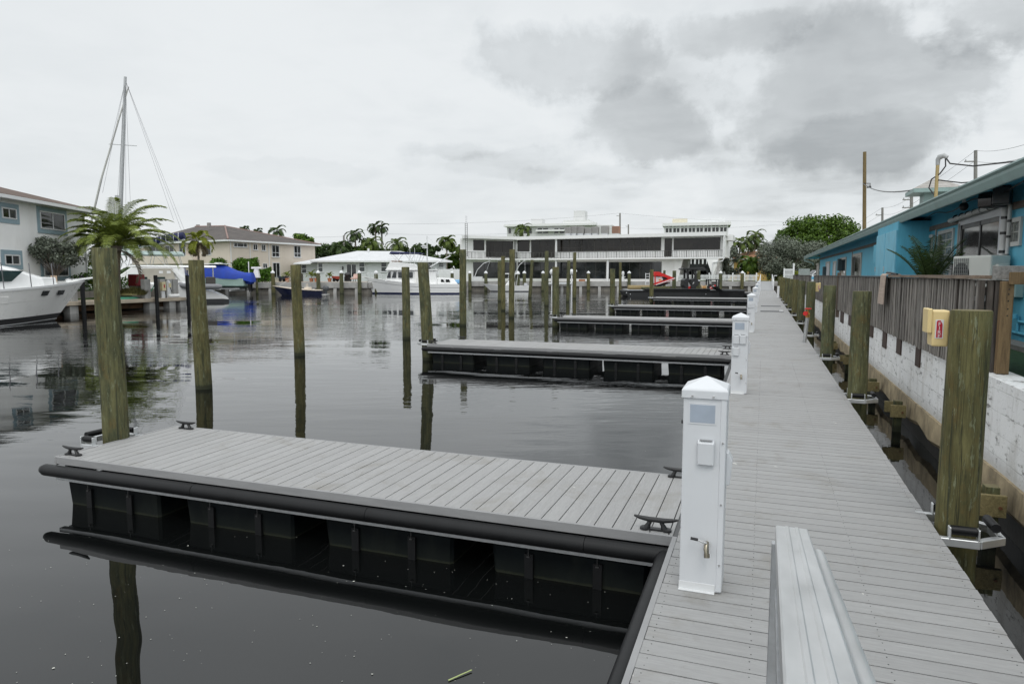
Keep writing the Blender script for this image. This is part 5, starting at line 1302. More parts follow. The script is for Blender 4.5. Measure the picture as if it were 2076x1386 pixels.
# ---- white motor yacht at the left edge
bow = gp(170, 37.6); rz = rad(92)
L = 14.0
t = thing('motor_yacht', 'white motor yacht with a long bow pulpit at the left edge of the picture', 'yacht', (bow.x-L*math.cos(rz), bow.y-L*math.sin(rz), 0), rz)
H = Hull(L, 4.5, lambda t: 1.58+.47*max(0, (t-.3)/.7)**1.7, -.5, 2.3, .42, 2.3, .95, .16)
boot = lambda t: .30+.16*max(0, t-.4)
H.band('hull', M_GELG, t, boot, H.sheer); H.band('boot_bottom', M_BLKP, t, lambda t: -.4, boot, transom=True)
H.band('boot_stripe', M_WHT, t, lambda t: .02+.16*max(0, t-.55), lambda t: .05+.16*max(0, t-.55), off=.012, k=1, transom=False)
H.band('rub_rail', M_GEL, t, lambda t: H.sheer(t)-.05, lambda t: H.sheer(t)+.06, off=.05, k=1, transom=False)
H.band('knuckle', M_GELG, t, lambda t: H.sheer(t)*.63+.02, lambda t: H.sheer(t)*.63+.05, off=.014, k=1, transom=False)
H.deck('deck', M_GEL, t, lambda t: H.sheer(t)+.055)
m = MB(); secs = []
for x, z, wd in ((3, 3.0, 1.75), (7.0, 3.0, 1.72), (8.4, 2.92, 1.65), (9.4, 2.74, 1.5), (10.2, 2.50, 1.3), (10.8, 2.36, 1.12)):
    zb = 1.62+.10*max(0, x-8)/3; secs.append([(x, -wd-.12, zb), (x, -wd, z-.25), (x, -wd*.8, z-.04), (x, 0, z+.03), (x, wd*.8, z-.04), (x, wd, z-.25), (x, wd+.12, zb)])
m.loft(secs); cb = m.build('cabin', M_GEL, t, smooth=40)
m = MB(); m.loft([[(10.75, -1.1, 1.85), (11.8, -.8, 1.9), (11.8, .8, 1.9), (10.75, 1.1, 1.85)], [(10.75, -1.1, 2.28), (11.75, -.78, 2.26), (11.75, .78, 2.26), (10.75, 1.1, 2.28)]]); m.build('trunk_cabin', M_GEL, t, .04)
for s in (-1, 1): MB().prism([(5, 2.08), (8.75, 2.08), (9.35, 2.58), (5, 2.62)], s*1.79, s*1.76, 'xz').build('side_window', M('green_glass', (.03, .05, .048), .06, var=.3), cb)
m = MB(); m.loft([[(13.2, -.35, 2.03), (14.9, -.16, 2.22), (14.9, .16, 2.22), (13.2, .35, 2.03)], [(13.2, -.35, 2.12), (14.95, -.16, 2.31), (14.95, .16, 2.31), (13.2, .35, 2.12)]]); m.build('bow_pulpit', M_GEL, t, .02)
m = MB()
for x in (8.2, 9.7, 11.2): m.cyl((x, -2.25*(1-max(0, (x/14-.42)/.58)**2.3)+.08, 1.75), (x-.05, -2.25*(1-max(0, (x/14-.42)/.58)**2.3)+.10, 2.95), .022, n=8)
m.build('stanchion', M('dark_steel', (.18, .18, .19), .4, .6), t)
m = MB()
def sidept(x, z, o=.0): tt = x/L; q = H.pt(tt, z, -1); return Vector((x, q[1]-o, z))
for x in (10.55, 11.75):
    w_ = .42; m.loft([[sidept(x-w_*.5, 1.36, .012), sidept(x+w_*.5, 1.36, .012), sidept(x+w_*.5+.12, 1.60, .012), sidept(x-w_*.5+.06, 1.60, .012)], [sidept(x-w_*.5, 1.36, -.05), sidept(x+w_*.5, 1.36, -.05), sidept(x+w_*.5+.12, 1.60, -.05), sidept(x-w_*.5+.06, 1.60, -.05)]])
ph = m.build('porthole', M_GLASS, t)
m = MB(); m.loft([[sidept(6.5, 1.05, .03), sidept(8.4, 1.05, .03), sidept(8.4, 1.38, .03), sidept(6.5, 1.38, .03)], [sidept(6.5, 1.05, -.05), sidept(8.4, 1.05, -.05), sidept(8.4, 1.38, -.05), sidept(6.5, 1.38, -.05)]]); m.build('side_vent', M_GELG, t, .01)
MB().box(12.15, 12.35, -.1, .1, 2.0, 2.35).build('wood_post', M('bitt_wood', (.40, .29, .20), .7), t)
m = MB(); m.tube([(12.9, -.5, 2.12), (12.7, -.5, 2.18), (12.5, -.5, 2.12)], .03, 6); m.build('deck_hardware', M_STEEL, t)

# ---- sailing catamaran
st = gp(461, 63); bw_ = gp(170, 58.5); dv = bw_-st; rz = math.atan2(dv.y, dv.x); L = 12.2
t = thing('sailing_catamaran', 'white sailing catamaran with a tall mast and blue sail cover behind the pier', 'catamaran', (st.x, st.y, 0), rz)
for yy in (1.9, -2.2):
    H = Hull(L, 1.9, lambda t: 1.55 if t > .25 else .25+1.3*(t/.25)**.8, -.4, .5, .3, 2.0, .85, .2)
    e = H.band('hull', M_GEL, t, lambda t: min(.28, H.sheer(t)-.02), H.sheer); e.location.y = yy
    e2 = H.band('boot_bottom', M('grey_bottom', (.045, .047, .05), .5), t, lambda t: -.35, lambda t: min(.28, H.sheer(t)-.02)); e2.location.y = yy
    e3 = H.deck('transom_steps', M_GEL, t, lambda t: H.sheer(t)); e3.location.y = yy
MB().box(2.2, 9.5, -2.6, 2.3, .75, 1.75).build('bridge_deck', M_GEL, t, .08)
zc = 2.4
m = MB(); m.loft([[(3.4, -2.1, 1.7), (3.4, 2.1, 1.7), (9.3, 1.8, 1.7), (9.3, -1.8, 1.7)], [(3.5, -1.95, 3.05), (3.5, 1.95, 3.05), (7.6, 1.6, 3.0), (7.6, -1.6, 3.0)]]); cbn = m.build('cabin', M_GEL, t, .06)
m = MB(); m.loft([[(.9, -2.2, 3.0), (.9, 2.25, 3.0), (8.0, 1.6, 3.05), (8.0, -1.6, 3.05)], [(.95, -2.1, 3.18), (.95, 2.15, 3.18), (7.8, 1.4, 3.22), (7.8, -1.4, 3.22)]]); m.build('hardtop', M_GEL, t, .05)
m = MB()
for x in (1.2, 2.8):
    for yy in (-1.9, 2.0): m.cyl((x, yy, 1.0), (x, yy, 3.0), .05)
m.build('hardtop_post', M_STEEL, t)
MB().prism([(4.1, 1.45), (6.9, 1.45), (6.7, 2.92), (4.4, 2.92)], 2.0, 2.16, 'xz').build('cockpit_panel', M('cockpit_beige', (.46, .43, .37), .6, var=.06), cbn)
m = MB(); m.box(5.0, 5.8, 2.161, 2.18, 1.75, 2.2); m.prism([(6.35, 1.6), (6.95, 1.6), (6.85, 2.2), (6.35, 2.2)], 2.161, 2.19, 'xz'); m.build('saloon_window', M('green_glass', ()), cbn)
m = MB(); m.box(4.55, 4.85, 2.161, 2.175, 2.5, 2.72); m.box(5.15, 5.45, 2.161, 2.175, 2.5, 2.72); m.build('vent', M_GEL, cbn)
MB().prism([(4.3, 2.6), (4.6, 2.9), (2.3, 1.3), (2.3, 1.0), (3.2, 1.0)], 2.0, 2.2, 'xz').build('quarter_strut', M_GEL, t)
m = MB(); m.box(3.3, 3.39, -1.2, -.1, 1.75, 2.8); m.build('saloon_door', M_GLASS, cbn)
zt = at(300, 509, 60).z
m = MB(); m.loft([[(3.5, -1.7, zt-.38), (3.5, 1.7, zt-.38), (8.4, 1.5, zt-.38), (8.4, -1.5, zt-.38)], [(3.6, -1.6, zt-.05), (3.6, 1.6, zt-.05), (8.0, 1.3, zt), (8.0, -1.3, zt)]]); m.build('bimini_top', M('mint_canvas', (.42, .52, .50), .7), t, .08)
m = MB()
for x in (3.7, 4.9, 6.2, 7.8):
    for yy in (-1.5, 1.5): m.cyl((x, yy, 3.1), (x+.25*(1 if x < 5.5 else -1), yy, zt-.3), .028, n=6)
    m.cyl((x, 1.5, 3.1), (x+.9, 1.5, zt-.3), .02, n=6)
m.build('bimini_frame', M_STEEL, t)
I = (Matrix.Translation(t.location) @ Matrix.Rotation(rz, 4, 'Z')).inverted()
mt = I @ at(254, 156, 59.5); mbp = I @ at(244, 440, 59.5); dr_ = (mt-mbp)/(mt.z-mbp.z); mb0 = mbp-dr_*(mbp.z-2.9)
MB().tube([tuple(mb0), tuple(mb0.lerp(mt, .6)), tuple(mt)], [.17, .16, .11], 12).build('mast', M('mast_alloy', (.42, .43, .44), .4, .5), t, smooth=60)
bo = I @ at(374, 484, 60); bi = mb0+dr_*1.7; bi = Vector((bi.x, bi.y, 4.5))
MB().tube([tuple(bi), tuple(bo)], .13, 10).build('boom', M_WHT, t, smooth=60)
m = MB(); m.tube([tuple(bi.lerp(bo, k/10)+Vector((0, 0, .28+.05*math.sin(k*1.9)))) for k in range(11)], [.3, .33, .30, .33, .3, .32, .29, .3, .33, .36, .3], 10)
sc_ = m.build('sail_cover', M_NAVY, t, smooth=60)
m = MB()
for k in range(1, 12):
    p = bi.lerp(bo, k/12); m.tube([tuple(p+Vector((.04*k % .2, .37*math.cos(a*.7), .25+.38*math.sin(a*.7)))) for a in range(10)], .022, 5)
m.build('lashing', M_WHT, sc_)
m = MB(); tp = mt
for tgt in (Vector((11.8, 0, 1.6)), mb0+Vector((-.8, 2.7, -1.2)), mb0+Vector((-.8, -2.9, -1.2)), I @ at(375, 470, 60), I @ at(208, 391, 57), mb0+Vector((.3, 2.3, -1.2)), bo, I @ at(352, 446, 60)):
    m.tube([tuple(tp-Vector((0, 0, .3))), tuple(tgt)], .013, 4)
sp_z = at(250, 294, 59.5).z; spc = mb0+dr_*(sp_z-mb0.z)
m.build('rigging', M('rigging_wire', (.16, .16, .17), .4, .6), t)
m = MB(); m.cyl(spc-Vector((1.05, 0, 0)), spc+Vector((1.05, .0, .0)), .035, n=6); z4_ = at(244, 400, 59.5).z; q = mb0+dr_*(z4_-mb0.z); m.box(q.x-.05, q.x+.45, q.y-.1, q.y+.1, q.z-.15, q.z+.15); m.build('spreader', M('mast_alloy', ()), t)
fo = I @ at(208, 391, 57); fs = Vector((11.9, 0, 1.6))
m = MB(); m.tube([tuple(fs), tuple((fs+tp)/2+Vector((0, 0, 0))), tuple(tp-Vector((.2, 0, .8)))], [.06, .08, .05], 8); m.build('furled_sail', M('sail_grey', (.45, .45, .43), .8), t)
# dinghy on the davits
p = gp(449, 60.5); t = thing('grey_dinghy', 'grey inflatable dinghy hung behind the catamaran stern', 'dinghy', (p.x, p.y, 1.05), rz)
m = MB()
for yy in (-.6, .6): m.tube([(0, yy, .3), (.3, yy, .3), (2.4, yy, .32), (3.1, yy*.6, .42), (3.4, 0, .5)], [.12, .24, .25, .23, .2], 12)
m.build('tube', M('hypalon_grey', (.20, .205, .215), .55), t, smooth=60)
m = MB(); m.loft([[(.1, -.5, .25), (.1, .5, .25), (3.0, .2, .35), (3.0, -.2, .35)], [(.1, -.1, 0), (.1, .1, 0), (2.8, .05, .15), (2.8, -.05, .15)]]); m.build('hull', M_GELG, t)
m = MB(); m.box(.5, 1.3, -.3, .3, .3, 1.15); m.build('console', M('dark_cover', (.06, .055, .05), .7), t, .05)

# ---- boat under a blue cover on a lift
st = gp(500, 83); rz = rad(YAW)+PI; L = 7.6
t = thing('covered_boat', 'mint hulled boat under a bright blue cover on a boat lift', 'boat', (st.x, st.y, .78), rz)
H = Hull(L, 2.6, lambda t: 1.15+.25*t*t, 0, .9, .45, 2.2, .75, .1)
H.band('hull', M('mint_gelcoat', (.42, .58, .53), .25, var=.02, coat=.4), t, lambda t: .28, H.sheer); H.band('hull_bottom', M('dark_green_bottom', (.03, .05, .045), .5), t, lambda t: .0, lambda t: .28)
m = MB(); secs = []
for x, z, wd in ((-.9, 1.35, .5), (-.75, 1.85, .75), (.3, 1.86, 1.2), (1.4, 2.15, 1.3), (2.6, 2.72, 1.25), (3.1, 2.82, 1.2), (4.7, 2.78, 1.15), (5.1, 2.45, 1.1), (6.3, 1.75, .8), (7.5, 1.45, .15)):
    zb = (.72 if x < .2 else 1.05) + .03*max(0, x)
    secs.append([(x, -wd-.07, zb), (x, -wd, (z+zb)/2+.1), (x, -wd*.55, z-.03), (x, 0, z), (x, wd*.55, z-.03), (x, wd, (z+zb)/2+.1), (x, wd+.07, zb)])
m.loft(secs); m.build('cover', M_BLUEC, t, smooth=50)
m = MB(); m.box(2.3, 5.1, -1.15, 1.15, 2.84, 2.93); m.build('hardtop', M_GEL, t, .03); m = MB()
for k in range(5): m.cyl((2.45+k*.12, 1.1, 2.93), (2.40+k*.12, 1.15, 3.05), .03, n=6); 
m.cyl((3.4, 0, 2.9), (3.4, 0, 3.05), .4); m.build('rod_holder', M_WHT, t)
for yy in (-.35, .35): outboard(t, (-.05, yy, .0), .95, M_BLUEC)
lt = thing('boat_lift', 'boat lift posts and cradle under the blue covered boat', 'boat lift', (st.x, st.y, 0), rz)
m = MB()
for x in (1.2, 5.0): m.box(x-.09, x+.09, -2.2, 2.2, .42, .62)
m.build('cradle_beam', M_ALU, lt); m = MB()
for yy in (-.7, .7): m.box(.6, 6.0, yy-.09, yy+.09, .62, .80)
m.build('bunk', M_ALUD, lt)
for x, yy in ((-.3, -2.4), (5, -2.4), (5, 2.3)): MB().cyl((x, yy, -1), (x, yy, 2.9 if x < 0 else 2.5), .15).build('lift_post', M_PILE, lt, smooth=50)
m = MB(); m.loft([[(-.7, -2.7, 2.0), (.1, -2.7, 2.0), (.1, -2.1, 2.0), (-.7, -2.1, 2.0)], [(-.55, -2.6, 3.1), (-.1, -2.6, 3.1), (-.1, -2.2, 3.1), (-.55, -2.2, 3.1)]]); m.box(-.95, .25, -2.65, -2.15, 3.1, 3.35); m.cyl((.6, -2.3, 1.4), (.6, -2.3, 4.0), .06); m.build('lift_motor', M_GELG, lt, .02)

# ---- navy skiff
st = gp(655, 79.5); L = 5.9
t = thing('navy_skiff', 'small navy blue skiff with a grey outboard by the seawall', 'boat', (st.x, st.y, 0), rad(YAW)+PI)
H = Hull(L, 2.1, lambda t: .62+.5*t**1.8, -.3, 1.3, .4, 2.0, .78, .08)
H.band('hull', M('navy_gelcoat', (.008, .012, .04), .15, var=.1, coat=.6), t, lambda t: -.25, lambda t: H.sheer(t)-.05)
H.band('rub_rail', M('cream_gelcoat2', (.66, .58, .48), .4), t, lambda t: H.sheer(t)-.06, lambda t: H.sheer(t)+.02, off=.03, k=1)
H.deck('deck', M('cream_gelcoat2', ()), t, lambda t: H.sheer(t)-.0)
m = MB(); m.box(1.5, 2.1, -.5, .5, .6, .95); m.build('seat', M('cream_gelcoat2', ()), t, .05)
m = MB(); m.tube([(1.9, -.35, .9), (1.9, -.35, 1.3), (1.9, .35, 1.3), (1.9, .35, .9)], .025, 6); m.tube([(1.9, .0, .9), (1.9, 0, 1.3)], .025, 6); m.build('backrest', M('cream_gelcoat2', ()), t)
m = MB(); m.tube([(2.6, 0, .8), (2.75, 0, 1.75), (3.0, 0, 2.4)], .02, 6); m.tube([(5.3, 0, 1.0), (3.2, 0, 2.3), (3.8, -.2, 1.0)], .018, 6); m.build('rod', M_STEEL, t)
outboard(t, (.05, 0, .05), .95, M('outboard_grey', (.06, .065, .07), .35), M('outboard_grey', ()))
MB().box(-.5, .1, -.7, .7, .05, .13).build('swim_platform', M_GELG, t, .02)

# ---- white trawler
st = gp(943, 87.2); L = 12.6
t = thing('white_trawler', 'white trawler yacht with flybridge, navy bimini and signal mast moored at the seawall', 'trawler', (st.x, st.y, 0), rad(YAW)+PI)
sh = lambda t: 1.22 if t < .3 else 1.22+.85*((t-.3)/.7)**1.5
H = Hull(L, 4.1, sh, -.5, 1.0, .42, 2.4, .9, .2)
H.band('hull', M_GEL, t, lambda t: .16, lambda t: sh(t)-.42); H.band('bulwark', M_GEL, t, lambda t: sh(t)-.42, sh)
H.band('boot_stripe', M('boot_blue', (.01, .016, .06), .4), t, lambda t: -.3, lambda t: .16)
H.band('rub_rail', M('rail_dark', (.10, .10, .11), .5), t, lambda t: sh(t)-.46, lambda t: sh(t)-.43, off=.03, k=1, transom=False)
H.band('spray_rail', M_GEL, t, lambda t: .42+.25*t, lambda t: .47+.25*t, off=.04, k=1, transom=False)
H.deck('deck', M_GELG, t, lambda t: sh(t)-.02)
X = lambda u: (943-u)*.0631
m = MB(); m.loft([[(X(888), -1.55, 1.1), (X(888), 1.55, 1.1), (X(785), 1.4, 1.5), (X(785), -1.4, 1.5)], [(X(886), -1.5, 2.92), (X(886), 1.5, 2.92), (X(793), 1.35, 2.92), (X(793), -1.35, 2.92)]]); cb = m.build('cabin', M_GEL, t, .04)
MB().box(X(890), X(787), -1.7, 1.7, 2.925, 3.02).build('cabin_roof', M_GEL, t, .03)
m = MB()
for a, b in ((789, 797), (799, 808)): m.prism([(X(a)-.0, 2.0), (X(b), 2.0), (X(b), 2.75), (X(a)-.25, 2.75)], 1.44, 1.50, 'xz')
for a, b in ((812, 826), (829, 841)): m.prism([(X(a), 2.0), (X(b), 2.0), (X(b), 2.72), (X(a), 2.72)], 1.47, 1.56, 'xz')
m.build('cabin_window', M('tinted_glass', (.04, .045, .05), .08), cb)
MB().prism([(X(845), 1.45), (X(853), 1.45), (X(853), 2.8), (X(845), 2.8)], 1.5, 1.57, 'xz').build('cabin_door', M_GELG, cb)
m = MB(); m.loft([[(X(857), -1.5, 3.03), (X(857), 1.5, 3.03), (X(787), 1.3, 3.03), (X(787), -1.3, 3.03)], [(X(845), -1.5, 3.72), (X(845), 1.5, 3.72), (X(796), 1.35, 4.0), (X(796), -1.35, 4.0)]]); m.build('flybridge', M_GEL, t, .04)
m = MB(); m.box(X(815), X(797), -.8, .8, 4.0, 4.12); m.build('helm_cover', M('helm_brown', (.20, .10, .05), .6), t)
m = MB(); m.loft([[(X(862), -1.2, 5.0), (X(862), 1.2, 5.0), (X(793), 1.2, 4.95), (X(793), -1.2, 4.95)], [(X(858), -1.1, 5.1), (X(858), 1.1, 5.1), (X(797), 1.1, 5.28), (X(797), -1.1, 5.28)]]); m.build('bimini', M_NAVY, t, .04)
m = MB()
for yy in (-1.2, 1.2):
    for a, b in ((800, 815), (815, 795), (830, 838), (840, 825), (850, 860), (845, 852)): m.cyl((X(a), yy, 3.75), (X(b), yy, 5.0), .02, n=5)
m.cyl((X(793), 1.35, 4.3), (X(820), 1.35, 4.3), .02, n=5)
m.build('bimini_frame', M_STEEL, t)
m = MB(); m.cyl((X(867), 0, 2.9), (X(867), 0, at(867, 478, 87).z), .09, .06); m.box(X(868), X(858), -.3, .3, 5.7, 5.85); m.lathe([(.01, 0), (.4, .02), (.42, .2), (.01, .26)], (X(861), 0, 5.86), 14); m.build('signal_mast', M_WHT, t, smooth=50)
m = MB(); m.cyl((X(867), 0, 3.2), (X(914), 0, at(914, 518, 87).z), .07); m.build('boom', M_WHT, t)
m = MB(); m.tube([(X(867), 0, at(867, 480, 87).z), (X(914), 0, at(914, 518, 87).z)], .018, 5); m.cyl((X(835.5), 1.3, 3.0), (X(835.5), 1.3, at(836, 505, 87).z), .025, n=6); m.cyl((X(844.5), 1.3, 3.0), (X(844.5), 1.3, at(844, 503, 87).z), .025, n=6); m.build('antenna', M_WHT, t)
m = MB(); m.box(X(872), X(850), -1.2, 1.2, 3.03, 3.75); m.build('dinghy_cover', M_BLKP, t, .15)
m = MB(); m.loft([[(X(930), -1.4, 1.2), (X(930), 1.4, 1.2), (X(884), 1.5, 1.2), (X(884), -1.5, 1.2)], [(X(921), -1.3, 1.92), (X(921), 1.3, 1.92), (X(888), 1.45, 2.02), (X(888), -1.45, 2.02)]]); ac = m.build('aft_cabin', M_GEL, t, .05)
m = MB()
for a, b in ((896.5, 903.5), (906, 915)): m.prism([(X(a), 1.45), (X(b), 1.45), (X(b)+.15, 1.8), (X(a), 1.8)], 1.40, 1.47, 'xz')
m.build('aft_window', M_GLASS, ac)
m = MB()
for u in (752, 765, 780, 850, 868, 890, 905): 
    tt = X(u)/L; q = H.pt(min(.97, tt), sh(tt), 1); m.cyl((X(u), q[1]-.08, sh(tt)), (X(u), q[1]-.08, sh(tt)+.62), .022, n=6)
pts = [(X(u), H.pt(min(.97, X(u)/L), sh(X(u)/L), 1)[1]-.08, sh(X(u)/L)+.62) for u in (745, 752, 765, 780)]; m.tube(pts, .02, 6)
m.tube([(X(745), 0, 1.9), (X(736), 0, 2.15), (X(733), 0, 2.7)], .03, 6); m.tube([(X(733), .1, 2.75), (X(750), .5, 2.4)], .02, 6)
m.build('rail', M_STEEL, t)
m = MB(); m.loft([[(X(750), -.3, 1.95), (X(750), .3, 1.95), (X(734), .12, 2.1), (X(734), -.12, 2.1)], [(X(750), -.3, 2.03), (X(750), .3, 2.03), (X(734), .12, 2.18), (X(734), -.12, 2.18)]]); m.build('bow_sprit', M_GELG, t)
m = MB(); m.box(.1, 1.3, -1.3, 1.3, 1.3, 1.75); m.build('swim_canvas', M('light_blue_cover', (.18, .38, .60), .7), t, .12)

# ---- white centre console
st = gp(1074, 98.0); L = 6.7
t = thing('centre_console_boat', 'white centre console fishing boat with a small hardtop at the far seawall', 'boat', (st.x, st.y, 0), rad(YAW)+PI)
H = Hull(L, 2.4, lambda t: .82+.28*t*t, -.3, 1.5, .4, 2.0, .8, .08)
H.band('hull', M_GEL, t, lambda t: .1, H.sheer); H.band('bottom', M('bottom_dark', (.03, .035, .05), .4), t, lambda t: -.25, lambda t: .1); H.deck('deck', M_GELG, t, lambda t: H.sheer(t)-.03)
m = MB(); m.loft([[(2.1, -.5, .9), (2.1, .5, .9), (3.5, .5, .9), (3.5, -.5, .9)], [(2.2, -.45, 1.75), (2.2, .45, 1.75), (2.9, .45, 1.75), (2.9, -.45, 1.75)]]); m.build('console', M_GEL, t, .04)
MB().loft([[(2.5, -.42, 1.75), (2.5, .42, 1.75), (3.2, .42, 1.5), (3.2, -.42, 1.5)], [(2.35, -.4, 2.25), (2.35, .4, 2.25), (2.5, .4, 2.25), (2.5, -.4, 2.25)]]).build('windscreen', M('tinted_glass', ()), t)
MB().box(1.4, 3.6, -.9, .9, 2.45, 2.58).build('hardtop', M_GEL, t, .03)
m = MB()
for x in (1.7, 3.0):
    for yy in (-.6, .6): m.cyl((x+.2, yy, .9), (x, yy, 2.45), .03, n=6)
m.build('hardtop_post', M_WHT, t)
for yy in (-.4, .4): outboard(t, (.85, yy, .28), .8, M('outboard_pale', (.36, .37, .39), .4), M('outboard_pale', ()))
p = wallpt(968, -1.2); t = thing('deck_box', 'white deck box with curved davit arms on the far seawall', 'box', (p.x, p.y, GZ+.1), rad(YAW)); MB().box(-.75, .75, -.4, .4, 0, .62).build('box_body', M_WHT, t, .04); MB().box(-.78, .78, -.43, .43, .62, .7).build('lid', M_WHT, t, .03)
m = MB(); m.tube([(-.4, -.2, .7), (.0, -.3, 1.7), (.9, -.5, 2.6), (1.9, -.7, 3.0)], .045, 8); m.tube([(1.9, -.7, 3.0), (1.3, -.4, 1.4), (1.5, -.4, -.2)], .018, 5); m.build('davit_arm', M_WHT, t, smooth=60)
p = wallpt(1042, -1.0); t = thing('curved_davit', 'white curved davit arm behind the centre console boat', 'davit', (p.x, p.y, GZ), rad(YAW)); m = MB(); m.tube([(0, 0, 0), (.2, 0, 1.4), (.8, -.2, 2.5), (1.6, -.4, 3.2)], .045, 8); m.build('arm', M_WHT, t, smooth=60); MB().tube([(1.6, -.4, 3.2), (1.65, -.4, .5)], .018, 5).build('line', M_WHT, t)
for u, lb in ((1119, 'left white boat lift head at the far seawall'), (1159, 'right white boat lift head at the far seawall')):
    p = wallpt(u, .9); t = thing('lift_head', lb, 'boat lift', (p.x, p.y, 0), rad(YAW), 'white lift heads')
    MB().box(-.09, .09, -.09, .09, -1, 2.3).build('lift_post', M_WHT, t); MB().ball((.0, 0, 2.75), .42, 12, .8, .8, 1.05).build('motor_housing', M_WHT, t, smooth=60); MB().cyl((.3, 0, 2.85), (.75, 0, 2.9), .16).build('gear', M_WHT, t)
a, b = wallpt(1110, .9), wallpt(1160, .9); o = MB().beam((a.x, a.y, 1.15), (b.x, b.y, 1.15), .5, .22).build('lift_beam', M_ALU); tag(o, 'pale horizontal lift beam between the two white lift heads', 'beam')
p = wallpt(1263, -.4); t = thing('lawn_pedestal', 'slim white rounded pedestal on the far lawn edge', 'pedestal', (p.x, p.y, GZ+.1)); MB().lathe([(.22, 0), (.22, .5), (.14, .55), (.14, .95), (.2, 1.0), (.2, 1.35), (.02, 1.5)], n=12).build('body', M_WHT, t, smooth=40); MB().box(-.35, .35, -.05, .05, .6, .7).build('arm', M_WHT, t)

# ---- black barge with machines
a, b = gp(1267, 74.5), gp(1482, 74.5); f = Fac(a, b); rzb = f.rz
bx = lambda u, k=0.0: f.px(u, 590, k)[0]
t = thing('work_barge', 'long low black work barge beyond the fifth finger dock', 'barge', tuple(f.o), rzb)
m = MB(); m.prism([(0.0, .5), (.25, .12), (.9, -.5), (f.L-.3, -.5), (f.L, .6), (f.L, .66), (0, .66)], 0, 3.6, 'xz'); m.build('hull', M('barge_black', (.010, .011, .012), .55, var=.4, scale=2), t, .02)
m = MB(); m.beam((0.4, -.03, .60), (f.L-.2, -.03, .60), .08, .14); m.beam((.4, 3.63, .6), (f.L-.2, 3.63, .6), .08, .14); m.build('rub_rail', M_RUB, t)
m = MB(); m.tube([(2.2, .2, .76), (f.L-2.2, .2, .78)], .11, 10); m.build('deck_pipe', M_RUB, t, smooth=50)
m = MB()
for u in (1270, 1278, 1295, 1431): x = bx(u); m.cyl((x, -.02, .28+.15*(u % 3)), (x, .02, .28+.15*(u % 3)), .05)
m.build('fitting', M_ALU, t)
MB().box(.3, 2.0, .1, 3.4, .665, .76).build('bow_plate', M_ALUD, t, .01)
for k, (u, dy, r) in enumerate(((1296, .9, .24), (1304, 1.3, .22), (1344, .8, .16))):
    x = bx(u); o = MB().cyl((-1.1 if k < 2 else -2.2, 0, 0), (1.5 if k < 2 else 1.0, .2, 0), r, n=12).build('timber_log', mat_timber('log_wood', (.16, .12, .05), (.34, .26, .13), (.1, 1, 1)) if k < 2 else M_PILE, None, smooth=50)
    o.location = f.M @ Vector((x, dy, .76+r)); o.rotation_euler.z = rzb; tag(o, ('pale cut log lying on the barge left end', 'second pale log lying behind the first on the barge', 'greenish log lying on the barge behind the red arm')[k], 'log', 'logs on the barge')
# red compact loader
zf = lambda v: zat(v, 76.5)
t = thing('red_loader', 'red compact loader with raised lift arms standing on the barge', 'loader', tuple(f.M @ Vector((bx(1343, 1.6), 1.6, .67))), rzb)
q = lambda px, py: ((px-630)/7.16*76.5/1383, zf(py/7.16+530)-.67)
m = MB()
for yy in (-.75, .62):
    m.prism([q(485, 180), q(500, 148), q(560, 152), q(690, 205), q(780, 240), q(768, 268), q(735, 262), q(600, 212), q(505, 205)], yy, yy+.13, 'xz')
    m.prism([q(505, 345), q(520, 300), q(640, 270), q(775, 232), q(770, 262), q(650, 305)], yy-.02, yy+.15, 'xz')
    m.prism([q(492, 190), q(506, 190), q(512, 330), q(496, 330)], yy+.01, yy+.12, 'xz')
m.build('lift_arm', M_RED, t)
m = MB(); m.prism([q(505, 225), q(600, 225), q(625, 262), q(560, 310), q(505, 315)], -.5, .5, 'xz'); m.build('engine_hood', M_WHT, t, .03)
m = MB(); m.prism([q(600, 225), q(690, 205), q(700, 240), q(640, 275), q(610, 265)], -.45, .45, 'xz'); m.build('control_panel', M_BLKP, t, .03)
m = MB()
for yy in (-.7, .35): m.prism([q(470, 395), q(485, 350), q(540, 345), q(720, 300), q(715, 316), q(575, 360), q(560, 395)], yy, yy+.35, 'xz')
m.build('track', M_RUB, t, .03)
m = MB(); m.beam((-.9, -.8, .6), (1.2, -.8, 1.35), .06, .1); m.build('chrome_strip', M_ALU, t)
MB().box(-.6, -.3, -.78, -.76, 1.05, 1.2).build('orange_marker', M('orange_paint', (.7, .22, .02), .4), t)
m = MB(); x = bx(1312, .6)
t2 = thing('metal_ladder', 'pale metal ladder behind the red loader', 'ladder', tuple(f.M @ Vector((bx(1313, 2.6), 2.6, .67))), rzb)
for xx in (-.22, .22): m.cyl((xx, 0, 0), (xx, .2, 1.9), .04, n=6)
for k in range(6): m.cyl((-.22, .03*k, .3+k*.3), (.22, .03*k, .3+k*.3), .03, n=6)
m.build('ladder_frame', M_ALU, t2)
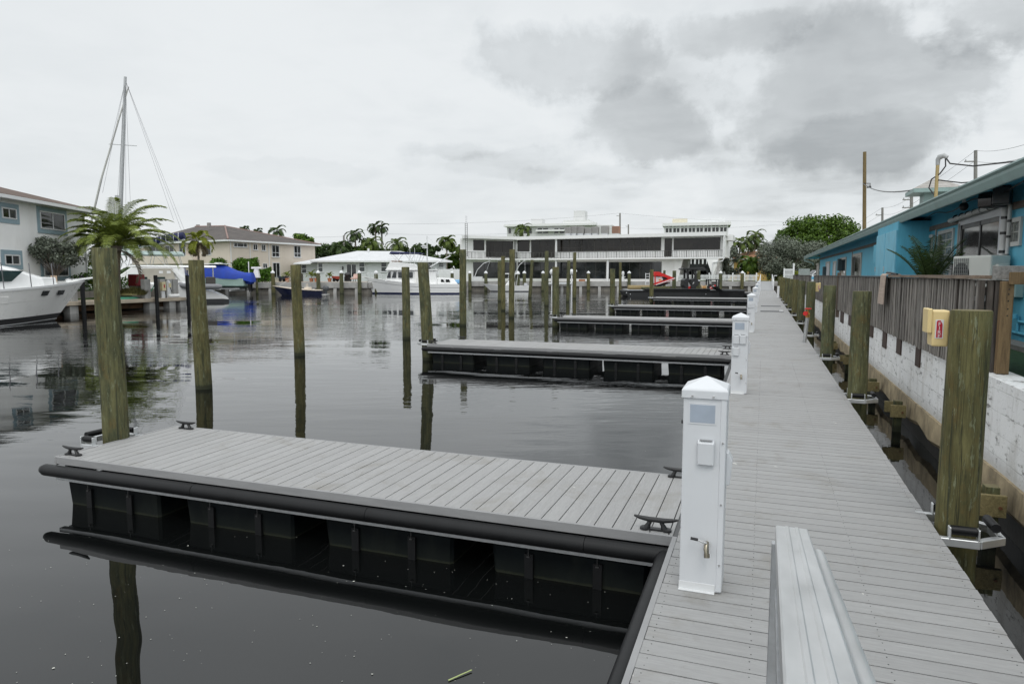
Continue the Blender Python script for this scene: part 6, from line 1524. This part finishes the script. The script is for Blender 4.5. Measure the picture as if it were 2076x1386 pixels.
# black machine with canopy
t = thing('canopy_machine', 'black machine with a flat canopy roof standing on the barge', 'machine', tuple(f.M @ Vector((bx(1400, 1.6), 1.6, .67))), rzb)
q = lambda px, py: ((px-1045)/7.16*76.5/1383, zf(py/7.16+530)-.67)
m = MB(); m.prism([q(890, 110), q(905, 95), q(1190, 97), q(1212, 112), q(1205, 122), q(895, 122)], -.9, .9, 'xz'); m.build('canopy', M_BLKP, t, .02)
m = MB()
for (a, b) in ((960, 990), (1075, 1102)):
    for yy in (-.75, .6): MB().prism([q(a, 122), q(b, 122), q(b, 300), q(a, 300)], yy, yy+.14, 'xz').build('canopy_post', M_BLKP, t)
m = MB(); m.prism([q(925, 265), q(955, 245), q(985, 250), q(985, 410), q(935, 410), q(940, 375), q(918, 350)], -.8, .8, 'xz'); m.prism([q(1025, 260), q(1060, 245), q(1140, 255), q(1150, 285), q(1125, 345), q(1100, 360), q(1095, 410), q(1025, 410)], -.8, .8, 'xz'); m.build('body', M_BLKP, t, .04)
m = MB(); m.prism([q(985, 285), q(1025, 340), q(1025, 410), q(1012, 410), q(985, 320)], -.5, .5, 'xz'); m.build('brace', M('pale_stripe', (.40, .40, .40), .5), t)
m = MB(); m.prism([q(985, 370), q(1022, 355), q(1022, 410), q(985, 410)], -.6, .4, 'xz'); m.build('red_part', M_RED, t)
m = MB(); m.prism([q(1120, 262), q(1160, 268), q(1140, 285), q(1125, 280)], -.82, .2, 'xz'); m.build('lamp', M_ALU, t)
m = MB(); m.prism([q(1045, 320), q(1062, 295), q(1068, 300), q(1050, 325)], -.815, -.80, 'xz'); m.build('marking', M_WHT, t)
# small frame machine
t = thing('frame_machine', 'small black framed pump with red and silver engine on the barge', 'machine', tuple(f.M @ Vector((bx(1444, 1.2), 1.2, .67))), rzb)
m = MB(); wd, h = .62, 1.12
for xx in (-wd, wd-.12):
    for yy in (-.5, .4): m.box(xx, xx+.12, yy, yy+.1, 0, h)
m.box(-wd, wd, -.52, .52, h, h+.10); m.build('frame', M_BLKP, t, .01)
m = MB(); m.box(-.3, .3, -.3, .3, .1, .7); m.cyl((-.2, -.35, .85), (.25, -.35, .85), .12); m.build('engine', M('engine_dark', (.08, .075, .075), .5, .4, var=.8, scale=12), t, .03)
m = MB(); m.cyl((-.25, -.32, .3), (-.25, -.42, .3), .16); m.box(.05, .25, -.36, -.3, .45, .6); m.build('red_part', M_RED, t); m = MB(); m.tube([(-.4, -.4, .2), (0, -.45, .5), (.3, -.4, .25)], .05, 8); m.build('pipe', M_STEEL, t)
p = f.M @ Vector((bx(1426, .7), .7, .67)); t = thing('pipe_spool', 'orange wooden spool with pale ends beside the framed pump on the barge', 'spool', tuple(p), rzb); MB().cyl((-.2, 0, .3), (.2, 0, .3), .2).build('drum', M('orange_wood', (.40, .20, .06), .6), t); m = MB(); m.cyl((-.27, 0, .3), (-.2, 0, .3), .3, n=16); m.cyl((.2, 0, .3), (.27, 0, .3), .3, n=16); m.build('spool_end', M('pale_wood', (.5, .40, .24), .7), t)
# black workboat at the right end
p = gp(1506, 72.3); t = thing('black_workboat', 'small black open workboat tied at the right end of the barge', 'boat', (p.x, p.y, 0), rad(YAW)+PI)
H = Hull(2.6, 1.6, lambda t: .75, -.2, .35, .3, 2.2, .85, .3); H.band('hull', M_BLKP, t, lambda t: -.1, H.sheer); H.band('rim', M('rim_grey', (.10, .105, .11), .45), t, lambda t: .72, lambda t: .84, off=.06, k=2); H.deck('deck', M_BLKP, t, lambda t: .6)
m = MB(); m.loft([[(2.2, -.6, .7), (2.2, .6, .7), (2.6, .5, .7), (2.6, -.5, .7)], [(2.9, -.6, 1.15), (2.9, .6, 1.15), (3.2, .55, 1.15), (3.2, -.55, 1.15)]]); m.build('splash_board', M_RUB, t)

# ================================================================== CARS
def car(loc, rz, label, paint, kind='suv', cat='car'):
    t = thing('parked_car', label, cat, loc, rz, 'cars parked on the far shore')
    Lc, Wd = 4.7, 1.85
    prof = [(-2.3, .35), (-2.32, .8), (-2.2, 1.0), (-1.05, 1.08), (1.9, 1.08), (2.25, .98), (2.32, .7), (2.3, .35)] if kind == 'suv' else [(-2.4, .4), (-2.42, .85), (-2.3, 1.05), (-.9, 1.1), (2.4, 1.12), (2.42, .4)]
    m = MB(); m.loft([[(x, s*Wd/2*(.94 if abs(s) > .9 else 1), z) for x, z in prof] for s in (-1, -.88, .88, 1)]); m.build('body', paint, t, smooth=40)
    top = [(-1.15, 1.07), (-.45, 1.62), (1.75, 1.66), (2.2, 1.07)] if kind == 'suv' else [(-1.0, 1.09), (-.35, 1.7), (.7, 1.7), (.95, 1.09)]
    m = MB(); m.loft([[(x, s*(.82 if z < 1.3 else .70), z) for x, z in top] for s in (-1, 1)]); g_ = m.build('window', M_GLASS, t, .03)
    m = MB(); m.box(top[1][0], top[2][0], -.70, .70, top[1][1]-.03, top[1][1]+.05)
    for x0, x1 in ((top[0], top[1]), (top[2], top[3])):
        for s in (-1, 1): m.beam((x0[0], s*.81 if x0[1] < 1.3 else s*.70, x0[1]), (x1[0], s*.81 if x1[1] < 1.3 else s*.70, x1[1]), .08, .07)
    for s in (-1, 1): m.beam((.6 if kind == 'suv' else .3, s*.82, 1.07), (.55 if kind == 'suv' else .25, s*.71, 1.64), .08, .06)
    m.build('roof', paint, t, .01)
    for x in (-1.45, 1.4):
        for s in (-1, 1):
            wl = MB().cyl((x, s*.74, .34), (x, s*.95, .34), .34, n=18).build('wheel', M_RUB, t, smooth=50); MB().cyl((x, s*.94, .34), (x, s*.962, .34), .21, n=14).build('rim', M_ALU, wl)
    for s in (-1, 1):
        MB().box(-2.34, -2.26, s*.62-.2, s*.62+.2, .75, .9).build('headlight', M('headlight', (.6, .62, .64), .15), t, .02)
        MB().box(2.28, 2.34, s*.7-.12, s*.7+.12, .75, .95).build('taillight', M('tail_red', (.3, .01, .01), .3), t, .02)
    return t
M_CW = M('car_white', (.65, .66, .67), .25, var=.02, coat=.6); M_CB = M('car_black', (.02, .021, .023), .2, coat=.6); M_CG = M('car_grey', (.10, .105, .11), .25, coat=.6)
car(tuple(gp(1388, 125, GZ+.03)), rad(100), 'silver white car seen through the carport opening', M_CW)
car(tuple(gp(1381, 117, GZ+.03)), rad(25), 'dark grey car in the carport in front of the silver one', M_CG)
car(tuple(gp(1421, 119, GZ+.03)), rad(25), 'black car in the carport beside the slanted column', M_CB, 'pickup')
car(tuple(gp(1456, 121, GZ+.03)), rad(60), 'white car just right of the slanted column', M_CW)
car(tuple(gp(1659, 90, GZ)), rad(20), 'white car half hidden behind the turquoise building corner', M_CW)

# ================================================================== VEGETATION
def leaf_quad(m, p, n, s, asp=1.0):
    n = Vector(n); n.normalize(); a = n.orthogonal().normalized(); a.rotate(Matrix.Rotation(R.uniform(0, 6.28), 3, n)); b = n.cross(a)*asp
    a = a*s; b = b*s; p = Vector(p)
    try: m.bm.faces.new([m.bm.verts.new(p-a*.9), m.bm.verts.new(p-b*.55), m.bm.verts.new(p+a), m.bm.verts.new(p+b*.55)])
    except ValueError: pass
def rnd_unit():
    while True:
        v = Vector((R.uniform(-1, 1), R.uniform(-1, 1), R.uniform(-1, 1)))
        if .05 < v.length < 1: return v.normalized()
def blob_leaves(m, c, r, n, s, asp=1.0, flat=.75):
    c = Vector(c)
    for _ in range(n):
        d = rnd_unit(); q = R.random()**.4
        p = c+Vector((d.x*r*q, d.y*r*q, d.z*r*q*flat)); leaf_quad(m, p, d*.7+rnd_unit()*.8+Vector((0, 0, .35)), s*R.uniform(.6, 1.25), asp)
def tree(name, label, p, zc, rx, rz_, fol, nc=26, nl=110, ls=.22, tr=.18, cat='tree', group=None, low=-.5, clump=.36, asp=1.0, lean=(0, 0), multi=1):
    """p ground point; zc crown centre height above ground; rx, rz_ crown radii"""
    t = thing(name, label, cat, tuple(p), 0, group)
    m = MB(); w_ = MB(); top = Vector((lean[0], lean[1], zc))
    cs = []
    for _ in range(nc*6):
        d = rnd_unit()
        if d.z < low: continue
        q = R.uniform(.45, 1.0)**.6
        c = top+Vector((d.x*rx*q, d.y*rx*q, d.z*rz_*q))
        if all((c-o).length > rx*clump*.45 for o, _ in cs): cs.append((c, rx*clump*R.uniform(.6, 1.15)))
        if len(cs) >= nc: break
    for c, r in cs: blob_leaves(m, c, r, int(nl*R.uniform(.7, 1.3)), ls, asp, .7)
    m.build('crown', fol, t)
    for k in range(multi):
        b0 = Vector((R.uniform(-.3, .3), R.uniform(-.3, .3), 0))*(multi-1)*.6
        sp = b0+(top-b0)*.45+Vector((R.uniform(-.2, .2), 0, 0))
        w_.tube([tuple(b0), tuple(b0.lerp(sp, .5)+Vector((R.uniform(-.1, .1)*rx*.3, 0, 0))), tuple(sp)], [tr*1.25, tr, tr*.75], 8)
        for c, r in cs[k::multi]:
            if R.random() < .6: w_.tube([tuple(sp), tuple(sp.lerp(c, .55)+Vector((0, 0, -.06*rx))), tuple(c)], [tr*.5, tr*.28, tr*.08], 5)
    w_.build('trunk', M_BARK, t, smooth=60)
    return t
def frond(m, base, az, el, L, droop, nl=26, ll=.55, lw=.035, start=.12, up=.25, rr=.02, dropl=.35):
    p = Vector(base); n = 12; pts = [p.copy()]; e = el; a = az; ds = L/n; dirs = []
    for k in range(n):
        d = Vector((math.cos(a)*math.cos(e), math.sin(a)*math.cos(e), math.sin(e))); dirs.append(d); p = p+d*ds; pts.append(p.copy()); e -= droop/n*(.6+1.2*k/n)
    m.tube([tuple(q) for q in pts], [rr*(1-.8*k/n) for k in range(n+1)], 4, caps=False)
    for i in range(nl):
        s = start+(1-start)*(i+.5)/nl; f = s*n; k = min(int(f), n-1); q = pts[k].lerp(pts[k+1], f-k); d = dirs[k]
        side = d.cross(Vector((0, 0, 1))); 
        if side.length < .05: side = Vector((math.sin(az), -math.cos(az), 0))
        side.normalize(); nn = side.cross(d).normalized()
        ln = ll*(.35+.65*math.sin(PI*min(1, .18+s*.82)))*R.uniform(.85, 1.1)
        for sg in (-1, 1):
            o = (side*sg*.85+d*.55+nn*up).normalized(); tip = q+o*ln+Vector((0, 0, -dropl*ln*R.uniform(.6, 1.3))); mid = q+o*ln*.55
            wv = d*lw
            try: m.bm.faces.new([m.bm.verts.new(v) for v in (q-wv*.5, mid-wv*.6, tip, mid+wv*.6, q+wv*.5)])
            except ValueError: pass
def palm(name, label, p, h, nf, L, fol, tr=.16, ll=.5, lw=.05, nl=24, droop=1.5, dead=0, cat='palm', group=None, lean=(0, 0), elr=(-.3, 1.35), boots=0.0, lf=None):
    t = thing(name, label, cat, tuple(p), 0, group)
    top = Vector((lean[0], lean[1], h))
    MB().tube([(0, 0, -.1), (lean[0]*.25, lean[1]*.25, h*.4), (lean[0]*.7, lean[1]*.7, h*.75), tuple(top)], [tr*1.25, tr, tr*.9, tr*.95+boots], 10).build('trunk', M_PBARK, t, smooth=60)
    m = MB()
    for k in range(nf):
        az = 2.399*k+R.uniform(-.2, .2); q = (k+.5)/nf; el = elr[1]+(elr[0]-elr[1])*q**.8
        Lk = L*R.uniform(.85, 1.08)*(lf(az) if lf else 1)
        frond(m, top+Vector((math.cos(az)*tr*.6, math.sin(az)*tr*.6, .15*(1-q))), az, el, Lk, droop*R.uniform(.85, 1.15), nl, ll, lw)
    m.build('crown', fol, t)
    if dead:
        m = MB()
        for k in range(dead): frond(m, top+Vector((0, 0, -.15)), 2.399*k+.5, -.5, L*.75, 1.4, nl, ll, lw)
        m.build('dead_frond', F_DEAD, t)
    return t
def hedge(label, pts, w_, h, fol, nl, ls, name='hedge', z=GZ, cat='hedge', wob=.25):
    t = thing(name, label, cat, (pts[0].x, pts[0].y, z), 0)
    m = MB()
    for a, b in zip(pts, pts[1:]):
        L = (b-a).length; d = (b-a).normalized(); nrm = Vector((-d.y, d.x, 0)); k = int(nl*L)
        for _ in range(k):
            s, yv = R.random(), R.uniform(-1, 1); top = h*(1-wob*.5+wob*math.sin(s*L*1.3+a.x)*.5)*(1-.25*yv*yv)
            zv = top*(R.random()**.5); pos = (a-pts[0])+d*(s*L)+nrm*(yv*w_/2*(.8+.2*R.random())); leaf_quad(m, (pos.x, pos.y, zv), rnd_unit()+Vector((0, 0, .4)), ls*R.uniform(.6, 1.2))
    m.build('foliage', fol, t)
    m = MB()
    for a, b in zip(pts, pts[1:]):
        for q in range(max(1, int((b-a).length/1.2))): c = (a-pts[0]).lerp(b-pts[0], (q+.5)/max(1, int((b-a).length/1.2))); m.cyl((c.x, c.y, 0), (c.x, c.y, h*.6), .05, n=6)
    m.build('stem', M_BARK, t)
    return t

p = gp(234, 47.0, 1.1)
palm('feather_palm', 'big feather palm with arching fronds right behind the thickest left piling', p, zat(499, 47)-1.1, 52, 3.9, F_PALM, .26, .78, .036, 62, 1.45, 3, lean=(.25, 0), elr=(.18, 1.53), boots=.1, lf=lambda a: 1.0+.12*math.cos(a-rad(YAW)))
p = gp(212, 53, 1.2); palm('feather_palm', 'darker small palm behind the big one beside the white house corner', p, zat(505, 53)-1.2, 18, 2.2, F_PALMD, .15, .5, .05, 26, 1.9, 0)
p = gp(404, 76.5, .9); palm('small_palm', 'small yellow green palm with hanging dead fronds behind the second piling', p, zat(489, 76.5)-.9, 11, 2.5, F_YEL, .12, .62, .09, 30, 2.2, 6, elr=(-.2, 1.4))
p = gp(112, 44.0, 1.2); tree('buttonwood_shrub', 'silvery grey shrub tree in front of the white house behind the yacht', p, zat(520, 44)-1.2, 1.35, 1.25, F_SILV, 26, 150, .10, .09, 'tree', clump=.42)
hedge('green hedge on the lawn behind the yacht pulpit', [gp(150, 47, 0), gp(262, 51, 0)], 1.2, 1.55, F_HEDGE, 420, .09, z=1.1)
t = thing('ornamental_grass', 'brownish green ornamental grass clump on the pier lawn beside the red locker', 'grass clump', tuple(gp(268, 47.3, 1.0)))
m = MB()
for k in range(1500):
    a = R.uniform(0, 6.28); r = R.random()**.5; b = Vector((r*1.0*math.cos(a), r*.7*math.sin(a), 0)); ln = R.uniform(.5, 1.0)*(1.1-.45*r); d = Vector((b.x*.7+R.uniform(-.2, .2), b.y*.7+R.uniform(-.2, .2), 1)).normalized(); mid = b+d*ln*.6; tip = mid+Vector((d.x*.5, d.y*.5, .1))*ln*.5; s = Vector((-math.sin(a), math.cos(a), 0))*.014
    m.face([b-s, b+s, mid+s]); m.face([b-s, mid+s, tip, mid-s])
m.build('blades', F_REED, t); MB().lathe([(.01, .32), (.5, .28), (.85, .1), (.9, 0), (.01, 0)], n=14).build('clump_base', F_REED, t)
palm('garden_croton', 'small reddish green plant at the white house corner', gp(187, 50, 1.2), .3, 10, .9, F_YEL, .05, .25, .06, 12, 1.0, 0, 'plant', elr=(.3, 1.3))
hedge('large rounded green hedge in front of the beige house', [gp(432, 93.5), gp(522, 94)], 3.4, 3.7, F_HEDGE, 1500, .19, z=GZ, wob=.12)
hedge('lower rounded hedge beside the large one at the beige house', [gp(522, 93.5), gp(550, 94)], 2.6, 2.4, F_HEDGE, 900, .17, z=GZ)

# tree belt behind the left and middle houses
GT = 'trees behind the houses across the canal'
for u, v, d, wpx, hpx, fol, lb in (
    (616, 477, 122, 30, 30, F_GREEN, 'bright green rounded tree rising behind the beige house right end'),
    (655, 496, 124, 34, 24, F_DARK, 'dark bushy tree behind the left end of the bungalow roof'),
    (700, 494, 130, 34, 26, F_DARK, 'dark bushy tree behind the bungalow at the short utility pole'),
    (745, 488, 132, 34, 28, F_GREEN, 'mid green bushy tree below the tall thin palms'),
    (790, 492, 130, 32, 26, F_DARK, 'bushy tree behind the bungalow ridge'),
    (838, 496, 128, 26, 24, F_DARK, 'dark tree left of the trawler mast'),
    (858, 489, 126, 24, 26, F_DARK, 'dark oak like tree directly behind the trawler mast'),
    (884, 500, 124, 24, 24, F_DARK, 'low dark tree right of the trawler mast'),
    (926, 498, 122, 26, 30, F_GREEN, 'green tree beside the balcony building left end')):
    z1 = zat(v, d); rx = wpx/F*d; rz_ = hpx/F*d; zc = z1-rz_*1.0-GZ
    tree('background_tree', lb, gp(u, d, GZ), max(zc, rz_*.7), rx, rz_, fol, 20, 90, .34, .2, group=GT, clump=.42, low=-.8)
GP = 'palms behind the houses across the canal'
for u, v, d, L, nf, fol, lb in (
    (564, 470, 135, 2.3, 12, F_PALMD, 'dark palm top peeking over the beige house roof ridge'),
    (498, 466, 140, 1.3, 9, F_PALMD, 'tiny palm top above the beige house roof near its peak'),
    (527, 470, 140, 1.0, 8, F_PALMD, 'smallest palm top above the beige house roof slope'),
    (724, 476, 130, 2.3, 13, F_PALMD, 'palm with drooping dark fronds left of the tall thin palms'),
    (752, 494, 126, 2.8, 15, F_PALM, 'bushy light green palm below the tall thin palms'),
    (765, 462, 134, 2.2, 10, F_PALMD, 'tallest thin palm left of centre above the bungalow'),
    (776, 464, 135, 1.8, 9, F_PALMD, 'thin palm leaning against the tall utility pole'),
    (804, 497, 126, 3.0, 16, F_PALM, 'wide green palm behind the bungalow roof ridge'),
    (686, 502, 122, 2.4, 13, F_PALMD, 'low dark palm behind the left part of the bungalow'),
    (905, 491, 118, 2.0, 20, F_PALM, 'rounded fan palm between bungalow and balcony building'),
    (938, 506, 119, 2.2, 14, F_PALM, 'fan palm touching the balcony building left edge'),
    (1060, 466, 150, 2.8, 18, F_PALM, 'palm top standing over the flat white roof'),
    (1480, 498, 128, 2.5, 14, F_PALMD, 'leftmost palm of the group beside the balcony building right end'),
    (1497, 494, 126, 2.5, 14, F_PALM, 'second palm of the group on the right over the yellow house'),
    (1513, 492, 128, 2.5, 14, F_PALMD, 'third palm of the group on the right over the yellow house'),
    (1527, 478, 130, 2.3, 12, F_PALM, 'tallest palm of the group on the right'),
    (1537, 496, 131, 2.3, 12, F_PALMD, 'rightmost palm of the group, beside the silvery tree')):
    z1 = zat(v, d)-GZ
    palm('background_palm', lb, gp(u, d, GZ), z1, nf, L, F_PALMB if fol is F_PALM else fol, .16, .75, .13, 16, 2.1, 0, group=GP, lean=(R.uniform(-.3, .3), 0), elr=(-.45, 1.3))
palm('weeping_palm', 'full green palm with weeping fronds in front of the yellow house', gp(1522, 112, GZ), zat(535, 112)-GZ, 26, 2.6, F_GREEN, .3, .8, .12, 20, 2.3, 0, elr=(-.5, 1.4))
tree('silver_buttonwood', 'dark silvery tree against the balcony building right end', gp(1474, 115, GZ), zat(527, 115)-GZ, 1.9, 2.9, F_SILV, 26, 100, .22, .16, low=-.8, clump=.45)
tree('silver_buttonwood', 'wide silvery grey tree at the end of the walkway', gp(1603, 108, GZ), zat(526, 108)-GZ, 5.0, 3.3, F_SILV, 80, 330, .15, .2, low=-.75, clump=.30, multi=3)
tree('shade_tree', 'big round bright green tree behind the silvery one', gp(1657, 150, GZ), zat(500, 150)-GZ, 8.9, 6.4, F_GREEN, 190, 120, .34, .5, low=-.6, clump=.24)
hedge('yellow green low shrubs under the silvery tree', [gp(1556, 118), gp(1598, 116)], 2.5, 1.5, F_YEL, 300, .2)
hedge('bright yellow green shrub beside the white garden gate', [gp(1612, 100), gp(1632, 99)], 2.0, 2.1, F_YEL, 380, .2)
hedge('dark hedge far behind the lawn at the walkway end', [gp(1540, 128), gp(1680, 126)], 2.5, 2.4, F_DARK, 260, .3)
hedge('shrub beside the picket fence end', [gp(1440, 122), gp(1472, 122)], 2.5, 1.3, F_DARK, 260, .25)
# potted palm beside the turquoise wall
XP = 3.0; yp = ypx(1876, XP)
t = palm('potted_palm', 'potted palm with long feathery fronds against the turquoise wall', (XP, yp, 1.32), .72, 11, 1.12, F_PALMD, .03, .30, .014, 34, .55, 0, 'plant', elr=(1.08, 1.5), lf=lambda a: .92)
MB().lathe([(.2, 0), (.27, .42), (.29, .45), (.25, .45), (.24, .40), (.01, .40)], n=16).build('pot', M('dark_pot', (.05, .045, .04), .6), t, smooth=40)
# far woods that read as one mass
m = MB()
for k in range(9000):
    u = R.uniform(-500, 2400); d = R.uniform(215, 250); p = gp(u, d, GZ); h = (5.2+1.6*math.sin(u*.021)+1.2*math.sin(u*.067+1))*(R.random()**.55)
    leaf_quad(m, (p.x, p.y, GZ+h), rnd_unit()+Vector((0, 0, .3)), R.uniform(.5, 1.0))
o = m.build('distant_trees', F_DARK); tag(o, 'low dark belt of distant trees on the horizon', 'woods', kind='stuff')

# ================================================================== PATIO THINGS
def onlawn(u, d, z=GZ+.13): return tuple(gp(u, d, z))
t = thing('barbecue_grill', 'black covered barbecue grill on the bungalow patio', 'grill', onlawn(705, 94)); m = MB(); m.lathe([(.35, .7), (.48, .85), (.46, 1.05), (.3, 1.22), (.01, 1.28)], n=14); m.build('hood', M_BLKP, t, smooth=50); m = MB(); m.box(-.4, .4, -.3, .3, 0.05, .72); m.box(.4, .8, -.25, .25, .75, .8); m.build('cabinet', M_BLKP, t, .03)
t = thing('patio_chair', 'pale pink cushioned patio chair right of the black grill', 'chair', onlawn(718, 93)); MB().box(-.4, .4, -.35, .35, .35, .52).build('seat', M('pink_cushion', (.55, .38, .33), .8), t, .05); MB().loft([[(-.4, .25, .52), (.4, .25, .52), (.4, .38, .52), (-.4, .38, .52)], [(-.4, .45, 1.05), (.4, .45, 1.05), (.4, .55, 1.05), (-.4, .55, 1.05)]]).build('backrest', M('pink_cushion', ()), t, .04); m = MB()
for x in (-.36, .36):
    for y in (-.3, .3): m.box(x-.03, x+.03, y-.03, y+.03, 0, .35)
m.build('legs', M_BLKP, t)
for u, lb, c in ((683, 'red and black bicycle like cart on the bungalow patio', (.30, .05, .03)), (574, 'dark folded cart at the beige house terrace', (.03, .04, .06))):
    t = thing('garden_cart', lb, 'cart', onlawn(u, 93)); m = MB(); m.loft([[(-.5, -.3, .35), (.5, -.3, .35), (.5, .3, .35), (-.5, .3, .35)], [(-.65, -.4, .75), (.65, -.4, .75), (.65, .4, .75), (-.65, .4, .75)]]); m.build('tray', M('cart_%d' % u, c, .5), t, .03)
    m = MB(); m.tube([(.6, -.3, .7), (.95, -.3, 1.1), (.95, .3, 1.1), (.6, .3, .7)], .03, 6); m.build('handle', M_BLKP, t); m = MB()
    for y in (-.38, .38): m.cyl((-.2, y-.04, .25), (-.2, y+.04, .25), .25, n=14)
    m.build('wheels', M_RUB, t)
M_TERRA = M('terracotta', (.40, .17, .09), .8)
for u, d, lb, L in ((582, 92, 'potted palm by the beige house sliding door', .9), (631, 92.5, 'potted leafy plant left of the bungalow windows', 1.0), (668, 93, 'low potted plant by the bungalow wall', .6), (641, 92, 'small shrub pot near the capped piling', .6)):
    t = palm('potted_plant', lb, onlawn(u, d), .75, 9, L, F_PALM, .05, .3, .09, 9, 1.2, 0, 'plant', elr=(.2, 1.4)); MB().lathe([(.2, 0), (.3, .5), (.26, .5), (.01, .45)], n=12).build('pot', M_TERRA, t)
t = thing('terracotta_planter', 'terracotta planter box on the grass before the dark ground floor glass', 'planter', onlawn(1180, 101.5, GZ+.05)); MB().box(-.45, .45, -.2, .2, 0, .32).build('planter_box', M_TERRA, t, .04); MB().box(-.4, .4, -.16, .16, .32, .36).build('soil', M('soil', (.05, .035, .025), .9), t)
